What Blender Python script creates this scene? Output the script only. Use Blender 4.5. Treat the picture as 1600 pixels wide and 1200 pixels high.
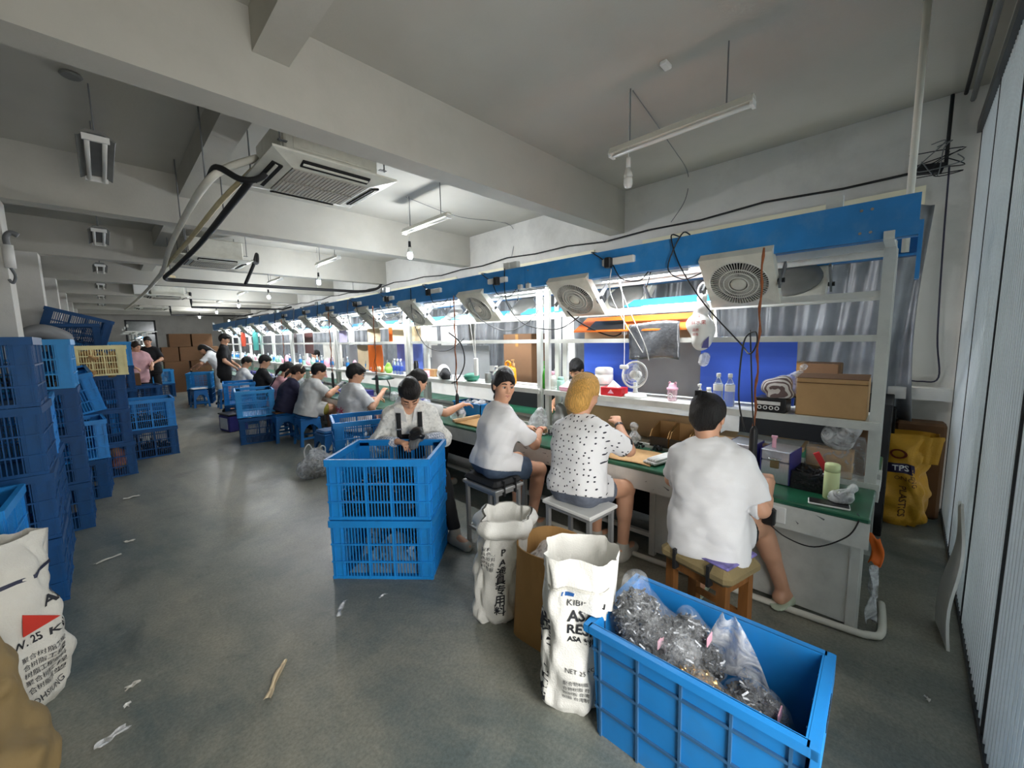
import bpy, bmesh, math, random
import numpy as np
from mathutils import Vector, Matrix, Euler, noise as mnoise
R = math.radians
random.seed(7)
scene = bpy.context.scene
for o in list(bpy.data.objects): bpy.data.objects.remove(o)
COL = scene.collection
# ---------------- camera: world X = across the hall, Y = along the benches, Z up
CAM_H = 1.55
cd = bpy.data.cameras.new('camera'); cam = bpy.data.objects.new('camera', cd); COL.objects.link(cam)
cd.sensor_width = 36.0; cd.lens = 626.0/1600.0*36.0; cd.clip_start = 0.02; cd.clip_end = 200
_r = Vector((0.7010, -0.7130, -0.0180)).normalized(); _b = Vector((-0.7070, -0.6980, 0.1140))
_u = _b.cross(_r).normalized(); _b = _r.cross(_u)
cam.matrix_world = Matrix(((_r.x,_u.x,_b.x,0),(_r.y,_u.y,_b.y,0),(_r.z,_u.z,_b.z,CAM_H),(0,0,0,1)))
scene.camera = cam
# ---------------- world, exposure
w = bpy.data.worlds.new('world'); scene.world = w; w.use_nodes = True
bg = w.node_tree.nodes['Background']; bg.inputs[0].default_value = (1.0, 0.985, 0.96, 1); bg.inputs[1].default_value = 1.6
vs = scene.view_settings
vs.view_transform = 'Standard'; vs.look = 'None'; vs.gamma = 1.0; vs.use_curve_mapping = False; vs.exposure = 1.28
def area(name, loc, sx, sy, power, col=(1,1,1), rot=(0,0,0)):
    l = bpy.data.lights.new(name, 'AREA'); l.shape = 'RECTANGLE'; l.size = sx; l.size_y = sy
    l.energy = power; l.color = col
    o = bpy.data.objects.new(name, l); COL.objects.link(o); o.location = loc; o.rotation_euler = rot
    return o
# daylight through the open doorway behind the photographer
area('doorway_daylight',(.75,-1.02,1.2),1.1,2.2,31,(1.0,.985,.95),(R(68),0,R(-38)))
# ---------------- helpers
def srgb(c):
    if isinstance(c, str): c = tuple(int(c[i:i+2],16)/255 for i in (0,2,4))
    return tuple((x/12.92 if x <= .04045 else ((x+.055)/1.055)**2.4) for x in c)
MATS = {}
def mat(name, col, rough=.6, metal=0.0, var=.12, scale=7.0, bump=0.0, bscale=60.0, emit=0.0, spec=.5, trans=0.0, alpha=1.0, dirt=None, dscale=2.5, damt=.5, stretch=None, coat=0.0, rvar=0.0):
    """procedural material: base colour varied by noise, optional dirt patches, optional bump"""
    m = bpy.data.materials.new(name); m.use_nodes = True; nt = m.node_tree; n = nt.nodes; L = nt.links
    b = n['Principled BSDF']; c = srgb(col)
    tc = n.new('ShaderNodeTexCoord'); mp = n.new('ShaderNodeMapping'); L.new(tc.outputs['Object'], mp.inputs[0])
    if stretch: mp.inputs['Scale'].default_value = stretch
    nz = n.new('ShaderNodeTexNoise'); nz.inputs['Scale'].default_value = scale; nz.inputs['Detail'].default_value = 6
    L.new(mp.outputs[0], nz.inputs['Vector'])
    rp = n.new('ShaderNodeValToRGB'); e = rp.color_ramp.elements
    e[0].position = .3; e[1].position = .7
    e[0].color = tuple(max(0,x*(1-var)) for x in c)+(1,); e[1].color = tuple(min(1,x*(1+var)) for x in c)+(1,)
    L.new(nz.outputs[0], rp.inputs[0]); out = rp.outputs[0]
    if dirt:
        dz = n.new('ShaderNodeTexNoise'); dz.inputs['Scale'].default_value = dscale; dz.inputs['Detail'].default_value = 8; dz.inputs['Roughness'].default_value = .65
        L.new(mp.outputs[0], dz.inputs['Vector'])
        dr = n.new('ShaderNodeValToRGB'); dr.color_ramp.elements[0].position = .48; dr.color_ramp.elements[1].position = .72
        dr.color_ramp.elements[1].color = (damt,damt,damt,1); L.new(dz.outputs[0], dr.inputs[0])
        mx = n.new('ShaderNodeMixRGB'); L.new(dr.outputs[0], mx.inputs[0]); L.new(out, mx.inputs[1]); mx.inputs[2].default_value = srgb(dirt)+(1,)
        out = mx.outputs[0]
    L.new(out, b.inputs['Base Color'])
    b.inputs['Roughness'].default_value = rough; b.inputs['Metallic'].default_value = metal
    if rvar:
        mr = n.new('ShaderNodeMapRange'); mr.inputs[3].default_value = rough-rvar; mr.inputs[4].default_value = rough+rvar
        L.new(nz.outputs[0], mr.inputs[0]); L.new(mr.outputs[0], b.inputs['Roughness'])
    b.inputs['Specular IOR Level'].default_value = spec; b.inputs['Alpha'].default_value = alpha
    b.inputs['Transmission Weight'].default_value = trans; b.inputs['Coat Weight'].default_value = coat
    if emit:
        b.inputs['Emission Color'].default_value = c+(1,); b.inputs['Emission Strength'].default_value = emit
    if bump:
        bz = n.new('ShaderNodeTexNoise'); bz.inputs['Scale'].default_value = bscale; bz.inputs['Detail'].default_value = 4
        L.new(mp.outputs[0], bz.inputs['Vector'])
        bp = n.new('ShaderNodeBump'); bp.inputs['Strength'].default_value = bump; bp.inputs['Distance'].default_value = .01
        L.new(bz.outputs[0], bp.inputs['Height']); L.new(bp.outputs[0], b.inputs['Normal'])
    MATS[name] = m
    return m
def film(name, col, dens=.22, rough=.12, scale=14):
    """thin wrinkled plastic film: mostly see-through, glossy, milky along wrinkles"""
    m = bpy.data.materials.new(name); m.use_nodes = True; nt = m.node_tree; n = nt.nodes; L = nt.links
    b = n['Principled BSDF']; o = n['Material Output']; b.inputs['Base Color'].default_value = srgb(col)+(1,); b.inputs['Roughness'].default_value = rough
    tr = n.new('ShaderNodeBsdfTransparent'); mx = n.new('ShaderNodeMixShader')
    tc = n.new('ShaderNodeTexCoord'); nz = n.new('ShaderNodeTexNoise'); nz.inputs['Scale'].default_value = scale; nz.inputs['Detail'].default_value = 5; nz.inputs['Distortion'].default_value = 1.5
    L.new(tc.outputs['Object'], nz.inputs['Vector'])
    mr = n.new('ShaderNodeMapRange'); mr.inputs[1].default_value = .35; mr.inputs[2].default_value = .75; mr.inputs[3].default_value = dens*.4; mr.inputs[4].default_value = min(1,dens*2.2)
    L.new(nz.outputs[0], mr.inputs[0]); L.new(mr.outputs[0], mx.inputs[0]); L.new(tr.outputs[0], mx.inputs[1]); L.new(b.outputs[0], mx.inputs[2]); L.new(mx.outputs[0], o.inputs[0])
    bp = n.new('ShaderNodeBump'); bp.inputs['Strength'].default_value = .6; bp.inputs['Distance'].default_value = .02; L.new(nz.outputs[0], bp.inputs['Height']); L.new(bp.outputs[0], b.inputs['Normal'])
    MATS[name] = m
    return m
class MB:
    """collects shapes into one mesh; slot = material index of the faces added"""
    def __init__(s): s.v = []; s.f = []; s.m = []; s.slot = 0
    def raw(s, vs, fs, M=None):
        k = len(s.v)
        s.v += [tuple(M @ Vector(p)) for p in vs] if M is not None else [tuple(p) for p in vs]
        s.f += [tuple(i+k for i in q) for q in fs]; s.m += [s.slot]*len(fs); return s
    def box(s, c, d, M=None, taper=1.0):
        x,y,z = c; a,b,h = d[0]/2, d[1]/2, d[2]/2; t = taper
        vs = [(x-a,y-b,z-h),(x+a,y-b,z-h),(x+a,y+b,z-h),(x-a,y+b,z-h),(x-a*t,y-b*t,z+h),(x+a*t,y-b*t,z+h),(x+a*t,y+b*t,z+h),(x-a*t,y+b*t,z+h)]
        return s.raw(vs, [(3,2,1,0),(4,5,6,7),(0,1,5,4),(1,2,6,5),(2,3,7,6),(3,0,4,7)], M)
    def b2(s, lo, hi, M=None):
        return s.box([(lo[i]+hi[i])/2 for i in range(3)], [hi[i]-lo[i] for i in range(3)], M)
    def rbox(s, c, d, r=.01, M=None, taper=1.0):
        """box with chamfered vertical and horizontal edges"""
        a,b,h = d[0]/2, d[1]/2, d[2]/2; r = min(r, a*.95, b*.95, h*.95)
        def ring(z, i, t): 
            A,B = (a-i)*t, (b-i)*t; q = r*.999 if i == 0 else r*.5
            A0,B0 = A, B
            return [(c[0]+x, c[1]+y, c[2]+z) for x,y in ((A0,-B0+q),(A0,B0-q),(A0-q,B0),(-A0+q,B0),(-A0,B0-q),(-A0,-B0+q),(-A0+q,-B0),(A0-q,-B0))]
        rings = [ring(-h, r, 1), ring(-h+r, 0, 1), ring(h-r, 0, taper), ring(h, r, taper)]
        vs = sum(rings, []); fs = []
        for k in range(3):
            for i in range(8): j = (i+1)%8; fs.append((k*8+i, k*8+j, k*8+8+j, k*8+8+i))
        fs.append(tuple(range(7,-1,-1))); fs.append(tuple(range(24,32)))
        return s.raw(vs, fs, M)
    def cyl(s, p0, p1, r0, r1=None, n=10, caps=True):
        return s.tube([p0,p1], [r0, r0 if r1 is None else r1], n, caps)
    def tube(s, pts, r, n=6, caps=True, closed=False):
        P = [Vector(p) for p in pts]; rs = r if isinstance(r,(list,tuple)) else [r]*len(P); k = len(P)
        vs = []; prev = None
        for i,p in enumerate(P):
            if closed: t = (P[(i+1)%k]-P[i-1])
            else: t = P[min(i+1,k-1)]-P[max(i-1,0)]
            t = t.normalized() if t.length > 1e-9 else Vector((0,0,1))
            if prev is None:
                a = Vector((0,0,1)) if abs(t.z) < .9 else Vector((1,0,0)); u = t.cross(a).normalized()
            else:
                u = prev - t*prev.dot(t); u = u.normalized() if u.length > 1e-6 else t.orthogonal().normalized()
            prev = u; w_ = t.cross(u)
            for j in range(n):
                a = 2*math.pi*j/n; vs.append(p + (u*math.cos(a)+w_*math.sin(a))*rs[i])
        fs = []
        for i in range(k if closed else k-1):
            i2 = (i+1)%k
            for j in range(n): j2 = (j+1)%n; fs.append((i*n+j, i*n+j2, i2*n+j2, i2*n+j))
        if caps and not closed: fs.append(tuple(range(n-1,-1,-1))); fs.append(tuple(range((k-1)*n, k*n)))
        return s.raw(vs, fs)
    def lathe(s, prof, n=16, c=(0,0,0), M=None, sx=1, sy=1):
        vs = []; k = len(prof)
        for r,z in prof:
            for j in range(n): a = 2*math.pi*j/n; vs.append((c[0]+r*sx*math.cos(a), c[1]+r*sy*math.sin(a), c[2]+z))
        fs = []
        for i in range(k-1):
            for j in range(n): j2 = (j+1)%n; fs.append((i*n+j, i*n+j2, (i+1)*n+j2, (i+1)*n+j))
        fs.append(tuple(range(n-1,-1,-1))); fs.append(tuple(range((k-1)*n, k*n)))
        return s.raw(vs, fs, M)
    def torus(s, c, Rr, r, n=28, m=6, M=None):
        vs=[]; fs=[]
        for i in range(n):
            a=2*math.pi*i/n
            for j in range(m):
                b=2*math.pi*j/m; q=Rr+r*math.cos(b); vs.append((c[0]+q*math.cos(a), c[1]+q*math.sin(a), c[2]+r*math.sin(b)))
        for i in range(n):
            for j in range(m): fs.append((i*m+j, ((i+1)%n)*m+j, ((i+1)%n)*m+(j+1)%m, i*m+(j+1)%m))
        return s.raw(vs, fs, M)
    def prism(s, poly, z0, z1, M=None):
        n=len(poly); vs=[(x,y,z0) for x,y in poly]+[(x,y,z1) for x,y in poly]
        fs=[tuple(range(n-1,-1,-1)), tuple(range(n,2*n))]+[(i,(i+1)%n,n+(i+1)%n,n+i) for i in range(n)]
        return s.raw(vs, fs, M)
    def sheet(s, fn, nu, nv, thick=0.0):
        """grid surface fn(u,v)->point, optional thickness along normal"""
        P=[[Vector(fn(i/nu,j/nv)) for j in range(nv+1)] for i in range(nu+1)]
        vs=[p for row in P for p in row]; W=nv+1
        fs=[(i*W+j,(i+1)*W+j,(i+1)*W+j+1,i*W+j+1) for i in range(nu) for j in range(nv)]
        if thick:
            N=len(vs); off=[]
            for i in range(nu+1):
                for j in range(nv+1):
                    a=P[min(i+1,nu)][j]-P[max(i-1,0)][j]; b=P[i][min(j+1,nv)]-P[i][max(j-1,0)]
                    nn=a.cross(b); nn=nn.normalized() if nn.length>1e-9 else Vector((0,0,1)); off.append(P[i][j]-nn*thick)
            vs=vs+off; fs=fs+[tuple(N+q for q in reversed(f)) for f in fs]
            edge=[i*W for i in range(nu+1)]; 
            loop=[(i*W) for i in range(nu+1)]+[nu*W+j for j in range(1,nv+1)]+[i*W+nv for i in range(nu-1,-1,-1)]+[j for j in range(nv-1,0,-1)]
            for q in range(len(loop)): a=loop[q]; b=loop[(q+1)%len(loop)]; fs.append((b,a,N+a,N+b))
        return s.raw(vs, fs)
    def mesh(s, name, mats, smooth=False):
        me = bpy.data.meshes.new(name); me.from_pydata(s.v, [], s.f)
        for m in (mats if isinstance(mats,(list,tuple)) else [mats]): me.materials.append(m)
        me.polygons.foreach_set('material_index', s.m)
        if smooth: me.polygons.foreach_set('use_smooth', [True]*len(s.f))
        me.update(); return me
def link(name, me, parent=None, loc=None, rot=None):
    o = bpy.data.objects.new(name, me); COL.objects.link(o)
    if parent is not None: o.parent = parent
    if loc is not None: o.location = loc
    if rot is not None: o.rotation_euler = rot
    return o
def part(name, mb, mats, parent=None, smooth=False, loc=None, rot=None):
    return link(name, mb.mesh(name, mats, smooth), parent, loc, rot)
def tag(o, label=None, cat=None, group=None, kind=None):
    if label: o['label'] = label
    if cat: o['category'] = cat
    if group: o['group'] = group
    if kind: o['kind'] = kind
    return o
def thing(name, label, cat, loc=(0,0,0), rz=0.0, group=None):
    o = bpy.data.objects.new(name, None); COL.objects.link(o); o.location = loc; o.rotation_euler = (0,0,rz)
    o.empty_display_size = .05
    return tag(o, label, cat, group)
def struct(name, mb, mats, smooth=False):
    return tag(part(name, mb, mats, smooth=smooth), kind='structure')
def dup(o, loc=None, rz=None, label=None, group=None, parent=None):
    c = o.copy(); COL.objects.link(c); c.parent = parent
    for ch in o.children: dup(ch, parent=c)
    if loc is not None: c.location = loc
    if rz is not None: c.rotation_euler = (0,0,rz)
    if label: c['label'] = label
    if group: c['group'] = group
    return c
def sag(a, b, drop, n=10):
    a=Vector(a); b=Vector(b)
    return [a.lerp(b,i/n)+Vector((0,0,-drop*4*(i/n)*(1-i/n))) for i in range(n+1)]
def curve(pts, per=6):
    """Catmull-Rom through points"""
    P=[Vector(p) for p in pts]; out=[]
    for i in range(len(P)-1):
        p0=P[max(i-1,0)]; p1=P[i]; p2=P[i+1]; p3=P[min(i+2,len(P)-1)]
        for k in range(per):
            t=k/per; out.append(.5*((2*p1)+(p2-p0)*t+(2*p0-5*p1+4*p2-p3)*t*t+(-p0+3*p1-3*p2+p3)*t**3))
    return out+[P[-1]]
_tcache={}
def text_geo(txt, size, bold=0.0):
    """flat text triangles (centred) from the built-in font: (verts, faces)"""
    cu = bpy.data.curves.new('t','FONT'); cu.body=txt; cu.size=size; cu.align_x='CENTER'; cu.align_y='CENTER'; cu.offset=bold; cu.resolution_u=2
    ob = bpy.data.objects.new('t',cu); COL.objects.link(ob); bpy.context.view_layer.update()
    dg = bpy.context.evaluated_depsgraph_get(); me = bpy.data.meshes.new_from_object(ob.evaluated_get(dg))
    v=[tuple(p.co) for p in me.vertices]; f=[tuple(p.vertices) for p in me.polygons]
    bpy.data.objects.remove(ob); bpy.data.curves.remove(cu); bpy.data.meshes.remove(me)
    return v,f
def put_text(mb, txt, size, fn, bold=0.0):
    """add text to mb with every vertex sent through fn(u, v) -> world point"""
    v,f=text_geo(txt,size,bold); mb.raw([fn(p[0],p[1]) for p in v], f); return mb
# ---------------- materials
m_wall = mat('wall_plaster','dad8d1',.85,var=.05,scale=2.2,bump=.12,bscale=80,dirt='8d8a82',dscale=1.3,damt=.35)
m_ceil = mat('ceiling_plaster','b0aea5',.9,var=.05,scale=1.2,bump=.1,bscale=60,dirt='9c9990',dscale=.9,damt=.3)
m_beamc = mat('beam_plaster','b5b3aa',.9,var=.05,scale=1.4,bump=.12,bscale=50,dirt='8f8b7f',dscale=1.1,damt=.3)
m_cream = mat('cream_frame','f2eccf',.5,var=.03)
m_blackframe = mat('black_window_frame','2a2b2e',.5)
m_steel = mat('powder_coat_grey_white','d6d8d2',.45,var=.05,scale=9,dirt='9a9c96',dscale=5,damt=.35)
m_green = mat('green_bench_mat','1f5c41',.32,var=.12,scale=10,dirt='173f30',dscale=6,damt=.6,coat=.25)
m_blueb = mat('blue_painted_beam','2c86cc',.35,var=.12,scale=5,dirt='6fa3cf',dscale=9,damt=.35)
m_blue = mat('blue_crate_plastic','1f88d4',.45,spec=.3,var=.12,scale=3,dirt='2a5f93',dscale=6,damt=.5)
m_blue2 = mat('shaded_blue_crate_plastic','0e4a80',.5,spec=.25,var=.14,scale=3,dirt='1c3a56',dscale=6,damt=.5)  # dirtier crate blue, with the shade of the dim stacks put into the colour
m_blue3 = mat('light_blue_crate_plastic','2f94d4',.45,spec=.3,var=.1,scale=3,dirt='2f77b4',dscale=6,damt=.4)
m_stool = mat('blue_stool_plastic','2873b8',.35,var=.08,scale=4)
m_tote = mat('blue_tote_plastic','2382cc',.36,spec=.4,var=.08,scale=4,dirt='3d78aa',dscale=5,damt=.5)
m_toterib = mat('dusty_rib','2f5d86',.6)
m_yellowcrate = mat('pale_yellow_plastic','e3d79a',.45,var=.08,dirt='a89c68',damt=.4)
m_white = mat('white_plastic','e8e8e4',.4,var=.04)
m_offwhite = mat('aged_white_plastic','d9d8cc',.45,var=.06,dirt='a8a597',dscale=4,damt=.5)
m_grille = mat('grille_plastic','cfcfc8',.45,var=.05)
m_black = mat('black_plastic','17181a',.4,var=.15)
m_blackm = mat('black_rubber','1c1d1f',.7,var=.15)
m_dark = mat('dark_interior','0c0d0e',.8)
m_grey = mat('grey_plastic','6f7274',.5)
m_greyd = mat('fan_back_grey','7d7e7b',.45,metal=.3,var=.12)
m_chrome = mat('bright_metal','c8cacc',.22,metal=1.0,var=.1)
m_alu = mat('brushed_aluminium','c9ccd4',.3,metal=.75,var=.08,scale=30,stretch=(1,12,1))
m_purple = mat('indigo_plastic','3c3a86',.45)
m_card = mat('brown_cardboard','a9824f',.8,var=.07,scale=5,dirt='8d6a3e',dscale=3,damt=.5)
m_cardd = mat('dark_cardboard','6b4c31',.85,var=.08,scale=4,dirt='553b26',damt=.5)
m_cardl = mat('kraft_paper','c19b6b',.85,var=.08,scale=6,dirt='8f6f45',damt=.5)
m_tape = mat('packing_tape','96703f',.25,var=.1)
m_stoolmetal = mat('stool_steel','a6a7a6',.4,metal=.35,var=.06)
m_wood = mat('stained_wood','8a5a2c',.55,var=.22,scale=6,stretch=(6,6,.6))
m_ply = mat('plywood','b99b74',.7,var=.1,scale=6)
m_khaki = mat('khaki_padding','8a7a55',.9,var=.1,scale=12,bump=.3,bscale=90)
m_orange = mat('orange_card','e8701f',.6,var=.05)
m_beige = mat('beige_board','d8c5a2',.7,var=.05)
m_blueboard = mat('blue_corrugated_board','4a74ee',.45,var=.05,scale=2)
m_greyboard = mat('grey_board','8f9193',.7,var=.06)
m_foil = mat('foil_bag','8a8d92',.22,metal=.7,var=.3,scale=10,bump=.6,bscale=25)
m_curtain = mat('silver_curtain','8b8e92',.4,metal=.25,var=.2,scale=5,bump=.25,bscale=20)
m_sack = mat('white_woven_sack','e6e5df',.6,var=.05,scale=8,bump=.25,bscale=160)
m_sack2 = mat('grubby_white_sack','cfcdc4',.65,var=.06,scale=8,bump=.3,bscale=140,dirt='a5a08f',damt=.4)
m_sackin = mat('sack_inside','d8d8d2',.7,var=.05)
m_yellow = mat('yellow_woven_sack','d6a02a',.5,var=.12,scale=7,bump=.35,bscale=90)
m_brownsack = mat('brown_paper_sack','84704a',.8,var=.12,scale=5,bump=.4,bscale=25,dirt='7d6435',damt=.5)
m_ink = mat('black_ink','22242a',.6)
m_inkblue = mat('blue_ink','2b62a8',.6)
m_red = mat('red_plastic','c9202b',.4)
m_redink = mat('red_ink','c23528',.6)
m_pink = mat('pink_plastic','eeb3c6',.4,var=.05)
m_film = film('clear_film','f0f3f6',.2)
m_film2 = film('milky_film','f2f4f6',.38,rough=.25)
m_film3 = film('heap_film','e8ecef',.10,rough=.12,scale=26)
m_frost = film('frosted_bag','eef2f8',.6,rough=.35,scale=9)
m_water = mat('clear_bottle','dfeaf5',.08,trans=.85,var=.02)
m_greenb = mat('green_bottle','4fc23a',.2,var=.06,trans=.3)
m_mint = mat('mint_plastic','a9d8c6',.35)
m_palegreen = mat('pale_green_flask','d4dfa6',.4,var=.03)
m_orangejug = mat('orange_jug','f2a01c',.35,var=.04)
m_bits = mat('metal_bits','5d6064',.3,metal=.85,var=.5,scale=60)
m_brass = mat('brass_bits','b5935a',.25,metal=.9,var=.3,scale=60)
m_blackbits = mat('black_parts','1b1d20',.35,var=.4,scale=30)
m_pipew = mat('white_lagging','e2dfd2',.6,var=.06)
m_twine = mat('brown_twine','8a4f2c',.8,var=.2,scale=40)
m_skin = mat('skin','d6a283',.5,var=.06,scale=8)
m_skin2 = mat('skin_tan','c48e6c',.5,var=.06,scale=8)
m_hair = mat('black_hair','100d0c',.38,var=.5,scale=40,stretch=(5,5,.5),bump=1.0,bscale=45,spec=.35)
m_hairbr = mat('dark_brown_hair','2c1f19',.4,var=.4,scale=40,stretch=(5,5,.5),bump=1.0,bscale=45,spec=.35)
m_blond = mat('blond_hair','d6a458',.45,var=.4,scale=34,stretch=(6,6,.4),bump=1.0,bscale=45,spec=.3)
m_lip = mat('lips','b06a62',.45)
m_eyew = mat('eye_white','e8e4de',.3,var=.02)
m_iris = mat('iris','1c130f',.2)
m_tee = mat('white_cotton','e9e9ea',.85,var=.025,bump=.12,bscale=200)
m_teeg = mat('light_grey_cotton','d2d3d2',.85,var=.03,bump=.12,bscale=200)
m_teeb = mat('black_cotton','1d1d20',.85,var=.1,bump=.12,bscale=200)
m_navy = mat('navy_cotton','2a2944',.85,var=.08,bump=.12,bscale=200)
m_pinkc = mat('pink_cotton','e2a7ac',.85,var=.05,bump=.12,bscale=200)
m_denim = mat('denim','4a5a70',.85,var=.15,scale=30,bump=.2,bscale=160)
m_denimg = mat('grey_denim','6b7280',.85,var=.15,scale=30,bump=.2,bscale=160)
m_olive = mat('mustard_cotton','8f8534',.85,var=.1)
m_blackpant = mat('black_trousers','191a1d',.85,var=.1)
m_sandal = mat('mint_sandal','bcc9b2',.55)
m_shoe = mat('grey_trainer','b8b4a8',.6,var=.1)
m_led = mat('lit_tube','f4f8ff',.4,emit=7.0,var=.0)
m_bulb = mat('lit_bulb','f4f6ff',.4,emit=45.0,var=.0)
m_bulboff = mat('bulb_off','e2e2dc',.3,var=.02)
m_bluerefl = mat('blue_reflector','4aa8e0',.35)
m_glass = film('window_glass','dfe8ea',.25,rough=.05,scale=2)
m_tealc = mat('teal_bag','5fc9c0',.5)
def floor_mat():
    m = bpy.data.materials.new('worn_floor_paint'); m.use_nodes=True; nt=m.node_tree; n=nt.nodes; L=nt.links; b=n['Principled BSDF']
    tc=n.new('ShaderNodeTexCoord')
    def nz(sc,st=(1,1,1),det=8,rough=.6,dist=0,rot=0):
        mp=n.new('ShaderNodeMapping'); mp.inputs['Scale'].default_value=st; mp.inputs['Rotation'].default_value=(0,0,rot); L.new(tc.outputs['Object'],mp.inputs[0])
        t=n.new('ShaderNodeTexNoise'); t.inputs['Scale'].default_value=sc; t.inputs['Detail'].default_value=det; t.inputs['Roughness'].default_value=rough; t.inputs['Distortion'].default_value=dist; L.new(mp.outputs[0],t.inputs['Vector']); return t.outputs[0]
    def ramp(src,p0,p1,c0,c1):
        r=n.new('ShaderNodeValToRGB'); r.color_ramp.elements[0].position=p0; r.color_ramp.elements[1].position=p1; r.color_ramp.elements[0].color=c0+(1,); r.color_ramp.elements[1].color=c1+(1,); L.new(src,r.inputs[0]); return r.outputs[0]
    def mix(f,a,c):
        x=n.new('ShaderNodeMixRGB'); L.new(f,x.inputs[0]); L.new(a,x.inputs[1])
        if isinstance(c,tuple): x.inputs[2].default_value=c+(1,)
        else: L.new(c,x.inputs[2])
        return x.outputs[0]
    base=ramp(nz(.8,det=10),.3,.7,srgb('535e5c'),srgb('687270'))
    worn=ramp(nz(.55,(1.0,.45,1),10,.68,.6,.35),.40,.58,(0,0,0),(.9,.9,.9))
    c=mix(worn,base,srgb('9a9687'))
    streak=ramp(nz(2.2,(.6,1.8,1),10,.75,1.2,.5),.52,.72,(0,0,0),(.35,.35,.35)); c=mix(streak,c,srgb('9a988a'))
    spot=ramp(nz(9,(1,1,1),6,.6),.66,.74,(0,0,0),(.6,.6,.6)); c=mix(spot,c,srgb('4a504e'))
    scr=ramp(nz(4,(1,.45,1),10,.8,2.5,.9),.58,.76,(0,0,0),(.45,.45,.45)); c=mix(scr,c,srgb('9c9a8a'))
    fine=ramp(nz(70,(1,1,1),8,.75),.35,.65,(.72,.72,.72),(1.18,1.18,1.18)); mm=n.new('ShaderNodeMixRGB'); mm.blend_type='MULTIPLY'; mm.inputs[0].default_value=1; L.new(c,mm.inputs[1]); L.new(fine,mm.inputs[2]); c=mm.outputs[0]
    dk=ramp(nz(1.6,(1,.7,1),10,.7,.8,.2),.55,.7,(0,0,0),(.55,.55,.55)); c=mix(dk,c,srgb('3f4745'))
    L.new(c,b.inputs['Base Color'])
    mr=n.new('ShaderNodeMapRange'); mr.inputs[3].default_value=.22; mr.inputs[4].default_value=.55; L.new(nz(2.0,(1,.6,1),8,.65),mr.inputs[0]); L.new(mr.outputs[0],b.inputs['Roughness'])
    bp=n.new('ShaderNodeBump'); bp.inputs['Strength'].default_value=.12; bp.inputs['Distance'].default_value=.004; L.new(nz(30,det=6),bp.inputs['Height']); L.new(bp.outputs[0],b.inputs['Normal'])
    return m
m_floor = floor_mat()
def dots_mat():
    m=mat('dotted_cotton','ebebec',.85,var=.03); nt=m.node_tree; n=nt.nodes; L=nt.links; b=n['Principled BSDF']
    tc=n.new('ShaderNodeTexCoord'); vo=n.new('ShaderNodeTexVoronoi'); vo.voronoi_dimensions='2D'; vo.inputs['Scale'].default_value=27; vo.inputs['Randomness'].default_value=.6; sx=n.new('ShaderNodeSeparateXYZ'); cx=n.new('ShaderNodeCombineXYZ'); L.new(tc.outputs['Object'],sx.inputs[0]); L.new(sx.outputs['Y'],cx.inputs['X']); L.new(sx.outputs['Z'],cx.inputs['Y']); L.new(cx.outputs[0],vo.inputs['Vector'])
    r=n.new('ShaderNodeValToRGB'); r.color_ramp.interpolation='CONSTANT'; e=r.color_ramp.elements; e[0].color=srgb('2a2c38')+(1,); e[1].position=.135; e[1].color=srgb('ebebec')+(1,)
    L.new(vo.outputs['Distance'],r.inputs[0]); L.new(r.outputs[0],b.inputs['Base Color']); return m
m_dots = dots_mat()
def plaid_mat():
    m=mat('plaid_cotton','cfd2d6',.85,var=.03); nt=m.node_tree; n=nt.nodes; L=nt.links; b=n['Principled BSDF']
    tc=n.new('ShaderNodeTexCoord'); br=n.new('ShaderNodeTexChecker'); br.inputs['Scale'].default_value=50; br.inputs[1].default_value=srgb('d8dbe2')+(1,); br.inputs[2].default_value=srgb('98a2b4')+(1,)
    L.new(tc.outputs['Object'],br.inputs[0]); L.new(br.outputs[0],b.inputs['Base Color']); return m
m_plaid = plaid_mat()
def stripe_mat(name,c1,c2,sc):
    m=mat(name,c1,.8,var=.03); nt=m.node_tree; n=nt.nodes; L=nt.links; b=n['Principled BSDF']
    tc=n.new('ShaderNodeTexCoord'); wv=n.new('ShaderNodeTexWave'); wv.inputs['Scale'].default_value=sc; wv.inputs['Distortion'].default_value=3; L.new(tc.outputs['Object'],wv.inputs[0])
    r=n.new('ShaderNodeValToRGB'); r.color_ramp.interpolation='CONSTANT'; r.color_ramp.elements[0].color=srgb(c1)+(1,); r.color_ramp.elements[1].position=.5; r.color_ramp.elements[1].color=srgb(c2)+(1,)
    L.new(wv.outputs[0],r.inputs[0]); L.new(r.outputs[0],b.inputs['Base Color']); return m
m_stripe = stripe_mat('striped_cloth','d8d2cc','6d5a58',16)
# ================= the hall
XR, XL, YB, ZC = 4.9, -3.6, 27.6, 3.4
BY = [2.73+3.13*k for k in range(8)]          # near faces of the cross beams
struct('floor', MB().b2((XL-.2,-1.25,-.1),(XR+.2,YB+.2,0)), m_floor)
struct('floor_yard', MB().b2((1.42,-5,-.12),(XR+4,-1.25,-.01)), mat('yard_concrete','a5a39c',.8,var=.1,scale=2))
struct('ceiling', MB().b2((XL-.2,-1.25,ZC),(XR+.2,YB+.2,ZC+.15)), m_ceil)
for k,y in enumerate(BY):
    struct('trim_%d'%(k+1), MB().b2((XL,y,2.88),(XR,y+.21,ZC)), m_beamc)
ys=[-1.1]+[b for b in BY]+[YB]
for k in range(len(ys)-1):
    a = ys[k]+(.21 if k else 0)
    struct('trim_%d'%(k+11), MB().b2((.74,a,3.17),(.93,ys[k+1],ZC)), m_beamc)
for k,y in enumerate(BY):
    struct('trim_%d'%(k+31), MB().b2((-1.0,y-.08,0),(-.53,y+.3,2.88)), m_wall)
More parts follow.
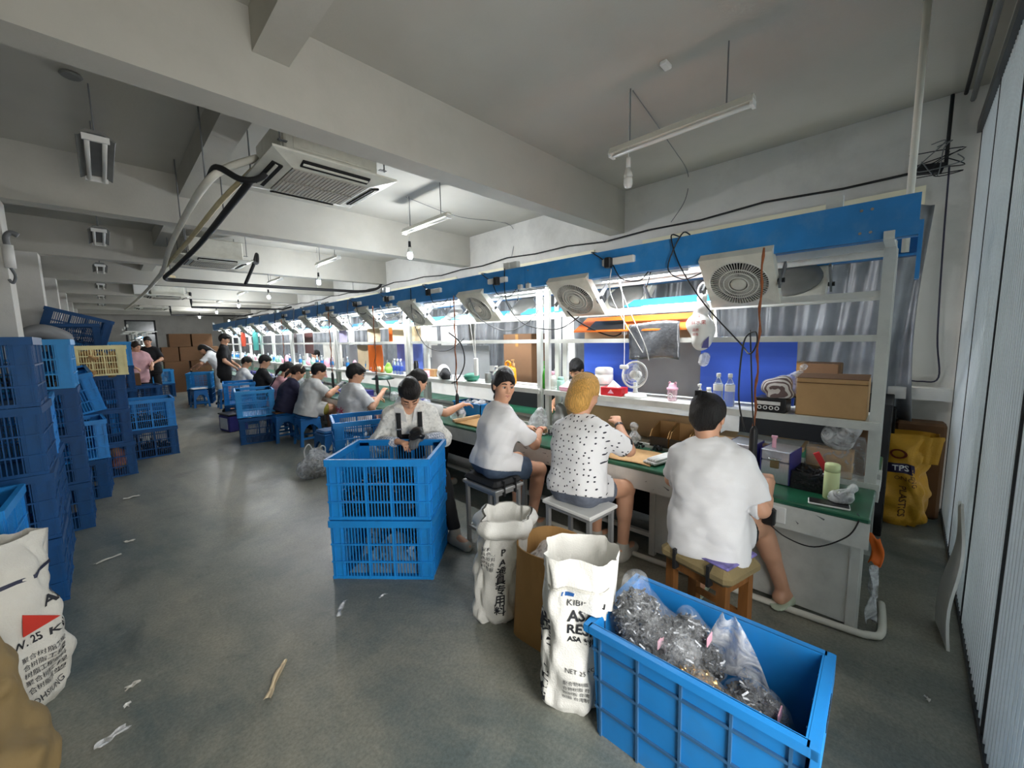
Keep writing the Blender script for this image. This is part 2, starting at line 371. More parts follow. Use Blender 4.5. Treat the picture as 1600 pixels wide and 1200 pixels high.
struct('wall_left', MB().b2((XL-.2,-1.25,0),(XL,YB,ZC)), m_wall)
# right wall with a row of window openings
wr = MB(); wins = [(0.0,2.45),(3.2,5.6),(6.3,8.75),(9.45,11.9),(12.6,15.0),(15.7,18.1),(18.8,21.3),(22,24.4)]
wr.b2((XR,-1.25,0),(XR+.2,YB+.2,1.06)); wr.b2((XR,-1.25,2.7),(XR+.2,YB+.2,ZC))
edges=[-1.25]+[e for p in wins for e in p]+[YB+.2]
for i in range(0,len(edges),2): wr.b2((XR,edges[i],1.06),(XR+.2,edges[i+1],2.7))
struct('wall_right', wr, m_wall)
for k,(a,b) in enumerate(wins):
    near = k < 4; fm = m_cream if near else m_blackframe
    f=MB(); t=.045
    f.b2((XR-.02,a-.02,2.66),(XR+.1,b+.02,2.74)); f.b2((XR-.02,a-.02,1.03),(XR+.1,b+.02,1.1))
    f.b2((XR-.02,a-.02,1.1),(XR+.1,a+t,2.66)); f.b2((XR-.02,b-t,1.1),(XR+.1,b+.02,2.66))
    n=3
    for i in range(1,n): y=a+(b-a)*i/n; f.b2((XR+.02,y-.025,1.1),(XR+.08,y+.025,2.66))
    f.b2((XR+.02,a,2.1),(XR+.08,b,2.15))
    wo=struct('window_%d'%(k+1), f, fm)
    for i in range(n):
        y0=a+(b-a)*i/n+.03; y1=a+(b-a)*(i+1)/n-.03
        part('pane', MB().b2((XR+.045,y0,1.1),(XR+.052,y1,2.1)), m_glass, wo); part('pane', MB().b2((XR+.045,y0,2.15),(XR+.052,y1,2.66)), m_glass, wo)
struct('trim_51', MB().b2((XR-.2,-.28,.98),(XR,27,1.08)), m_wall)
# far wall with a black framed window
fw=MB(); wx0,wx1,wz0,wz1=.85,2.0,.9,2.78
fw.b2((XL,YB,0),(wx0,YB+.2,ZC)); fw.b2((wx1,YB,0),(XR,YB+.2,ZC)); fw.b2((wx0,YB,0),(wx1,YB+.2,wz0)); fw.b2((wx0,YB,wz1),(wx1,YB+.2,ZC))
struct('wall_far', fw, m_wall)
f=MB()
for q in ((wx0,wx0+.07,wz0,wz1),(wx1-.07,wx1,wz0,wz1),((wx0+wx1)/2-.03,(wx0+wx1)/2+.03,wz0,2.1)): f.b2((q[0],YB-.04,q[2]),(q[1],YB+.06,q[3]))
for q in (wz0,2.08,wz1-.07): f.b2((wx0,YB-.04,q),(wx1,YB+.06,q+.07))
wo=struct('window_20', f, m_blackframe)
for a,b,c_,d in ((wx0+.07,(wx0+wx1)/2-.03,wz0+.07,2.08),((wx0+wx1)/2+.03,wx1-.07,wz0+.07,2.08),(wx0+.07,wx1-.07,2.15,wz1-.07)):
    part('pane', MB().b2((a,YB+.01,c_),(b,YB+.02,d)), mat('far_pane','8b938f',.15,var=.1), wo)
struct('wall_back', MB().b2((XL,-1.25,0),(.18,-1.1,ZC)).b2((.18,-1.25,2.52),(1.32,-1.1,ZC)).b2((1.32,-1.25,0),(1.42,-.36,ZC)), m_wall)
# translucent ribbed partition at the right edge of the picture
def poly_mat():
    m=bpy.data.materials.new('ribbed_polycarbonate'); m.use_nodes=True; nt=m.node_tree; n=nt.nodes; L=nt.links; b=n['Principled BSDF']; o=n['Material Output']
    b.inputs['Base Color'].default_value=srgb('c3c8ca')+(1,); b.inputs['Roughness'].default_value=.18
    tc=n.new('ShaderNodeTexCoord'); nz=n.new('ShaderNodeTexNoise'); nz.inputs['Scale'].default_value=3; nz.inputs['Detail'].default_value=8; L.new(tc.outputs['Object'],nz.inputs['Vector'])
    r=n.new('ShaderNodeValToRGB'); r.color_ramp.elements[0].color=srgb('a9afb1')+(1,); r.color_ramp.elements[1].color=srgb('d2d6d8')+(1,); L.new(nz.outputs[0],r.inputs[0]); L.new(r.outputs[0],b.inputs['Base Color'])
    t=n.new('ShaderNodeBsdfTranslucent'); t.inputs[0].default_value=srgb('dfe6ea')+(1,); mx=n.new('ShaderNodeMixShader'); mx.inputs[0].default_value=.5
    L.new(b.outputs[0],mx.inputs[1]); L.new(t.outputs[0],mx.inputs[2]); L.new(mx.outputs[0],o.inputs[0]); return m
m_poly=poly_mat(); m_polyrib=mat('partition_rib','dfe4e6',.25,var=.05)
PY=-.29
base=MB(); base.b2((1.3,PY-.05,0),(XR,PY,.03)); base.b2((1.3,PY-.06,3.06),(XR,PY+.02,3.14)); base.b2((1.3,PY-.05,0),(1.34,PY,3.1))
pw=struct('wall_partition', base, mat('partition_rail','3a3d40',.35,metal=.6))
xs=[1.34,2.2,3.05,3.98,4.88]
for i in range(4):
    a,b=xs[i]+.008,xs[i+1]-.008
    p=MB(); p.b2((a,PY-.04,.02),(b,PY-.012,3.07))
    po=part('panel', p, m_poly, pw)
    rb=MB(); x=a+.03
    while x<b-.01: rb.b2((x-.004,PY-.014,.02),(x+.004,PY-.006,3.07)); x+=.048
    part('rib', rb, m_polyrib, po)
    part('seam', MB().b2((b-.004,PY-.03,.02),(b+.012,PY-.004,3.07)), m_blackm, pw)
struct('trim_52', MB().b2((1.3,PY-.06,3.14),(XR,PY-.02,ZC)), m_wall)
# conduits and cables on the walls
def tubeobj(name,label,cat,pts,r,m,n=6,group=None):
    return tag(part(name, MB().tube(pts,r,n), m, smooth=True), label, cat, group)
tubeobj('conduit_pipe','white vertical conduit pipe from the ceiling down behind the blue beam end','pipe',[(3.44,.05,3.4),(3.44,.05,2.02)],.018,m_pipew,8)
tubeobj('wall_cable','dark bundled cable running the length of the window wall above the frames','cable',
    [(4.86, y, 2.86+.02*math.sin(y*1.7)-(.03 if i%2 else 0)) for i,y in enumerate(np.arange(-.1,26,.62))],.011,m_blackm,6)
tubeobj('wall_cable','purple cable running down the wall corner beside the partition','cable',
    curve([(4.86,-.14,2.84),(4.86,-.15,2.2),(4.86,-.17,1.5),(4.86,-.2,1.16),(4.86,-.1,1.12),(4.86,.0,1.13)]),.006,mat('purple_cable','2c2940',.5),6)
tubeobj('wall_cable','thin black cable dropping from the ceiling corner to the cable run','cable',[(4.87,-.12,3.39),(4.87,-.12,2.85)],.012,m_blackm)
cg=thing('cable_tangle','tangle of loose grey cables and a black plug in the upper wall corner','cable',(4.84,-.12,2.88))
for i in range(5):
    q=[(random.uniform(-.06,.02),random.uniform(-.12,.22),random.uniform(-.12,.16)) for _ in range(5)]
    part('cable', MB().tube(curve(q),.004,5), m_grey if i%2 else m_blackm, cg, True)
part('plug', MB().prism([(0,0),(.2,.03),(.2,-.04),(.02,-.07)],0,.05,Matrix.Rotation(R(90),4,'Z')@Matrix.Rotation(R(90),4,'X')), m_blackm, cg)
tubeobj('wall_conduit','grey conduit running along the top of the partition','pipe',[(1.4,PY+.06,3.3),(4.85,PY+.06,3.3)],.016,m_grey)
tubeobj('wall_conduit','dark cable running beside the grey conduit above the partition','cable',[(1.4,PY+.1,3.36),(3.2,PY+.09,3.35),(4.85,PY+.1,3.36)],.012,m_blackm)
# beam wires: thin wires from lamps to the cable run
tubeobj('lamp_wire','thin wire from the near hanging tube lamp to the wall cable','wire',curve([(2.99,1.61,3.39),(4.0,1.75,3.36),(4.86,1.92,3.38),(4.86,1.94,3.1),(4.86,2.1,2.88)]),.004,m_grey)
tubeobj('lamp_wire','thin wire from the second hanging tube lamp to the wall cable','wire',curve([(2.94,4.77,3.39),(3.9,4.9,3.36),(4.86,4.75,3.37),(4.86,4.75,2.88)]),.004,m_grey)
# peeled torn plaster strip leaning at the foot of the partition
fs=MB().sheet(lambda u,v:(2.74+.27*u*(1-.45*v)+.33*v+.012*math.sin(v*9+u*4), -.245+.03*u*(1-v)-.03*v+.012*math.sin(v*7), .62*v*(1+.03*math.sin(u*6))), 6,12,.012)
tag(part('foam_sheet',fs,m_white),'torn white foam sheet strip leaning against the partition foot','foam sheet')

# ================= ceiling services
def ac_unit():
    r=thing('ceiling_air_conditioner','','air conditioner')
    b=MB(); b.rbox((0,0,.2),(.72,.72,.3),.012); 
    for s in (-1,1):
        b.box((s*.362,0,.22),(.006,.6,.2)); b.box((0,s*.362,.22),(.6,.006,.2)); b.box((s*.366,0,.14),(.006,.5,.01)); b.box((0,s*.366,.14),(.5,.006,.01))
    part('body',b,m_offwhite,r)
    p=MB()   # decor panel frame: four sloped sides with a raised lip
    for a in range(4):
        M=Matrix.Rotation(a*math.pi/2,4,'Z')
        p.raw([(-.475,-.475,.045),(.475,-.475,.045),(.3,-.3,.0),(-.3,-.3,.0),(-.475,-.475,.06),(.475,-.475,.06),(.3,-.3,.06),(-.3,-.3,.06)],[(0,3,2,1),(4,5,6,7),(0,1,5,4),(1,2,6,5),(2,3,7,6),(3,0,4,7)],M)
    po=part('panel',p,m_offwhite,r)
    for a in range(4):
        M=Matrix.Rotation(a*math.pi/2,4,'Z')
        q=MB(); q.box((0,-.385,.0185),(.52,.07,.012),Matrix.Rotation(0,4,'X')); 
        q.v=[tuple(M@Vector((x,y,z+( -.385-y)*.257-.004))) for x,y,z in q.v]
        s=part('air_slot',q,m_dark,po)
        q=MB(); q.box((0,-.39,.011),(.5,.018,.006)); q.v=[tuple(M@Vector((x,y,z+( -.385-y)*.257-.006))) for x,y,z in q.v]
        part('vane',q,m_offwhite,po)
    g=MB(); g.b2((-.29,-.29,-.004),(.29,.29,.01))
    go=part('intake_grille',g,mat('intake_grey','b3aea2',.7,dirt='948f84',damt=.5),r)
    l=MB()
    for i in range(-9,10): l.box((i*.03,0,-.005),(.004,.57,.003))
    l.box((0,0,-.008),(.57,.006,.006)); part('louvre',l,mat('louvre_grey','8f8b82',.7),go)
    for sx in (-1,1):
        for sy in (-1,1):
            part('hanger_rod',MB().cyl((sx*.4,sy*.4,.12),(sx*.4,sy*.4,.55),.006,n=6).box((sx*.385,sy*.4,.13),(.06,.03,.006)),m_grey,r)
    return r
ac=ac_unit(); ac.location=(1.42,3.68,2.85); ac['label']='nearest square ceiling air conditioner, dusty white, in front of the second beam'
ac2=dup(ac,(1.42,8.35,2.85),0,'second square ceiling air conditioner hanging where the black pipes turn'); ac3=dup(ac,(1.42,15.2,2.85),0,'far ceiling air conditioner with a white box at its corner'); ac4=dup(ac,(1.42,20.3,2.85),0,'farthest small ceiling air conditioner near the end wall')
for o in (ac,ac2,ac3,ac4): o['group']='ceiling cassette air conditioners'
tag(part('control_box',MB().rbox((0,0,0),(.3,.16,.28),.01),m_white,loc=(.86,14.9,3.05)),'small white control box beside the far air conditioner','box')
tubeobj('drain_pipe','white lagged pipe sweeping along the ceiling past the air conditioners','pipe',
    curve([(.98,3.72,2.98),(.82,3.95,2.93),(.70,4.1,2.82),(.68,5.2,2.78),(.69,6.6,2.72),(.74,8.0,2.66),(.73,9.0,2.62),(.72,12,2.64),(.68,17,2.72),(.65,19,2.76)]),.028,m_pipew,8)
tubeobj('refrigerant_pipe','black insulated pipe looping from the near air conditioner toward the wall','pipe',
    curve([(1.05,3.9,3.02),(.97,4.0,2.86),(.93,4.6,2.78),(.9,6.0,2.7),(.84,7.6,2.64),(.82,8.75,2.62),(1.1,8.95,2.63),(2.2,9.03,2.64),(3.6,9.05,2.66),(4.3,9.06,2.68),(4.7,9.06,2.78),(4.8,9.02,2.95)],8),.03,m_blackm,8)
tubeobj('refrigerant_pipe','yellowed lagged pipe running beside the black insulated pipe','pipe',
    curve([(1.0,3.95,2.96),(.88,4.6,2.84),(.82,6.0,2.75),(.76,7.6,2.69),(.76,8.5,2.67),(.95,8.85,2.67)],8),.022,mat('yellowed_lagging','cdbf95',.6),8)
tubeobj('refrigerant_pipe','short black hose sagging from the near air conditioner to the white pipe','pipe',
    curve([(1.08,3.62,2.98),(1.0,3.7,2.84),(.88,3.8,2.82),(.76,3.95,2.92),(.72,4.05,2.86)],8),.024,m_blackm,8)
tubeobj('refrigerant_pipe','black pipe riser beside the second air conditioner','pipe',curve([(1.95,8.2,2.95),(2.05,8.3,2.95),(2.08,8.4,3.12),(2.06,8.6,2.95),(2.0,9.0,2.66)],6),.028,m_blackm,8)
for k,(y,z) in enumerate(((15.6,2.66),(20.8,2.7))):
    tubeobj('refrigerant_pipe',('black pipe crossing to the wall behind the far air conditioner','black pipe crossing to the wall near the end wall')[k],'pipe',[(1.95,y-.4,3.05),(1.98,y-.2,2.8),(2.0,y,z),(4.5,y,z+.02),(4.8,y,z+.12)],.032,m_blackm,8)
    tubeobj('refrigerant_pipe',('grey lagged pipe just above the black pipe by the far air conditioner','grey lagged pipe just above the black pipe near the end wall')[k],'pipe',[(2.0,y-.1,z+.14),(4.6,y-.1,z+.16)],.022,m_pipew,8)
for k,(x,y,z) in enumerate(((.7,4.1,2.85),(.68,5.4,2.8),(.92,4.7,2.8),(.86,6.6,2.7),(.84,8.2,2.64),(2.4,9.03,2.66),(3.3,9.05,2.67),(4.1,9.05,2.68))):
    tubeobj('hanger_rod','thin steel rod hanging the ceiling pipes, '+('nearest on the white pipe','second on the white pipe','nearest on the black pipe','second on the black pipe','third on the black pipe, by its bend','first on the black cross pipe','middle of the black cross pipe','last on the black cross pipe near the wall')[k],'hanger rod',[(x,y,ZC),(x,y,z)],.006,m_grey,5,'pipe hanger rods')
# tube lamps hung on chains along the bench, LED bulbs below them
def tube_lamp(double=False):
    r=thing('tube_lamp','','lamp')
    w_=.2 if double else .1
    h=MB(); h.prism([(-w_/2,.0),(-w_*.25,.05),(w_*.25,.05),(w_/2,.0),(w_/2-.004,-.004),(w_*.2,.03),(-w_*.2,.03),(-w_/2+.004,-.004)],-.5,.5,Matrix.Rotation(R(90),4,'X'))
    part('housing',h,m_offwhite if not double else m_greyd,r)
    for s in ((-1,1) if double else (0,)):
        part('tube',MB().cyl((s*.045,-.49,-.008),(s*.045,.49,-.008),.014,n=8),m_bulboff,r,True)
    for s in (-1,1):
        part('end_socket',MB().box((0,s*.493,.0),(w_*.7,.02,.04)),m_white,r)
        part('chain',MB().cyl((0,s*.34,.05),(0,s*.34,.43),.005,n=5),m_grey,r)
    return r
tl=tube_lamp(); tl.location=(2.97,1.28,2.97); tl['label']='unlit tube lamp on rods nearest the camera, over the bench end'; tl['group']='tube lamps over the bench'
names=['second tube lamp over the bench, in the bay past the first beam','third tube lamp over the bench, past the second beam','fourth tube lamp over the bench','fifth tube lamp over the bench','sixth tube lamp over the bench','farthest tube lamp over the bench']
for k in range(6): dup(tl,(2.97,1.28+3.13*(k+1),2.97),0,names[k])
dl=tube_lamp(True); dl.location=(.1,4.62,2.98); dl['label']='twin tube lamp hanging at the upper left, nearest of its row'; dl['group']='twin tube lamps on the left'
for k,nm in enumerate(['second twin tube lamp of the left row','third twin tube lamp of the left row','fourth twin tube lamp of the left row','fifth twin tube lamp of the left row','farthest twin tube lamp of the left row']): dup(dl,(.1,4.62+3.13*(k+1),2.97),0,nm)
tag(part('ceiling_junction_box',MB().rbox((0,0,0),(.09,.05,.03),.006),m_white,loc=(2.88,1.31,3.385)),'small white junction box on the ceiling by the near lamp','junction box')
tag(part('ceiling_rose',MB().lathe([(.05,0),(.06,.01),(.05,.025)],14),m_greyd,loc=(.02,4.2,3.375)),'dark round ceiling rose above the upper left twin lamp','ceiling rose')
tag(part('ceiling_rose',MB().lathe([(.03,0),(.035,.01),(.03,.02)],12),m_offwhite,loc=(1.55,1.42,3.38)),'tiny round mark-like cap in the ceiling middle near the top edge','ceiling rose')
def bulb(lit):
    r=thing('led_bulb','','bulb')
    part('cord',MB().cyl((0,0,.14),(0,0,.71 if lit else .62),.003,n=5),m_white,r)
    part('socket',MB().lathe([(.014,.07),(.018,.08),(.016,.15)],10),m_white if not lit else m_blackm,r,True)
    part('neck',MB().lathe([(.03,.0),(.034,.02),(.018,.075)],14),m_grille,r,True)
    part('globe',MB().lathe([(.008,-.075),(.027,-.068),(.034,-.045),(.033,-.01),(.03,0)],14),m_bulb if lit else m_bulboff,r,True)
    return r
b0=bulb(False); b0.location=(2.99,1.64,2.77); b0['label']='unlit LED bulb hanging below the nearest tube lamp'
b1=bulb(True); b1.location=(2.94,4.74,2.68); b1['label']='lit LED bulb hanging below the second tube lamp'; b1['group']='lit hanging bulbs'
for k,(y,nm) in enumerate(((7.95,'lit bulb under the third tube lamp'),(11.2,'lit bulb, third of the hanging row over the bench'),(14.3,'lit bulb, fourth of the hanging row over the bench'),(17.6,'lit bulb, fifth of the hanging row over the bench'),(21.2,'lit bulb, sixth of the hanging row over the bench'))):
    dup(b1,(2.95,y,2.68),0,nm)
for k,y in enumerate((4.74,7.95,11.2,14.3,17.6,21.2)):
    l=bpy.data.lights.new('bulb_light','POINT'); l.energy=27; l.shadow_soft_size=.05; l.color=(.95,.97,1)
    o=bpy.data.objects.new('bulb_light',l); COL.objects.link(o); o.location=(2.95,y,2.52)
# silver curtains in front of the windows
def curtain(y0,y1,label,z0=.8,z1=2.55,seed=0,x=4.72):
    rr=random.Random(seed); ph=rr.random()*6
    def fn(u,v):
        y=y0+(y1-y0)*u; a=.025+.02*(1-v)
        return (x-.02+a*math.sin(y*17+ph+1.3*math.sin(y*5+v*2))+.02*math.sin(y*39+v*3), y+.03*math.sin(v*4+y*3), z0+(z1-z0)*v+.02*math.sin(y*9))
    tag(part('curtain',MB().sheet(fn,int((y1-y0)*40),14,.003),m_curtain,smooth=True),label,'curtain','silver blackout curtains')
curtain(-.06,1.5,'silver curtain nearest the partition, behind the bench end',seed=1)
curtain(1.55,3.4,'silver curtain behind the blue boards of the first bench',seed=2)
curtain(3.5,5.6,'silver curtain behind the second bench',seed=3)
curtain(5.7,8.0,'silver curtain behind the third bench',seed=4)
curtain(8.1,10.6,'silver curtain behind the fourth bench',seed=5)
curtain(10.7,13.5,'silver curtain behind the far benches',seed=6)
curtain(13.6,17,'silver curtain beyond the far benches',seed=7)
curtain(17.1,21.5,'silver curtain toward the far corner',seed=8)
curtain(21.6,24.6,'silver curtain in the far corner',seed=9)

fx=thing('pipe_fixture','white pipe elbow with a small hook fixed to the left column','pipe fixture',(-.51,5.75,2.25))
part('pipe',MB().cyl((0,0,0),(0,0,.2),.035,n=12),m_white,fx,True); part('elbow',MB().tube(curve([(0,0,.2),(.0,0,.27),(.03,0,.31),(.07,0,.29)],5),.022,8),m_grey,fx,True); part('hook',MB().tube(curve([(0,0,0),(.02,0,-.07),(.0,0,-.13),(-.02,0,-.1)],5),.012,6),m_grey,fx,True)
# ================= work benches: one unit every 2.45 m, two-sided, centre line x = 3.12
CX, UL, NU = 3.12, 2.45, 7
def bench_unit():
    r=thing('workbench','','workbench')
    y0,y1=.0,UL-.01
    for s in (-1,1):
        t=part('bench_top',MB().rbox((s*.42,UL/2,.6575),(.50,UL-.02,.025),.006),m_green,r)
        a=MB(); a.b2((s*.655-.01,y0+.01,.515),(s*.655+.01,y1,.645)); part('apron',a,m_steel,r)
        part('ledge',MB().b2((min(s*.17,s*.05),y0,.60),(max(s*.17,s*.05),y1,.70)),m_steel,r)
        for y in (.05,UL-.06):
            part('leg',MB().b2((s*.5-.02,y-.02,0),(s*.5+.02,y+.02,.645)),m_steel,r)
        part('foot_rail',MB().b2((s*.5-.015,y0+.07,.12),(s*.5+.015,y1-.08,.15)),m_steel,r)
        for y in (.04,UL-.06):
            part('post',MB().b2((s*.14-.02,y-.025,.70),(s*.14+.02,y+.025,2.02)),m_steel,r)
        for z,h,d in ((1.495,.035,.02),(1.735,.035,.02),(1.985,.04,.03)):
            part('rail',MB().b2((s*.14-d/2,y0+.06,z),(s*.14+d/2,y1-.08,z+h)),m_steel,r)
    part('shelf',MB().b2((-.19,y0+.02,1.03),(.19,y1-.03,1.05)).b2((-.19,y0+.02,1.005),(-.18,y1-.03,1.03)).b2((.18,y0+.02,1.005),(.19,y1-.03,1.03)),m_steel,r)
    part('added_shade_panel',MB().b2((-.012,y0+.08,.04),(.012,y1-.09,.60)),m_dark,r)  # added dark panel: blocks window-side light so the space below stays black
    for y in (.04,UL-.06):
        part('cross_arm',MB().b2((-.42,y-.02,1.99),(.42,y+.02,2.03)),m_steel,r)
        part('beam_stub',MB().b2((-.36,y+.19,2.16),(-.31,y+.26,2.26)),m_steel,r)
    return r
bu=bench_unit(); bu.location=(CX,.06,0); bu['group']='two-sided work benches'
bl=['nearest green-topped workbench with shelf and white posts, at the right end of the row','second green-topped workbench from the right end of the row','third green-topped workbench from the right end of the row','fourth green-topped workbench from the right end of the row','fifth green-topped workbench from the right end of the row','sixth green-topped workbench from the right end of the row','last green-topped workbench at the far end of the row']
bu['label']=bl[0]
for k in range(1,NU): dup(bu,(CX,.06+UL*k,0),0,bl[k])
# second bench line at the far left, beyond the cartons
dup(bu,(1.0,19.2,0),0,'white framed workbench of the second line at the far left'); dup(bu,(1.0,21.65,0),0,'white framed workbench of the second line against the far wall')
# closed front panel under the near bench, socket plate, floor conduit
fp=tag(part('bench_front_panel',MB().b2((2.60,.12,.03),(2.615,1.2,.51)).b2((2.59,.10,.0),(2.63,.14,.52)).b2((2.59,1.18,0),(2.63,1.22,.52)),m_steel),'pale grey closed panel below the nearest bench front','panel')
tubeobj('floor_conduit','white pipe lying on the floor in front of the nearest bench, bent round its corner','pipe',curve([(2.46,2.4,.02),(2.5,1.2,.02),(2.56,.2,.02),(2.59,.04,.02),(2.64,.0,.02),(2.8,.0,.02),(2.95,.01,.02)],5),.018,m_pipew,8)
sk=thing('wall_socket','white socket plate with black charger on the nearest bench apron','socket',(2.452,.47,.585))
part('plate',MB().rbox((0,0,0),(.012,.14,.09),.004),m_white,sk); part('charger',MB().rbox((-.03,.0,-.01),(.045,.06,.09),.008),m_black,sk)
part('cord',MB().tube(curve([(-.03,0,-.05),(-.03,-.08,-.1),(-.03,-.2,-.11),(-.02,-.32,-.02),(.0,-.36,.07),(.04,-.35,.088)]),.0035,5),m_black,sk,True)
ap=MB()
for k in range(26):
    y=random.uniform(.12,2.3); z=random.uniform(.53,.63); ap.raw([(2.4535,y,z),(2.4535,y+random.uniform(.004,.05),z+random.uniform(-.01,.015)),(2.4535,y+.004,z-.008)],[(0,1,2)])
tag(part('apron_scuff_marks',ap,m_grey),'dark scuff marks scratched along the nearest bench apron','marks',kind='stuff')
# ---- blue beams above the benches
def blue_beam(x,label,s):
    r=thing('blue_beam',label,'beam',(x,0,0))
    for k in range(NU):
        a=(0 if k==0 else .06+UL*k-.0); b=.06+UL*(k+1)-.006
        if k==0: a=0.0
        p=MB(); p.b2((-.012,a,2.0),(.012,b,2.19)); p.b2((min(0,s*.06),a,2.0),(max(0,s*.06),b,2.012)); p.b2((min(0,s*.06),a,2.178),(max(0,s*.06),b,2.19))
        po=part('beam_section',p,m_blueb,r)
        sc=MB()
        for y in (b-.07,b-.03) if k else (.17,.21,b-.04):
            for z in (2.04,2.15): sc.cyl((-.014*1.0,y,z),(-.017,y,z),.007,n=8)
        if s>0: part('screw',sc,m_chrome,po)
    return r
bb=blue_beam(2.74,'long blue painted beam facing the aisle above the benches',1)
blue_beam(3.50,'long blue painted beam on the window side of the benches',-1)
tag(part('beam_end_plate',MB().b2((3.44,-.02,1.86),(3.54,.0,2.2)),m_blueb),'blue end plate hanging at the window side beam end','plate')
# ---- square fans tilted under the beam
def square_fan():
    r=thing('square_fan','','fan')
    h=MB(); n=40; Ri=.165; S=.2
    # front plate with a round opening, side walls, back plate
    ring=[(Ri*math.cos(2*math.pi*i/n),Ri*math.sin(2*math.pi*i/n)) for i in range(n)]
    def sq(a,S):
        c,s=math.cos(a),math.sin(a); k=S/max(abs(c),abs(s)); return (c*k,s*k)
    outer=[sq(2*math.pi*i/n,S) for i in range(n)]
    vs=[(x,y,-.012) for x,y in ring]+[(x,y,0) for x,y in outer]+[(x,y,.055) for x,y in outer]+[(x*.9,y*.9,.06) for x,y in outer]+[(x,y,.03) for x,y in ring]
    fs=[]
    for i in range(n):
        j=(i+1)%n; fs+=[(i,n+i,n+j,j),(n+i,2*n+i,2*n+j,n+j),(2*n+i,3*n+i,3*n+j,2*n+j),(4*n+i,i,j,4*n+j)]
    fs.append(tuple(range(3*n,4*n)))
    h.raw(vs,fs); part('housing',h,m_offwhite,r)
    part('fan_well',MB().lathe([(.16,.02),(.16,.028)],24),m_dark,r)
    bl=MB()
    for k in range(5):
        a=2*math.pi*k/5; M=Matrix.Rotation(a,4,'Z'); bl.raw([(.03,-.02,.012),(.14,-.05,.016),(.15,.03,.004),(.03,.03,.006)],[(0,1,2,3)],M)
    part('blades',bl,m_grey,r)
    g=MB()
    for k in range(60):
        a=2*math.pi*k/60; c,s=math.cos(a),math.sin(a)
        g.raw([(.05*c+.0015*s,.05*s-.0015*c,-.020),(.05*c-.0015*s,.05*s+.0015*c,-.020),(.163*c-.0022*s,.163*s+.0022*c,-.012),(.163*c+.0022*s,.163*s-.0022*c,-.012),(.05*c,.05*s,-.012),(.163*c,.163*s,-.005)],[(0,3,2,1),(0,4,5,3),(1,2,5,4)])
    for q,z in ((.165,-.012),(.11,-.016),(.085,-.018),(.055,-.02)): g.torus((0,0,z),q,.004,32,5)
    go=part('grille',g,m_grille,r)
    part('hub',MB().lathe([(.0,-.03),(.03,-.028),(.045,-.02),(.045,-.012)],20),m_offwhite,go,True)
    part('motor_dome',MB().lathe([(.175,.055),(.17,.075),(.13,.095),(.07,.105),(.0,.107)],24),m_greyd,r,True)
    for s in (-1,1): part('bracket',MB().box((.03,s*.215,.07),(.035,.012,.2)),m_grey,r); part('knob',MB().cyl((.03,s*.2,.02),(.03,s*.235,.02),.014,n=8),m_black,r)
    return r
fn=square_fan(); fn.rotation_euler=(0,R(44),0); fn.location=(2.83,.78,1.87); fn['group']='square fans facing the aisle'
fl_=['nearest square fan with round grille, tilted toward the nearest worker','second square fan from the right, above the blond worker','third square fan from the right, above the worker looking back','fourth square fan from the right under the blue beam','fifth square fan from the right under the blue beam','sixth square fan from the right under the blue beam','seventh square fan from the right under the blue beam','eighth square fan from the right under the blue beam','ninth square fan from the right under the blue beam','tenth square fan from the right under the blue beam','eleventh square fan from the right under the blue beam','twelfth square fan from the right under the blue beam','farthest square fan but one under the blue beam','farthest square fan under the blue beam']
fn['label']=fl_[0]
for k in range(1,13):
    c=dup(fn,(2.83,.78+1.245*k,1.87),None,fl_[k] if k<12 else fl_[13]); c.rotation_euler=(0,R(44),0)
bl_=['nearest window-side square fan showing its grey back','second window-side square fan from the right, back view','third window-side square fan from the right, back view','fourth window-side square fan from the right, back view','fifth window-side square fan from the right, back view','sixth window-side square fan from the right, back view','seventh window-side square fan from the right, back view','eighth window-side square fan from the right, back view','far window-side square fan, back view']
for k in range(9):
    c=dup(fn,(3.41,.60+1.245*k,1.87),None,bl_[k],'square fans facing the window side'); c.rotation_euler=(0,R(44),math.pi)
# ---- bench lamps: lit tube under a blue reflector
def bench_lamp():
    r=thing('bench_lamp','','lamp')
    part('reflector',MB().prism([(-.08,0),(-.03,.06),(.03,.06),(.08,0),(.072,0),(.028,.052),(-.028,.052),(-.072,0)],-.5,.5,Matrix.Rotation(R(90),4,'X')),m_bluerefl,r)
    part('tube',MB().cyl((0,-.48,.015),(0,.48,.015),.013,n=8),m_led,r,True)
    for s in (-1,1): part('hanger',MB().cyl((0,s*.35,.05),(0,s*.35,.22),.004,n=5),m_grey,r)
    return r
lamp=bench_lamp(); lamp.location=(3.31,1.30,1.80); lamp['group']='lit bench lamps'
ll_=['nearest lit bench lamp with blue reflector','second lit bench lamp from the right','third lit bench lamp from the right','fourth lit bench lamp from the right','fifth lit bench lamp from the right','sixth lit bench lamp from the right','seventh lit bench lamp from the right','eighth lit bench lamp from the right','ninth lit bench lamp from the right','tenth lit bench lamp from the right','eleventh lit bench lamp from the right','twelfth lit bench lamp from the right','farthest lit bench lamp']
lamp['label']=ll_[0]
for k in range(13):
    y=1.30+1.245*k
    if k: dup(lamp,(3.31,y,1.80),0,ll_[k])
    area('bench_tube_light',(3.31,y,1.79),.05,.96,6,(.96,.98,1.0))
def led_strip():
    r=thing('led_strip','','lamp')
    part('channel',MB().prism([(-.02,0),(-.02,.022),(.02,.022),(.02,0),(.014,0),(.012,.016),(-.012,.016),(-.014,0)],-.34,.34,Matrix.Rotation(R(90),4,'X')),m_white,r)
    part('tube',MB().cyl((0,-.33,.004),(0,.33,.004),.008,n=8),m_led,r,True)
    return r
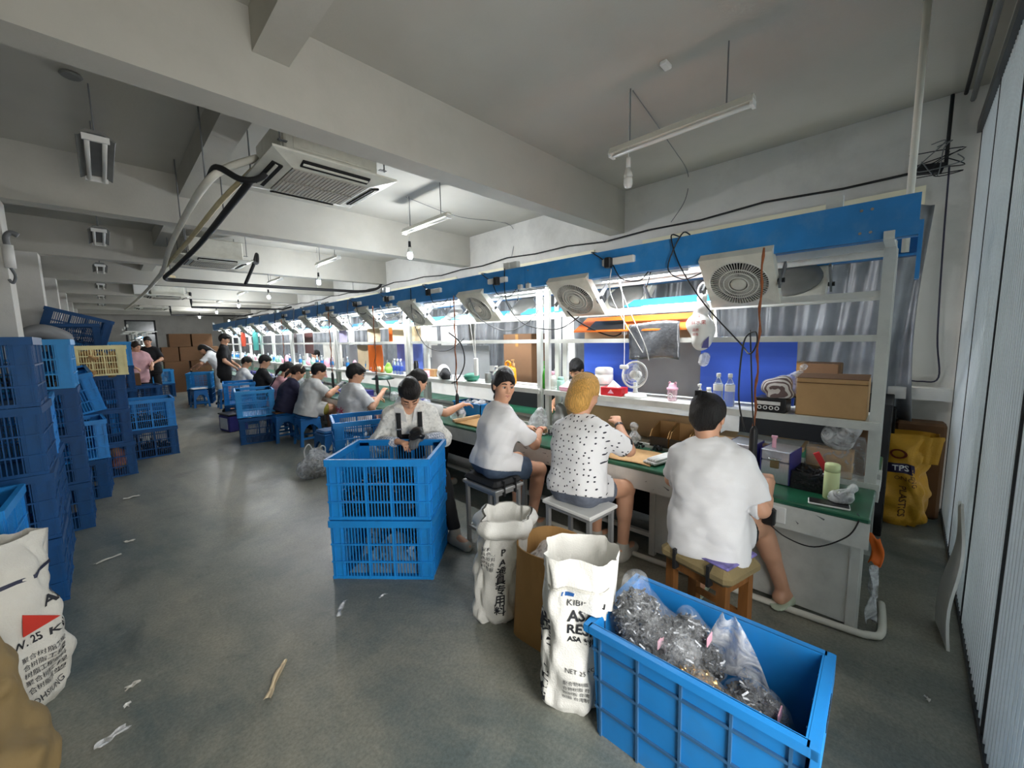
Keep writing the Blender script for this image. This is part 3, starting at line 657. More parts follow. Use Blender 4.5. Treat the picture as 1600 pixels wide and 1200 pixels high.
ls=led_strip(); ls.location=(2.81,1.42,1.975); ls['group']='lit tubes under the blue beam'; ls['label']='lit tube under the blue beam between the first and second fans'
for k in range(13):
    y=1.42+1.245*k
    if k: dup(ls,(2.81,y,1.975),0,'lit tube under the blue beam, %s from the right'%('','second','third','fourth','fifth','sixth','seventh','eighth','ninth','tenth','eleventh','twelfth','last')[k])
    area('beam_tube_light',(2.81,y,1.968),.03,.66,5.5,(.97,.985,1.0),(0,R(-32),0))
# bench lamp over the far-left second line
for k in range(2): dup(lamp,(1.0,20.4+1.9*k,1.8),0,('lit lamp over the second bench line, nearer one','lit lamp over the second bench line, farther one')[k])
for k in range(2): area('bench_tube_light',(1.0,20.4+1.9*k,1.79),.05,.96,7,(.96,.98,1.0))

# ---- power strips, adaptors and cords on the blue beam
def power_strip(y,label,seed):
    rr=random.Random(seed); r=thing('power_strip',label,'power strip',(2.715,y,2.1))
    part('strip_body',MB().rbox((0,0,0),(.035,.26,.05),.006),m_white,r)
    part('adaptor',MB().rbox((-.035,.02+rr.uniform(-.06,.06),-.01),(.05,.05,.075),.006),m_black,r)
    a=rr.uniform(-.05,.05)
    part('cord',MB().tube(curve([(-.03,a,-.03),(-.04,a-.08,-.14),(.0,a-.2,-.16),(.06,a-.25,-.08),(.1,a-.2,-.2)]),.0045,5),m_black,r,True)
    part('cord',MB().tube(curve([(.0,.12,.02),(-.02,.2,.08),(.02,.24,.1),(.1,.22,.1)]),.0045,5),m_black,r,True)
for k,y in enumerate((1.56,2.85,3.9,4.95,5.9,6.9,8.0,9.3)):
    power_strip(y,['white power strip with black plugs on the blue beam, first from the right','white power strip with black adaptor, second from the right on the beam','power strip, third from the right on the blue beam','power strip, fourth from the right on the blue beam','power strip, fifth from the right on the blue beam','power strip, sixth from the right on the blue beam','power strip, seventh from the right on the blue beam','power strip, farthest on the blue beam'][k],k)
def hang_cord(label,pts,r=.0045,m=None): tubeobj('electric_cable',label,'cord',curve(pts,6),r,m or m_black,6)
hang_cord('long black cord looping over the blue beam down to the hanging driver',[(2.8,1.15,2.21),(2.715,1.17,2.2),(2.70,1.1,2.0),(2.72,.95,1.75),(2.6,.7,1.5),(2.5,.62,1.44),(2.47,.58,1.5),(2.5,.6,1.56),(2.53,.66,1.5),(2.52,.67,1.2),(2.52,.63,1.0)])
hang_cord('second black cord loop over the blue beam beside the long one',[(2.8,1.08,2.21),(2.71,1.1,2.2),(2.7,1.18,2.0),(2.75,1.1,1.92),(2.8,1.0,1.95)])
hang_cord('black cord hanging in a wide loop below the beam behind the worker looking back',[(2.715,2.75,2.2),(2.70,2.72,1.9),(2.75,2.55,1.68),(2.8,2.2,1.62),(2.85,2.0,1.72)])
hang_cord('grey cord hanging in a loop at the third fan',[(2.72,3.3,2.0),(2.7,3.1,1.75),(2.8,2.8,1.62),(2.85,2.5,1.75),(2.86,2.42,1.95)],.005,m_grey)
hang_cord('black looped cord below the fourth fan',[(2.715,4.4,2.18),(2.7,4.35,1.8),(2.7,4.1,1.48),(2.75,3.75,1.42),(2.8,3.5,1.55)])
hang_cord('round black cord loop around the second twine hanger',[(2.6,3.5,1.62),(2.6,3.3,1.5),(2.6,3.25,1.3),(2.6,3.38,1.12),(2.6,3.48,1.08)],.007)
hang_cord('white cord loop at the fifth fan',[(2.72,5.2,2.02),(2.7,5.0,1.85),(2.72,4.75,1.88),(2.8,4.6,2.0)],.008,m_white)
hang_cord('white cord hanging to the switch box beside the desk fan',[(2.78,1.62,2.03),(2.82,1.55,1.8),(2.9,1.44,1.5),(2.95,1.42,1.36)],.004,m_white)
hang_cord('white cord running beside the first power strip',[(2.72,1.62,2.05),(2.76,1.64,1.85),(2.9,1.5,1.5),(2.98,1.46,1.38)],.004,m_white)
for k in range(7):
    y=6.2+k*1.25
    hang_cord(['dark cord loop beneath the beam at the sixth fan','dark cord loop beneath the beam at the seventh fan','dark cord loop beneath the beam at the eighth fan','dark cord loop beneath the beam at the ninth fan','dark cord loop beneath the beam at the tenth fan','dark cord loop beneath the beam at the eleventh fan','dark cord loop beneath the beam at the farthest fans'][k],[(2.715,y,2.18),(2.69,y-.02,1.9),(2.72,y-.2,1.72),(2.8,y-.4,1.85)],.006,m_black if k%2 else m_grey)
hang_cord('tangled thin cables below the beam behind the green bottle',[(2.9,2.3,1.98),(2.92,2.15,1.75),(2.95,1.95,1.62),(2.98,1.75,1.55),(3.0,1.65,1.6)],.006)
# ---- electric drivers hanging on twine
def hang_driver(label,x,y,zt,zb):
    r=thing('hanging_screwdriver',label,'screwdriver',(x,y,zb))
    part('driver_body',MB().lathe([(.006,-.06),(.01,-.03),(.018,-.02),(.02,.0),(.021,.17),(.017,.2),(.008,.22)],14),m_black,r,True)
    part('bit',MB().cyl((0,0,-.12),(0,0,-.05),.004,n=6),m_chrome,r)
    pts=[(.004*math.sin(i*1.1),.004*math.cos(i*1.3),.21+(zt-zb-.21)*i/22) for i in range(23)]
    part('twine',MB().tube(pts,[.005+.003*(i%3==0) for i in range(23)],6),m_twine,r,True)
    part('power_lead',MB().tube(curve([(.0,.0,.2),(-.02,.01,.35),(.02,.03,.5),(.03,.05,.75)]),.004,5),m_black,r,True)
hang_driver('black electric driver hanging on knotted twine beside the nearest worker',2.50,.58,2.0,.82)
hang_driver('black electric driver on twine above the blue bin of the second bench',2.62,3.42,2.0,.75)
hang_driver('black electric driver held on its cord by the man in glasses',2.52,5.02,2.0,.88)
hang_driver('black electric driver on twine beside the man in mustard shorts',2.52,6.5,2.0,.85)
hang_driver('black electric driver on twine near the man in the black tee',2.56,9.0,2.0,.95)
# ================= plastic crates
def crate_mesh(L,W,H,ribs=2,step=.0205,name='crate'):
    m=MB(); t=.006
    m.b2((-L/2+.02,-W/2+.02,.0),(L/2-.02,W/2-.02,.008))
    for (n,hw,off,ax) in ((L,L/2,W/2,0),(W,W/2,L/2,1)):
        for s in (-1,1):
            def B(u0,u1,z0,z1,d0,d1):
                a,b=sorted((s*(off+d0),s*(off+d1)))
                if ax==0: m.b2((u0,a,z0),(u1,b,z1))
                else: m.b2((a,u0,z0),(b,u1,z1))
            c=.085 if ax==0 else .075
            B(-hw,-hw+c,.0,H-.02,-.012,-.004); B(hw-c,hw,.0,H-.02,-.012,-.004)          # solid corner panels
            B(-hw-.004,hw+.004,H-.045,H,-.012,.010)                                      # rim
            B(-hw-.004,hw+.004,0,.02,-.012,.0)
            for k in range(1,ribs+1):
                z=(H-.045)*k/(ribs+1); B(-hw,hw,z-.005,z+.005,-.012,.004)
            nm=2 if ax==0 else 1
            for k in range(1,nm+1):
                u=-hw+c+(2*hw-2*c)*k/(nm+1); B(u-.006,u+.006,0,H-.02,-.012,.003)
            u=-hw+c+step*.6
            while u<hw-c-.006: B(u-.0028,u+.0028,.01,H-.04,-.009,-.003); u+=step
            for u in (-hw+.02,-hw+c-.014,hw-.02,hw-c+.014): B(u-.003,u+.003,0,H-.02,-.004,.002)
    return m.mesh(name,m_blue)
CRL,CRW,CRH=.66,.50,.40
crate_me=crate_mesh(CRL,CRW,CRH); crate_me2=crate_me.copy(); crate_me2.materials[0]=m_blue2; crate_me3=crate_me.copy(); crate_me3.materials[0]=m_blue3
crate_y=crate_mesh(.46,.34,.34,ribs=3,step=.02,name='crate_small'); crate_y.materials[0]=m_yellowcrate
KM={'b':crate_me,'d':crate_me2,'l':crate_me3,'y':crate_y}
def crate(label,x,y,z,rz=0,k='b',rot=None,group=None):
    o=link('plastic_crate',KM[k],loc=(x,y,z),rot=rot or (0,0,R(rz))); return tag(o,label,'crate',group)
def heap(name,label,x,y,z,sx,sy,h,m,n=60,size=.03,rz=0,seed=1,cat='parts'):
    """loose heap of small parts: many little rods and blocks in one object"""
    rr=random.Random(seed); mb=MB()
    for i in range(n):
        u,v=rr.uniform(-1,1),rr.uniform(-1,1); q=max(0,1-.5*(u*u+v*v)); 
        c=(u*sx/2,v*sy/2,rr.uniform(.1,1)*h*q); M=Matrix.Translation(c)@Euler((rr.uniform(0,6),rr.uniform(0,6),rr.uniform(0,6))).to_matrix().to_4x4()
        mb.box((0,0,0),(size*rr.uniform(.5,1.6),size*rr.uniform(.25,.6),size*rr.uniform(.25,.6)),M)
    mb.raw([(-sx/2,-sy/2,0),(sx/2,-sy/2,0),(sx/2,sy/2,0),(-sx/2,sy/2,0),(0,0,h*.7)],[(3,2,1,0),(0,1,4),(1,2,4),(2,3,4),(3,0,4)])
    return tag(part(name,mb,m,loc=(x,y,z),rot=(0,0,rz)),label,cat,kind='stuff')
# centre pair
crate('upper of the two blue crates in the aisle, filled with black parts',1.327,2.51,.405,-48,'b')
crate('lower of the two blue crates standing in the middle aisle',1.327,2.51,.0,-48,'b')
heap('black_parts_heap','black plastic parts filling the upper aisle crate',1.327,2.51,.42,.6,.44,.24,m_blackbits,420,.035,R(-48),3)
heap('black_parts_heap','pale plastic sheets of parts in the lower aisle crate',1.327,2.51,.012,.5,.4,.28,mat('parts_bag_grey','8fa3b4',.3,var=.3,scale=8),40,.1,R(-48),4)
# behind the apron woman
crate('blue crate on top behind the apron woman, half full',1.80,3.82,.405,-18,'b'); crate('blue crate beneath the one behind the apron woman',1.80,3.82,0,-18,'d')
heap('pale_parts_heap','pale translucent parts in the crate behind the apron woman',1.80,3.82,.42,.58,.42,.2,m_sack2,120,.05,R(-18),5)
# stack A (nearest left)
A=[('lowest','d'),('second','d'),('third','d'),('top','d')]
for k,(n,c) in enumerate(A): crate('%s shaded blue crate of the stack nearest the left edge'%n,-.62,3.83,k*.402,(0,1,-1,0)[k],c)
for k in range(3): crate('%s crate of the short three-high blue stack second from the left edge'%('lowest','middle','top')[k],-.63,4.42+.012*k,k*.402,(0,-1,2)[k],('d','d','b')[k])
for k in range(4): crate('%s crate of the four-high stack under the big light blue crate'%('lowest','second','third','light blue top')[k] if k<3 else 'large light blue crate topping the left stack beside the yellow crate',-.52,5.14,k*.402,(0,1,0,-1)[k],('d','d','d','l')[k])
for k in range(2): crate('%s crate of the stack carrying the tilted blue crate'%('lower','upper')[k],-.40,6.02,k*.402,(-3,4)[k],('d','b')[k])
crate('tilted blue crate holding clear packs, leaning on the left stack',-.38,6.08,.86,rot=(R(7),R(-12),R(4)),k='b')
for k in range(3): crate('%s crate of the stack below the pale yellow crate'%('lowest','middle','top')[k],-.18,6.8,k*.402,(2,0,-2)[k],('d','d','d')[k])
crate('pale yellow crate on the left stack, full of cardboard',-.05,6.62,1.21,0,'y')
heap('card_scraps','brown card scraps in the yellow crate',-.05,6.62,1.23,.36,.26,.3,m_cardl,40,.12,0,8)
crate('lowest front blue crate beside the white sack at the left edge',-.72,3.18,.0,2,'b'); crate('bright blue crate on the lowest front one at the left edge',-.72,3.18,.402,-2,'b')
for k in range(2): crate('%s blue crate of the two-high pair at the aisle edge on the left'%('lower','upper')[k],.30,7.58,k*.402,0,('d','b')[k])
heap('dark_parts_heap','dark parts in the upper crate of the aisle-edge pair',.30,7.58,.42,.56,.42,.2,m_blackbits,150,.05,0,9)
heap('dark_parts_heap','dark parts in the lower crate of the aisle-edge pair',.30,7.58,.012,.56,.42,.22,m_blackbits,150,.05,0,10)
heap('dark_parts_heap','dark parts in the light blue top crate',-.52,5.14,1.22,.56,.42,.1,m_blackbits,120,.05,0,11)
heap('green_parts_heap','dark green goods in the top crate of the short left stack',-.63,4.44,.82,.56,.42,.22,mat('olive_parts','4a5144',.5,var=.4,scale=20),110,.06,0,12)
# back stack with tilted crates on top
for k in range(4): crate('%s crate of the tall back stack by the column'%('lowest','second','third','fourth')[k],-.30,8.35,k*.36,(0,2,0,0)[k],'d')
crate('shaded blue crate on top of the tall back stack',-.26,8.3,1.45,90,'d'); crate('shaded blue crate tipped up on the tallest back stack',-.30,8.45,1.62,rot=(R(4),R(17),R(4)),k='d')
for k in range(4): crate('%s crate of the stack under the grey cloth roll by the column'%('lowest','second','third','top')[k],-.62,7.62,k*.402,(0,1,0,-1)[k],'d')
tag(part('grey_cloth_roll',MB().tube(curve([(-.75,7.7,1.66),(-.55,7.75,1.74),(-.35,7.85,1.66),(-.3,7.9,1.62)]),[.03+.07*math.sin(math.pi*i/18)for i in range(19)],10),m_greyboard,smooth=True),'grey cloth roll lying beside the column on the crates','cloth')
for k in range(4): crate('%s crate of the far left stack behind the yellow crate'%('lowest','second','third','light blue top')[k],.0,9.6,k*.402,0,('d','d','d','l')[k])
for k in range(2): crate('%s crate of the far left row beside the pink worker'%('lower','upper')[k],.35,10.1,k*.402,5,('d','d')[k])
for k in range(3): crate('%s crate of the far left group by the pink worker'%('lowest','middle','top')[k],-.05,11.3,k*.402,-4,'d')
for k in range(2): crate('%s crate of the far pair in front of the cartons'%('lower','upper')[k],1.15,15.8,k*.402,90,('d','l')[k])
crate('far blue crate beside the small blue stool',1.72,13.2,.40,75,'l'); crate('lower far crate beside the small blue stool',1.72,13.2,0,75,'d')
crate('light blue crate on the dark crate behind the pink and navy workers',1.62,7.4,.42,80,'l'); crate('dark crate under the light blue one behind the pink and navy workers',1.64,7.42,.0,80,'d')
crate('blue crate beside the man in the black tee',1.78,9.2,.405,80,'b'); crate('lower blue crate beside the man in the black tee',1.78,9.2,0,80,'d')
bx=thing('storage_box','indigo storage box with a white side standing below the light blue crate','box',(1.52,8.55,0),R(10))
part('box_body',MB().rbox((0,0,.14),(.3,.42,.28),.015),m_purple,bx); part('box_lid',MB().rbox((0,0,.3),(.32,.44,.03),.01),m_black,bx); part('side_label',MB().box((-.153,0,.14),(.006,.3,.2)),m_white,bx)
# ---- cartons at the far end of the aisle
def carton(label,x,y,z,sx,sy,sz,m,rz=0,tape=True,group=None,flaps=False):
    r=thing('carton',label,'carton',(x,y,z),R(rz),group)
    part('carton_body',MB().rbox((0,0,sz/2),(sx,sy,sz),.006),m,r)
    if tape:
        part('tape',MB().box((0,0,sz+.001),(sx*1.002,.05,.003)).box((-sx/2-.001,0,sz*.88),(.003,.05,sz*.22)).box((0,-sy/2-.001,sz*.5),(.05,.003,sz*.9) if flaps else (.012,.003,sz*.98)),m_tape,r)
    return r
G='brown cartons stacked at the far end of the aisle'
rows=[[(1.62,.50),(2.2,.62)],[(1.62,.62),(2.25,.55)],[(1.48,.42),(2.02,.62),(2.55,.4)],[(1.75,.55),(2.33,.55)]]
zz=0; cnt=0
words=[['lower left','lower right'],['second layer left','second layer right'],['third layer left','third layer middle','third layer right'],['top left','top right']]
for k,row in enumerate(rows):
    h=(.5,.5,.46,.42)[k]
    for j,(x,sx) in enumerate(row): carton('brown carton, %s of the stack at the far aisle end'%words[k][j],x,16.95+.03*(j%2),zz,sx-.01,.5,h-.003,m_cardd,random.uniform(-1.5,1.5),False,G)
    zz+=h
carton('brown carton on the left crates in front of the far pink worker',.28,10.15,.81,.3,.3,.22,m_cardd)
tag(part('cloth_bundle',MB().lathe([(.02,0),(.16,.04),(.19,.12),(.15,.22),(.05,.26)],14),m_cardl,loc=(.3,11.3,.0),smooth=True),'brown bundle beside the far left crates','bundle')
# ---- stools
def plastic_stool(label,x,y,rz=0,h=.45):
    r=thing('plastic_stool',label,'stool',(x,y,0),R(rz),'blue plastic stools')
    part('seat',MB().rbox((0,0,h-.02),(.27,.27,.04),.02).rbox((0,0,h-.05),(.29,.29,.03),.01),m_stool,r)
    for sx in (-1,1):
        for sy in (-1,1):
            l=MB(); l.raw([(sx*.10,sy*.135,h-.05),(sx*.135,sy*.135,h-.05),(sx*.135,sy*.10,h-.05),(sx*.105,sy*.105,h-.05),(sx*.125,sy*.17,0),(sx*.17,sy*.17,0),(sx*.17,sy*.125,0),(sx*.14,sy*.14,0)],[(0,1,5,4),(1,2,6,5),(2,3,7,6),(3,0,4,7),(4,5,6,7),(3,2,1,0)])
            part('leg',l,m_stool,r)
    ar=MB()
    for a in range(4):
        M=Matrix.Rotation(a*math.pi/2,4,'Z'); n=10; z1=h-.05
        vs=[];fs=[]
        for i in range(n+1):
            x_=-.115+.23*i/n; zz_=h-.13-.12*abs(2*i/n-1)**2.2; vs+=[(x_,.142+(h-zz_)*.05,zz_),(x_,.14,z1),(x_,.132+(h-zz_)*.05,zz_),(x_,.13,z1)]
        for i in range(n): b=i*4; fs+=[(b,b+4,b+5,b+1),(b+2,b+3,b+7,b+6),(b,b+2,b+6,b+4)]
        ar.raw(vs,fs,M)
    part('arched_skirt',ar,m_stool,r)
    part('stretcher',MB().b2((-.145,.145,.1),(.145,.157,.13)).b2((-.145,-.157,.1),(.145,-.145,.13)).b2((.145,-.145,.1),(.157,.145,.13)).b2((-.157,-.145,.1),(-.145,.145,.13)),m_stool,r)
    return r
S1=plastic_stool('blue plastic stool in front, beside the clear bag of parts',1.92,5.15,5)
plastic_stool('blue plastic stool under the man in the pink-print tee',2.1,4.95,0); plastic_stool('blue plastic stool under the man in mustard shorts',2.08,6.45,0)
plastic_stool('blue plastic stool under the worker with the pink back',1.98,7.55,0); plastic_stool('blue plastic stool with a cardboard pad under the navy worker',1.9,6.98,0)
tag(part('cardboard_pad',MB().rbox((0,0,.01),(.28,.28,.02),.005),m_cardd,loc=(1.9,6.98,.45)),'brown cardboard pad on the stool of the navy worker','pad')
plastic_stool('blue plastic stool under the man in the black tee',2.1,9.05); plastic_stool('blue plastic stool under the far worker in white',2.08,10.4)
plastic_stool('small blue stool with a white top standing in the far aisle',1.55,12.35,8); tag(part('stool_pad',MB().rbox((0,0,.008),(.3,.3,.016),.005),m_white,loc=(1.55,12.35,.45),rot=(0,0,R(8))),'white pad on the far aisle stool','pad')
plastic_stool('far blue stool behind the standing man in black',1.98,11.7); plastic_stool('blue stool under the woman with the reaching arm',2.0,3.5)
plastic_stool('blue stool under the apron woman',1.72,2.92,20)
def metal_stool(label,x,y,top,tm,cush=None,rz=0,sx=.25,sy=.36,h=.5):
    r=thing('metal_stool',label,'stool',(x,y,0),R(rz))
    for a in (-1,1):
        for b in (-1,1): part('leg',MB().b2((a*(sx/2-.015)-.0125,b*(sy/2-.015)-.0125,0),(a*(sx/2-.015)+.0125,b*(sy/2-.015)+.0125,h-.02)),m_stoolmetal,r)
    fr=MB(); fg=MB()
    for b in (-1,1): fr.b2((-sx/2,b*(sy/2-.015)-.012,h-.045),(sx/2,b*(sy/2-.015)+.012,h-.02)); fg.b2((-sx/2,b*(sy/2-.015)-.01,.1),(sx/2,b*(sy/2-.015)+.01,.12))
    for a in (-1,1): fr.b2((a*(sx/2-.015)-.012,-sy/2,h-.045),(a*(sx/2-.015)+.012,sy/2,h-.02)); fg.b2((a*(sx/2-.015)-.01,-sy/2,.1),(a*(sx/2-.015)+.01,sy/2,.12))
    part('frame',fr,m_stoolmetal,r); part('foot_ring',fg,m_stoolmetal,r)
    part('seat',MB().rbox((0,0,h-.008),(sx+.03,sy+.03,.024),.005),tm,r)
    if cush: part('cushion',MB().rbox((0,0,h+.03),(sx+.03,sy+.02,.055),.025),cush,r); part('strap',MB().b2((-.06,-sy/2-.02,h-.05),(-.05,sy/2+.02,h+.058)).b2((.05,-sy/2-.02,h-.05),(.06,sy/2+.02,h+.058)),m_blackm,r)
metal_stool('metal stool with white top under the blond worker',2.04,1.43,None,m_white,None,-4)
metal_stool('metal stool with black cushion under the woman looking back',1.97,2.17,None,m_stoolmetal,m_blackm,-2,h=.48)
ws=thing('wooden_stool','wooden stool with khaki padded seat under the nearest worker','stool',(2.09,.66,0),R(-14))
for a in (-1,1):
    for b in (-1,1): part('leg',MB().box((a*.1,b*.14,.19),(.045,.05,.38),None,.9),m_wood,ws)
part('apron',MB().b2((-.12,-.16,.33),(.12,.16,.38)),m_wood,ws); part('cushion',MB().rbox((0,0,.41),(.30,.39,.085),.03),m_khaki,ws)
part('strap',MB().b2((-.157,-.1,.35),(.157,-.085,.456)).b2((-.157,.085,.35),(.157,.1,.456)),m_blackm,ws); part('seat_pad',MB().rbox((.01,-.02,.458),(.26,.3,.016),.006),mat('purple_floral_pad','7d74b5',.8,var=.4,scale=25),ws)
part('stretcher',MB().b2((-.1,-.15,.12),(-.08,.15,.15)).b2((.08,-.15,.12),(.1,.15,.15)),m_wood,ws)
# ---- big blue tote in the foreground
tt=thing('storage_tote','large blue open tote full of bagged metal parts in the foreground','tote',(1.42,.46,0),R(1.5))
tx,ty,th=.40,.68,.46
tb=MB(); k=.93
def frus(s0,s1,z0,z1,inner):
    a0,b0=tx/2*s0-inner,ty/2*s0-inner; a1,b1=tx/2*s1-inner,ty/2*s1-inner
    return [(-a0,-b0,z0),(a0,-b0,z0),(a0,b0,z0),(-a0,b0,z0),(-a1,-b1,z1),(a1,-b1,z1),(a1,b1,z1),(-a1,b1,z1)]
o_=frus(k,.985,0,th,0); i_=frus(k,.985,.012,th,.006)
tb.raw(o_+i_,[(3,2,1,0),(0,1,5,4),(1,2,6,5),(2,3,7,6),(3,0,4,7),(8,9,10,11),(9,8,12,13),(10,9,13,14),(11,10,14,15),(8,11,15,12),(4,5,13,12),(5,6,14,13),(6,7,15,14),(7,4,12,15)])
part('tote_body',tb,m_tote,tt)
rm=MB()
for (a,b,c,d) in ((-tx/2-.02,-ty/2-.02,tx/2+.02,-ty/2+.006),(-tx/2-.02,ty/2-.006,tx/2+.02,ty/2+.02),(-tx/2-.02,-ty/2,-tx/2+.006,ty/2),(tx/2-.006,-ty/2,tx/2+.02,ty/2)): rm.b2((a,b,th-.03),(c,d,th))
ro=part('rim',rm,m_tote,tt)
hg=MB()
for q in (-.05,0,.05): hg.b2((q-.019,-ty/2-.0255,th-.062),(q+.019,-ty/2-.02,th-.034))
part('end_band',MB().b2((-tx/2-.02,-ty/2-.024,th-.10),(tx/2+.02,-ty/2-.004,th-.001)),m_tote,ro); part('grip_slot',hg,m_dark,ro)
for s in (-1,1):
    rb=MB()
    for q in np.linspace(-.30,.30,5):
        def sc(z): return (k+(.985-k)*z/th)
        rb.raw([(s*(tx/2*sc(0)-.0),q-.005,0),(s*(tx/2*sc(0)+.008),q-.004,0),(s*(tx/2*sc(0)+.008),q+.004,0),(s*(tx/2*sc(0)),q+.005,0),(s*(tx/2*sc(th)),q-.005,th-.03),(s*(tx/2*sc(th)+.008),q-.004,th-.03),(s*(tx/2*sc(th)+.008),q+.004,th-.03),(s*tx/2*sc(th),q+.005,th-.03)],[(0,1,5,4),(1,2,6,5),(2,3,7,6)])
    for z in (.12,.24,.36):
        rb.b2((min(s*tx/2*sc(z),s*(tx/2*sc(z)+.008)),-ty/2*sc(z),z-.005),(max(s*tx/2*sc(z),s*(tx/2*sc(z)+.008)),ty/2*sc(z),z+.005))
    part('rib',rb,m_toterib,tt)
    rb=MB()
    for q in (-.12,0,.12): rb.b2((q-.004,min(s*ty/2*.95,s*(ty/2*.985+.008)),0),(q+.004,max(s*ty/2*.95,s*(ty/2*.985+.008)),th-.03))
    for z in (.12,.24,.36): rb.b2((-tx/2*sc(z),min(s*ty/2*sc(z),s*(ty/2*sc(z)+.008)),z-.005),(tx/2*sc(z),max(s*ty/2*sc(z),s*(ty/2*sc(z)+.008)),z+.005))
    part('rib',rb,m_toterib,tt)
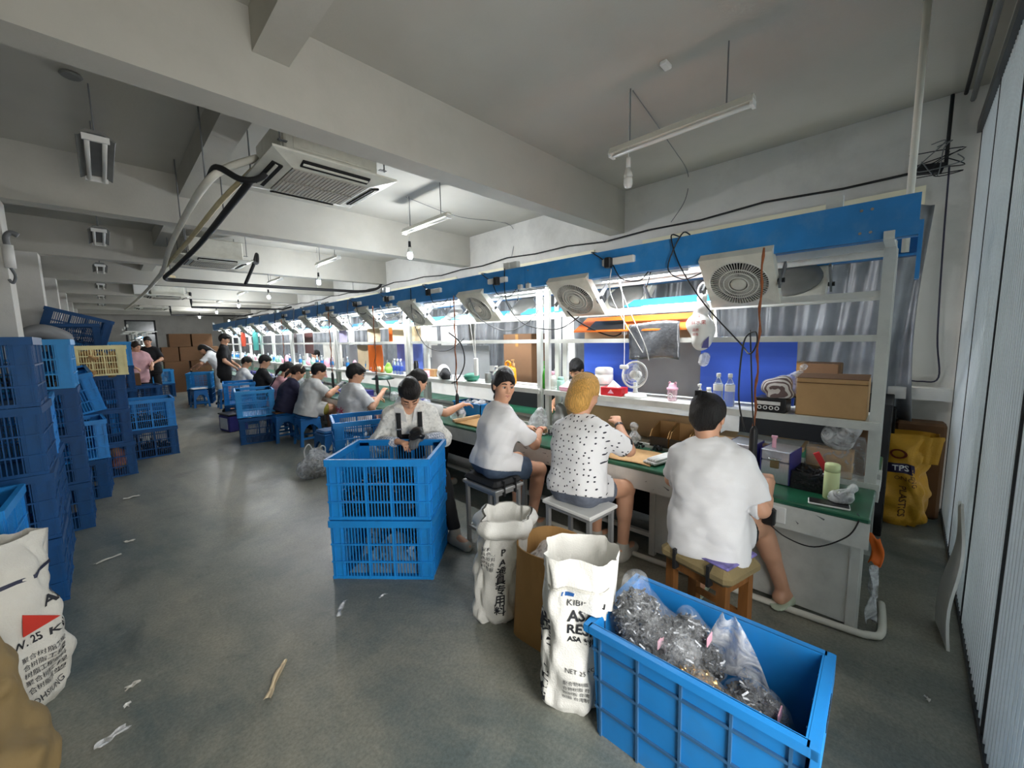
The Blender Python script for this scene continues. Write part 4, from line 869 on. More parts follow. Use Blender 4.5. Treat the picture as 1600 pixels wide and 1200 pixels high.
# ================= soft shapes: distance field on a grid -> surface-net mesh
class Field:
    def __init__(s, lo, hi, h):
        s.lo=np.array(lo,float)-2*h; s.h=h; s.n=(np.ceil((np.array(hi,float)+2*h-s.lo)/h).astype(int)+1)
        s.ax=[(s.lo[i]+np.arange(s.n[i])*h).astype(np.float32) for i in range(3)]
        s.v=np.full(tuple(s.n),1.0,np.float32)
    def box(s, lo, hi):
        a=[int(max(0,math.floor((lo[i]-s.lo[i])/s.h))) for i in range(3)]; b=[int(min(s.n[i],math.ceil((hi[i]-s.lo[i])/s.h)+1)) for i in range(3)]
        sl=tuple(slice(a[i],max(a[i],b[i])) for i in range(3))
        return sl, s.ax[0][sl[0]][:,None,None], s.ax[1][sl[1]][None,:,None], s.ax[2][sl[2]][None,None,:]
    def put(s, sl, d, k, op):
        c=s.v[sl]
        if c.size==0: return
        if op=='u':
            q=np.clip(.5+.5*(c-d)/k,0,1); s.v[sl]=c+(d-c)*q-k*q*(1-q)
        else:
            d=-d; q=np.clip(.5-.5*(c-d)/k,0,1); s.v[sl]=c+(d-c)*q+k*q*(1-q)
    def cap(s, a, b, r1, r2=None, k=.02, op='u', cut0=None, cut1=None):
        a=np.array(a,float); b=np.array(b,float); r2=r1 if r2 is None else r2; m=max(r1,r2)+max(.035,k*1.6)
        sl,X,Y,Z=s.box(np.minimum(a,b)-m,np.maximum(a,b)+m); ba=b-a; L=max(1e-9,float(ba@ba))
        px,py,pz=X-a[0],Y-a[1],Z-a[2]; t=np.clip((px*ba[0]+py*ba[1]+pz*ba[2])/L,0,1)
        d=np.sqrt((px-t*ba[0])**2+(py-t*ba[1])**2+(pz-t*ba[2])**2)-(r1+(r2-r1)*t)
        l=math.sqrt(L)
        if cut1 is not None: d=np.maximum(d,((X-b[0])*ba[0]+(Y-b[1])*ba[1]+(Z-b[2])*ba[2])/l-cut1)
        if cut0 is not None: d=np.maximum(d,-((X-a[0])*ba[0]+(Y-a[1])*ba[1]+(Z-a[2])*ba[2])/l-cut0)
        s.put(sl,d,k,op); return s
    def ell(s, c, r, A=None, k=.02, op='u'):
        """ellipsoid centre c, radii r along the rows of A"""
        A=np.eye(3) if A is None else np.array(A); c=np.array(c,float); m=max(r)+max(.03,k*1.6)
        sl,X,Y,Z=s.box(c-m,c+m); px,py,pz=X-c[0],Y-c[1],Z-c[2]; q=[px*A[i][0]+py*A[i][1]+pz*A[i][2] for i in range(3)]
        k0=np.sqrt(sum((q[i]/r[i])**2 for i in range(3))); k1=np.sqrt(sum((q[i]/r[i]**2)**2 for i in range(3)))+1e-9
        s.put(sl,k0*(k0-1)/k1,k,op); return s
    def half(s, p, n, k=.01):
        """keep only the side of the plane through p that the normal n points away from"""
        n=np.array(n,float); n/=np.linalg.norm(n); X,Y,Z=s.ax[0][:,None,None],s.ax[1][None,:,None],s.ax[2][None,None,:]
        d=(X-p[0])*n[0]+(Y-p[1])*n[1]+(Z-p[2])*n[2]; s.v=np.maximum(s.v,d.astype(np.float32)); return s
    def wrinkle(s, amp, freq, seed=0, n=5, lim=.04, aniso=(1,1,1)):
        rr=random.Random(seed); idx=np.nonzero(np.abs(s.v)<lim); P=[s.ax[i][idx[i]]*aniso[i] for i in range(3)]
        tot=np.zeros(len(idx[0]),np.float32)
        for i in range(n):
            f=freq*(.6+.35*i); v=[rr.gauss(0,1) for _ in range(3)]; l=math.sqrt(sum(x*x for x in v)); v=[x/l*f for x in v]; u=[rr.gauss(0,1)*f*.35 for _ in range(3)]
            w_=1.2*np.sin(P[0]*u[0]+P[1]*u[1]+P[2]*u[2]+rr.random()*6)
            tot+=np.sin(P[0]*v[0]+P[1]*v[1]+P[2]*v[2]+w_+rr.random()*6)/(1+.5*i)
        s.v[idx]+=amp*tot; return s
    def mesh(s, name, mats, smooth=True):
        v=s.v; ins=v<0; n=s.n
        c=np.zeros(tuple(n-1),np.uint8)
        offs=[(i,j,k) for i in (0,1) for j in (0,1) for k in (0,1)]
        for i,j,k in offs: c+=ins[i:n[0]-1+i,j:n[1]-1+j,k:n[2]-1+k]
        act=np.nonzero((c>0)&(c<8)); N=len(act[0])
        vid=np.full(tuple(n-1),-1,np.int32); vid[act]=np.arange(N)
        val={o:v[act[0]+o[0],act[1]+o[1],act[2]+o[2]] for o in offs}
        acc=np.zeros((N,3)); cnt=np.zeros(N)
        for o in offs:
            for ax in range(3):
                if o[ax]==0:
                    p=list(o); p[ax]=1; p=tuple(p); a,b=val[o],val[p]; m=(a<0)!=(b<0)
                    t=np.where(m,a/np.where(m,a-b,1),0)
                    for q in range(3): acc[:,q]+=np.where(m,(o[q]+(t if q==ax else 0)),0)
                    cnt+=m
        P=acc/np.maximum(cnt,1)[:,None]+np.stack(act,1); P=P*s.h+s.lo
        F=[]
        for ax in range(3):
            a=[slice(1,n[i]-1) for i in range(3)]; a[ax]=slice(0,n[ax]-1); b=list(a); b[ax]=slice(1,n[ax])
            A=ins[tuple(a)]; B=ins[tuple(b)]; e=np.nonzero(A!=B); fl=A[e]
            I=[e[i]+(0 if i==ax else 1) for i in range(3)]; u,w_=[(1,2),(2,0),(0,1)][ax]
            def g(du,dw):
                J=list(I); J[u]=J[u]-du; J[w_]=J[w_]-dw; return vid[J[0],J[1],J[2]]
            q=np.stack([g(1,1),g(0,1),g(0,0),g(1,0)],1); q[~fl]=q[~fl][:,::-1]; F.append(q)
        F=np.concatenate(F); F=F[(F>=0).all(1)]
        me=bpy.data.meshes.new(name); me.vertices.add(N); me.vertices.foreach_set('co',P.astype(np.float32).ravel())
        me.loops.add(F.size); me.loops.foreach_set('vertex_index',F.astype(np.int32).ravel())
        me.polygons.add(len(F)); me.polygons.foreach_set('loop_start',np.arange(0,F.size,4,dtype=np.int32)); me.polygons.foreach_set('loop_total',np.full(len(F),4,np.int32))
        for m in (mats if isinstance(mats,(list,tuple)) else [mats]): me.materials.append(m)
        me.update(calc_edges=True); me.validate()
        if smooth: me.polygons.foreach_set('use_smooth',[True]*len(me.polygons))
        return me
def blob(name, caps, h, m, wr=(.006,18), seed=0, flat=True):
    """film or cloth bag from overlapping balls [(x,y,z,r)...] joined smoothly, wrinkled, flattened on z=0"""
    c=np.array(caps); lo=(c[:,:3]-c[:,3:]).min(0)-.02; hi=(c[:,:3]+c[:,3:]).max(0)+.02
    F=Field(lo,hi,h)
    for x,y,z,r in caps: F.ell((x,y,z),(r,r,r),None,k=r*.6+.01)
    if wr: F.wrinkle(wr[0],wr[1],seed,lim=.05)
    if flat: F.half((0,0,0.001),(0,0,-1))
    return F.mesh(name,m)
def bits(n, fn, size=(.02,.004), seed=0, mb=None):
    """n little metal rods placed by fn(rr) -> point"""
    rr=random.Random(seed); mb=mb or MB()
    for i in range(n):
        p=Vector(fn(rr)); d=Vector((rr.gauss(0,1),rr.gauss(0,1),rr.gauss(0,.6))).normalized()*size[0]*rr.uniform(.6,1.2); mb.tube([p-d/2,p+d/2],size[1],4)
    return mb
def in_ball(c,r,rz=1.0):
    def f(rr):
        while True:
            q=[rr.uniform(-1,1) for _ in range(3)]; l=sum(x*x for x in q)
            if .3<l<1: return (c[0]+q[0]*r,c[1]+q[1]*r,max(.006,c[2]+q[2]*r*rz))
    return f
# ---- bags of metal pins in the tote
def pin_bag(label, loc, balls, n, m=None, seed=0, size=(.028,.0042), tagc=True, film_m=None):
    r=thing('parts_bag',label,'bag',loc)
    mb=MB()
    for (x,y,z,q) in balls[:-1] if len(balls)>1 else balls: bits(int(n*q),in_ball((x,y,z),q*.9),size,seed+int(x*100),mb)
    o=part('pins',mb,m or m_bits,r); o['kind']='stuff'
    link('film',blob('film',balls,.007,film_m or m_film3,(.004,34),seed,False),r)
    if tagc: part('pink_label',MB().rbox((balls[0][0]-.03,balls[0][1]-.09,balls[0][2]+.06),(.05,.004,.035),.001),m_pink,r)
    return r
tl0=(1.42,.46)
pin_bag('tall clear bag of dark steel pins heaped at the back of the blue tote',(1.40,.68,.14),[(0,-.0,.2,.12),(-.02,.01,.32,.10),(0.04,-.1,.22,.1),(-.05,-.02,.1,.12),(.0,.03,.44,.045)],5200,seed=1)
pin_bag('clear bag of steel pins beside the tall one in the blue tote',(1.50,.54,.17),[(0,0,.2,.09),(.01,-.05,.12,.09),(0,.0,.29,.04)],5200,seed=2)
pin_bag('clear zip bag of brass pins in the middle of the blue tote',(1.33,.44,.16),[(0,0,.15,.09),(-.02,-.08,.12,.08),(.02,.05,.26,.06)],5200,m_brass,seed=3,tagc=False)
pin_bag('clear bag of steel pins with a pink label, front of the blue tote',(1.42,.30,.17),[(0,0,.12,.085),(.03,-.03,.09,.08),(0,.0,.22,.04)],5200,seed=4)
pin_bag('small clear bag of pins at the near corner of the blue tote',(1.42,.2,.12),[(0,0,.08,.08),(-.06,.02,.06,.07),(.03,.03,.17,.04)],3200,seed=5,tagc=False)
tag(part('parts_bag',MB().sheet(lambda u,v:(1.575-.03*v+.012*math.sin(u*9+v*4),.40+(.13-.10*v)*(u-.5)*2,.26+.24*v+.01*math.sin(u*7)),12,12,.003),m_film2,smooth=True),'empty clear bag leaning on the far wall of the blue tote','bag')
heap('loose_pins','loose steel pins covering the bottom of the blue tote',1.42,.46,.014,.34,.6,.26,m_bits,1400,.022,0,21)
# ---- woven sacks with printing
def sack(name,label,loc,rz,prof,m,cat='sack',seed=0,open_top=True,nx=44,fold=0.0,inside=None,crumple=.010):
    """prof: list of (z, half width, half depth, dx, dy); superellipse loops; returns (thing, pt) with pt(s,z,off) a point on the printed front"""
    r=thing(name,label,cat,loc,rz); rr=random.Random(seed); P=[rr.random()*6 for _ in range(6)]
    zs=[p[0] for p in prof]
    def par(z):
        z=min(max(z,zs[0]),zs[-1]); i=max(j for j in range(len(zs)) if zs[j]<=z+1e-9); i=min(i,len(zs)-2); t=(z-zs[i])/(zs[i+1]-zs[i]); t=t*t*(3-2*t)
        return [prof[i][q]+(prof[i+1][q]-prof[i][q])*t for q in range(1,5)]
    def pt(a,z,off=0.0):
        w_,d,dx,dy=par(z); c,s=math.cos(a),math.sin(a); e=.62
        x=math.copysign(abs(c)**e,c)*(w_+off); y=math.copysign(abs(s)**e,s)*(d+off)
        wv=crumple*(math.sin(5*a+z*9+P[0])+.7*math.sin(9*a-z*17+P[1])+.6*math.sin(3*a+z*31+P[2])+.4*math.sin(13*a+z*41+P[3]))
        return Vector((dx+x+c*wv, dy+y+s*wv, z+.006*math.sin(7*a+P[4])*(z>zs[0]+.01)))
    nz=int((zs[-1]-zs[0])/.018); mb=MB()
    mb.sheet(lambda u,v: pt(-2*math.pi*u, zs[0]+(zs[-1]-zs[0])*v), nx, nz, .0)
    if not open_top or True:
        k=len(mb.v); mb.raw([pt(-2*math.pi*i/nx,zs[0]) for i in range(nx)],[tuple(range(nx))])
    if open_top:
        # ragged mouth folded outward, and an inner lining going down
        top=zs[-1]
        mb.sheet(lambda u,v:(lambda q,c: Vector((c.x+(q.x-c.x)*(1-.10*v-.0), c.y+(q.y-c.y)*(1-.12*v), q.z-(.22*v)+.0)))(pt(-2*math.pi*(1-u),top),Vector((par(top)[2],par(top)[3],0))), nx, 8)
        k=len(mb.v); c=par(top); mb.raw([pt(-2*math.pi*i/nx,top-.2,-.02) for i in range(nx)],[tuple(range(nx-1,-1,-1))])
    else:
        mb.raw([pt(-2*math.pi*i/nx,zs[-1]) for i in range(nx)],[tuple(range(nx-1,-1,-1))])
    part('sack_body',mb,m,r,True)
    return r,pt,par
def flat_front(pt,par,face,off=.004):
    """map (s,z) onto one face of a sack: face angle -90 = local -y, 180 = local -x"""
    def fn(s,z):
        w_,d,dx,dy=par(z)
        if face=='-y': c=max(-1,min(1,(s)/w_)); a=-math.acos(max(-1,min(1,math.copysign(abs(c)**(1/.62),c))))
        else:
            c=max(-1,min(1,(-s)/d)); sn=math.copysign(abs(c)**(1/.62),c); a=math.pi-math.asin(sn)
        q=pt(a,z); n=Vector((math.cos(a),math.sin(a),0)); return q+n*off
    return fn
# sack 1: rolled-top white sack with vertical lettering
r,pt,par=sack('woven_sack','white woven sack with a rolled-down top and vertical black lettering, left of the carton',(1.42,1.56,0),R(-46),[(0,.085,.08,0,0),(.04,.115,.10,0,0),(.25,.115,.10,.01,.0),(.43,.115,.105,.03,0),(.52,.12,.11,.055,0),(.60,.125,.115,.065,0)],m_sack,seed=3)
cf=MB(); cf.sheet(lambda u,v:(lambda q,n:q+n*(.035*math.sin(math.pi*v)+.012))(pt(-2*math.pi*u,.50+.10*v),Vector((math.cos(-2*math.pi*u),math.sin(-2*math.pi*u),0))),44,8); part('rolled_cuff',cf,m_sack,r,True)
fn=flat_front(pt,par,'-y'); tx_=MB()
for i,ch in enumerate(['P','A','渔','具','专','用','料']): put_text(tx_,ch,.050 if i<2 else .058,(lambda i: lambda u,v: fn(.022+u,.425-i*.054+v))(i),.001)
for i in range(3):
    for j in range(5): put_text(tx_,'原料色'[(i+j)%3],.022,(lambda i,j: lambda u,v: fn(-.075+i*.022+u,.44-j*.024+v))(i,j))
part('lettering',tx_,m_ink,r)
# sack 2: printed resin sack
r,pt,par=sack('woven_sack','white printed resin sack with an open mouth, touching the blue tote',(1.275,.935,0),R(-56),[(0,.085,.07,0,0),(.04,.12,.09,0,0),(.3,.125,.095,.01,0),(.5,.13,.10,.02,0),(.6,.135,.11,.035,0),(.69,.145,.115,.04,.0)],m_sack,seed=8,crumple=.007)
fn=flat_front(pt,par,'-y'); tx_=MB()
def T(txt,s,x,z,b=0): put_text(tx_,txt,s,lambda u,v: fn(x+u,z+v),b)
T('KIBISAN',.038,.035,.505); T('ASA',.062,.03,.45,.0015); T('RESIN',.056,.045,.395,.0015); T('ASA 树脂',.030,.04,.35,.001); T('NET 25 KG',.026,.035,.215)
for i in range(4): T('聚合物树脂 台湾制造'[i:i+6],.02,.02,.165-i*.025)
part('lettering',tx_,m_ink,r); tx_=MB()
def Tv(txt,s,x,z,b=0): put_text(tx_,txt,s,lambda u,v: fn(x+v,z-u),b)
Tv('RESIN',.05,-.115,.36,.001); Tv('CHIMEI',.05,-.115,.12,.001); part('side_lettering',tx_,m_ink,r)
tx_=MB(); tx_.sheet(lambda u,v: fn(-.06+.05*u,.535+.018*v),4,1); part('blue_flash',tx_,m_inkblue,r)
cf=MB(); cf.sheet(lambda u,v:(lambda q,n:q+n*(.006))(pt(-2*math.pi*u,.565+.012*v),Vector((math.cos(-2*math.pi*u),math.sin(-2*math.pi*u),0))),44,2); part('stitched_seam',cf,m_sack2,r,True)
# brown carton between the two sacks
cb=thing('carton','open brown carton bulging between the two white sacks','carton',(1.53,1.25,0),R(3))
def ov(a,z,o=0):
    c,s=math.cos(a),math.sin(a); e=.35+.45*min(1,z/.45); w_=.155+.02*z+o; d=.165+o
    return Vector((math.copysign(abs(c)**e,c)*w_,math.copysign(abs(s)**e,s)*d,z))
cm=MB(); cm.sheet(lambda u,v: ov(-2*math.pi*u,.5*v),48,8); cm.sheet(lambda u,v: ov(2*math.pi*u,.02+.48*v,-.006),48,8)
cm.raw([ov(-2*math.pi*i/48,0) for i in range(48)],[tuple(range(48))]); cm.raw([ov(2*math.pi*i/48,.5) for i in range(48)]+[ov(2*math.pi*i/48,.5,-.006) for i in range(48)],[(i,(i+1)%48,48+(i+1)%48,48+i) for i in range(48)])
part('carton_body',cm,m_card,cb)
tp=MB()
for a in (-2.55,-2.3,-2.75): tp.sheet(lambda u,v: ov(a+.06*u,.03+.14*v,.002),2,3)
tp.sheet(lambda u,v: ov(-1.65+.3*u,.02+.1*v,.002),4,2); part('tape',tp,m_tape,cb)
tag(link('plastic_wrap',blob('film',[(0,0,.30,.1),(-.05,.05,.36,.07),(.06,-.04,.33,.07),(.02,.05,.42,.04)],.008,m_film2,(.01,24),4,False),loc=(1.53,1.25,.02)),'crumpled clear wrap filling the open brown carton','wrap')
# ---- left foreground: printed white sack and brown sack
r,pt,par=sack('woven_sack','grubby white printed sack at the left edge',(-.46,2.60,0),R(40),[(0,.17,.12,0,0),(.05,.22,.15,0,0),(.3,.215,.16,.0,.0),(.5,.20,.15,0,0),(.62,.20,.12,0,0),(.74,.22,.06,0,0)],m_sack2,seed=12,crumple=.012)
fn=flat_front(pt,par,'-y'); tx_=MB()
def T(txt,s,x,z,b=0): put_text(tx_,txt,s,lambda u,v: fn(x+u,z+v),b)
T('AS',.06,.14,.47,.002); T('N.W. 25 KG',.045,.06,.33,.001)
for i in range(5): T('聚合树脂工程塑料'[i%3:i%3+6],.026,.09,.26-i*.034)
T('KAOHSIUNG',.036,.06,.08); part('lettering',tx_,m_ink,r)
tx_=MB(); tx_.raw([fn(.03,.46),fn(.03,.36),fn(.14,.38)],[(0,1,2)]); part('red_mark',tx_,m_redink,r)
tx_=MB(); tx_.sheet(lambda u,v: fn(-.18+.37*u,.555+.016*v+.04*u),8,1); part('blue_stripe',tx_,mat('navy_ink','20263f',.6),r)
bs=thing('paper_sack','crumpled brown sack slumped in the lower left corner','sack',(-.36,2.22,0))
F=Field((-.55,-.35,0),(.2,.35,.75),.011)
for x,y,z,q in [(-.14,.0,.15,.2),(.02,-.06,.07,.11),(-.13,.05,.36,.15),(-.17,.07,.52,.11),(-.3,-.1,.2,.2),(-.05,-.2,.06,.12),(-.3,.05,.45,.15)]: F.ell((x,y,z),(q,q,q),None,k=.09)
F.wrinkle(.011,18,5,lim=.06); F.wrinkle(.008,42,8,lim=.05); F.half((0,0,.001),(0,0,-1)); F.half((-.1,0,.60),(.25,0,1))
link('sack_body',F.mesh('bag',m_brownsack),bs)
# ---- yellow plastics sack in the back corner
r,pt,par=sack('woven_sack','yellow woven plastics sack leaning in the corner by the partition',(4.48,-.02,0),R(-98),[(0,.12,.12,0,0),(.05,.17,.15,0,0),(.25,.17,.15,.0,0),(.42,.15,.14,-.02,0),(.6,.2,.12,-.03,0),(.74,.20,.10,.02,.0)],m_yellow,seed=17,crumple=.014)
fn=flat_front(pt,par,'-y'); tx_=MB()
def Tv(txt,s,x,z,b=0): put_text(tx_,txt,s,lambda u,v: fn(x+v,z-u),b)
Tv('PLASTICS',.06,.05,.2,.001); Tv('PA COMPOUND',.032,-.06,.36); Tv('ENG',.045,.11,.38)
for i in range(4): Tv('WEIGHT 25',.02,-.13+i*.022,.16)
put_text(tx_,'ONC',.045,lambda u,v: fn(.06+u,.385+v)); part('lettering',tx_,mat('brown_ink','5c3a1c',.6),r)
tx_=MB(); tx_.sheet(lambda u,v: fn(-.03+.15*u,.43+.075*v),8,4); lo_=part('navy_panel',tx_,mat('navy_panel','2a2144',.6),r)
tx_=MB(); put_text(tx_,'TPS',.06,lambda u,v: fn(.045+u,.467+v)+Vector((0,0,0))+(fn(.045+u,.467+v)-Vector((0,0,fn(.045+u,.467+v).z))).normalized()*.003,.001); part('panel_lettering',tx_,m_white,lo_)
tx_=MB()
for q in range(16):
    a0=2*math.pi*q/16; a1=2*math.pi*(q+1)/16; e=lambda a,r_: fn(.03+r_*math.cos(a),.58+r_*.8*math.sin(a)); tx_.raw([e(a0,.05),e(a1,.05),e(a1,.035),e(a0,.035)],[(0,1,2,3)])
part('round_emblem',tx_,mat('red_brown_ink','7a3020',.6),r)
# ---- clear bags on the floor
cb_=thing('carrier_bag','clear carrier bag of small parts standing on the aisle floor','bag',(1.60,4.80,0))
link('film',blob('film',[(0,0,.12,.14),(-.1,.04,.1,.11),(.08,-.03,.12,.12),(0,.02,.25,.07)],.011,m_film2,(.012,20),6),cb_)
hd=MB(); hd.tube(curve([(-.1,0,.2),(-.11,.0,.32),(-.05,.01,.38),(.0,.0,.24)],5),.008,5); hd.tube(curve([(.02,-.03,.24),(.06,-.03,.34),(.11,-.02,.32),(.1,-.02,.2)],5),.008,5); part('handle',hd,m_white,cb_,True)
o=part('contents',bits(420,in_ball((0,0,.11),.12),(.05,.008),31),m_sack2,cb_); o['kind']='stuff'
tag(link('clear_bag',blob('film',[(0,0,.1,.12),(.08,.02,.12,.1),(.02,.0,.2,.06)],.012,m_film,(.012,20),7),loc=(1.86,4.86,0)),'crumpled clear bag leaning beside the blue stool','bag')
# red and yellow sack scraps by the left stack
tag(link('printed_sack',blob('bag',[(0,0,.07,.09),(.02,.05,.16,.08),(-.03,.02,.22,.06)],.012,mat('red_yellow_print','b8776a',.6,var=.2,scale=6,dirt='d8c06a',dscale=9,damt=.9),(.01,20),8),loc=(.02,7.0,0)),'small red and yellow printed sack beside the aisle-edge crates','sack')
# scraps of paper and film on the floor
def scrap(label,x,y,rz,sx,sy,m,seed):
    rr=random.Random(seed); a,b=rr.random()*6,rr.random()*6
    tag(part('floor_scrap',MB().sheet(lambda u,v:((u-.5)*sx+.006*math.sin(v*6+a),(v-.5)*sy*(.5+.5*abs(math.sin(u*5+b)))+.004*math.sin(u*5+b),.004+.008*abs(math.sin(u*5+a)*math.sin(v*4+b))),8,4,.001),m,loc=(x,y,0),rot=(0,0,rz)),label,'scrap')
import itertools
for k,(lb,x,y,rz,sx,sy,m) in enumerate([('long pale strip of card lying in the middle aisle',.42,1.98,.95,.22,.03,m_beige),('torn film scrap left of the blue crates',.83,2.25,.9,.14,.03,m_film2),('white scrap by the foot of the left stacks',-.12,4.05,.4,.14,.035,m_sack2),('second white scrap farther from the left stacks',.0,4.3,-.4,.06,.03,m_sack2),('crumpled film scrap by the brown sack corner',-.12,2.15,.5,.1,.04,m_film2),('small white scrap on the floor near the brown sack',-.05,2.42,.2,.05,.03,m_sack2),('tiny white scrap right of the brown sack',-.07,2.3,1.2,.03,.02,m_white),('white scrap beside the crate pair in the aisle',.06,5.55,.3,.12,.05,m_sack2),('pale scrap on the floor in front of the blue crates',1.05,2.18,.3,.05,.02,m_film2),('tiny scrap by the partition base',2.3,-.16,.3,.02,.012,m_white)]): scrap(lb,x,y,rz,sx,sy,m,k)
# ================= people (local frame: +x forward, +y left, z up, origin on the floor below the hips)
def V(*a): return np.array(a,float)
def nrm(v): return v/np.linalg.norm(v)
def hand(F, wrist, elbow, palm_dir, side, sc, curl=.6, thick=1.0, grip=None):
    """palm and five separate fingers; palm_dir = where the fingers point, side = +1 left hand"""
    f=nrm(palm_dir); arm=nrm(wrist-elbow)
    n=np.array([0,0,-1.0])-f*(-f[2]); n=nrm(n) if np.linalg.norm(n)>.2 else V(1,0,0)      # palm normal (down)
    a=nrm(np.cross(n,f))*side*1.0                                                          # toward the thumb side
    if a[1]*side>0: a=-a
    pc=wrist+f*.045*sc
    for q in (-.022,-.007,.008,.022): F.cap(wrist+f*.008*sc+a*q*.7*sc,wrist+f*.08*sc+a*q*sc,.0125*sc,.0115*sc,k=.012)
    ln=(.068,.078,.073,.058); offs=(.028,.010,-.008,-.025)
    for i in range(4):
        b=wrist+f*.08*sc+a*offs[i]*sc; L=ln[i]*sc; r=.0082*sc*thick
        d=f; p=b; c=curl*(.9+.1*i)
        for s,l in enumerate((.45,.32,.25)):
            ang=c*(.55,1.0,.7)[s]; d=nrm(d*math.cos(ang)+n*math.sin(ang)); q=p+d*L*l; F.cap(p,q,r*(1.05-.1*s),r*(.98-.1*s),k=.004); p=q
    b=wrist+f*.03*sc+a*.026*sc; d=nrm(f*.75+a*.55+n*.35); m=b+d*.035*sc; F.cap(b,m,.0125*sc,.0095*sc*thick,k=.012); d2=nrm(f*.9+n*.5+a*.05); F.cap(m,m+d2*.03*sc,.0092*sc*thick,.0078*sc*thick,k=.004)
def head_axes(yaw,pitch,roll=0):
    M=Matrix.Rotation(yaw,3,'Z')@Matrix.Rotation(pitch,3,'Y')@Matrix.Rotation(roll,3,'X')   # pitch>0 looks down
    return np.array(M).T    # rows: forward, left, up
def person(label, loc, rz=0, h=.0075, sc=1.0, seat=.45, pel=(0,0), neck=(.06,0,.93), head=(.09,0,1.12), look=(0,.35), build=1.0,
           el=None, wr=None, hd=None, kn=None, an=None, shirt=None, sleeve='short', hem=None, bottom='shorts', bmat=None, shoes=None, hair='short', hmat=None,
           skin=None, curl=.6, foot_dir=None, fleece=.004, glasses=False, gloves=None, stand=False, sleeve_mat=None, shw=.155, extra=None, face=True):
    neck=(neck[0]+.012,neck[1],neck[2]+.045)
    P=thing('person',label,'person',loc,rz); skin=skin or m_skin; hmat=hmat or m_hair
    seatz=seat+.085 if not stand else seat
    pv=V(pel[0],pel[1],seatz); nk=V(*neck); hc=V(*head); up=nrm(nk-pv)
    A=head_axes(*look); fw,lf,hu=A
    # shoulder line perpendicular to the spine and turned a little with the arms
    sl=nrm(np.cross(up,V(1,0,0))); sl=sl if sl[1]>0 else -sl
    if extra and 'twist' in extra: 
        sl=nrm(sl+np.array([-extra['twist'],0,0]))
    shp=[nk-up*.085+s*sl*shw*sc*build for s in (1,-1)]     # left, right
    hip=[pv+V(0,s*.078*build,-.0) for s in (1,-1)]
    el=[V(*e) for e in el]; wr=[V(*e) for e in wr]; kn=[V(*e) for e in kn]; an=[V(*e) for e in an]
    if hd is None: hd=[nrm(wr[i]-el[i])+V(0,0,-.15) for i in (0,1)]
    hd=[V(*e) for e in hd]
    pts=np.array([pv,hc,*el,*wr,*kn,*an,*[a+V(.2,0,0) for a in an]]); lo=pts.min(0)-.24; hi=pts.max(0)+.24; lo[2]=-.005
    F=Field(lo,hi,h); b=build
    # --- body
    ch=pv+(nk-pv)*.62; front=nrm(np.cross(sl,up))
    for s in (1,-1):
        F.cap(pv+sl*s*.055*b,ch+sl*s*.062*b,.100*b,.096*b,k=.05); F.cap(ch+sl*s*.065*b,nk-up*.06+sl*s*.07*b,.098*b,.06*b,k=.05)
        F.cap(hip[0 if s>0 else 1]-V(0,0,.0),pv+sl*s*.06*b,.097*b,.098*b,k=.05)
    F.cap(nk-up*.07,hc-hu*.05*sc-fw*.015,.062*b,.052*sc,k=.035)
    for i in (0,1):
        F.cap(nk-up*.045,shp[i],.05*b,.052*b,k=.04); F.cap(shp[i],el[i],.05*b,.039*b,k=.03); F.cap(el[i],wr[i],.039*b,.026*b,k=.02)
        F.cap(el[i]+(wr[i]-el[i])*.22,el[i]+(wr[i]-el[i])*.35,.041*b,.037*b,k=.02)
        hand(F,wr[i],el[i],hd[i],1 if i==0 else -1,sc,curl,1.0 if h<.011 else 1.3)
        F.cap(hip[i],kn[i],.084*b,.056*b,k=.03); F.cap(kn[i],an[i],.056*b,.036*b,k=.025); F.cap(kn[i]+(an[i]-kn[i])*.2-V(.015,0,0),kn[i]+(an[i]-kn[i])*.42-V(.012,0,0),.05*b,.045*b,k=.03)
        fd=nrm(V(*(foot_dir[i] if foot_dir else (1,0,0)))); F.cap(an[i]-V(0,0,.03)-fd*.03,an[i]+fd*.14-V(0,0,.045),.036,.026,k=.025); F.cap(an[i]+fd*.1-V(0,0,.05),an[i]+fd*.17-V(0,0,.052),.03,.02,k=.02)
    # --- head
    s_=sc; H=lambda f,l,u: hc+fw*f*s_+lf*l*s_+hu*u*s_
    F.ell(H(-.012,0,.035),(.094*s_,.074*s_,.088*s_),A,k=.02); F.ell(H(.022,0,-.03),(.070*s_,.063*s_,.079*s_),A,k=.03)
    F.ell(H(.052,0,-.088),(.03*s_,.032*s_,.024*s_),A,k=.03)
    for s in (1,-1):
        F.ell(H(.046,s*.040,-.018),(.03*s_,.024*s_,.024*s_),A,k=.02)              # cheeks
        F.cap(H(.079,s*.014,.026),H(.068,s*.046,.024),.0085*s_,.007*s_,k=.012)     # brow
        F.ell(H(-.012,s*.076,-.004),(.02*s_,.009*s_,.031*s_),A,k=.006)             # ear
        F.ell(H(.094,s*.031,.006),(.016*s_,.017*s_,.0105*s_),A,k=.012,op='s')       # eye socket
    F.cap(H(.086,0,.012),H(.101,0,-.024),.0075*s_,.0105*s_,k=.012); F.ell(H(.093,0,-.03),(.012*s_,.018*s_,.009*s_),A,k=.008)
    F.cap(H(.080,.016,-.060),H(.080,-.016,-.060),.0075*s_,k=.008); F.cap(H(.084,.0,-.055),H(.084,0,-.066),.0055*s_,k=.008)
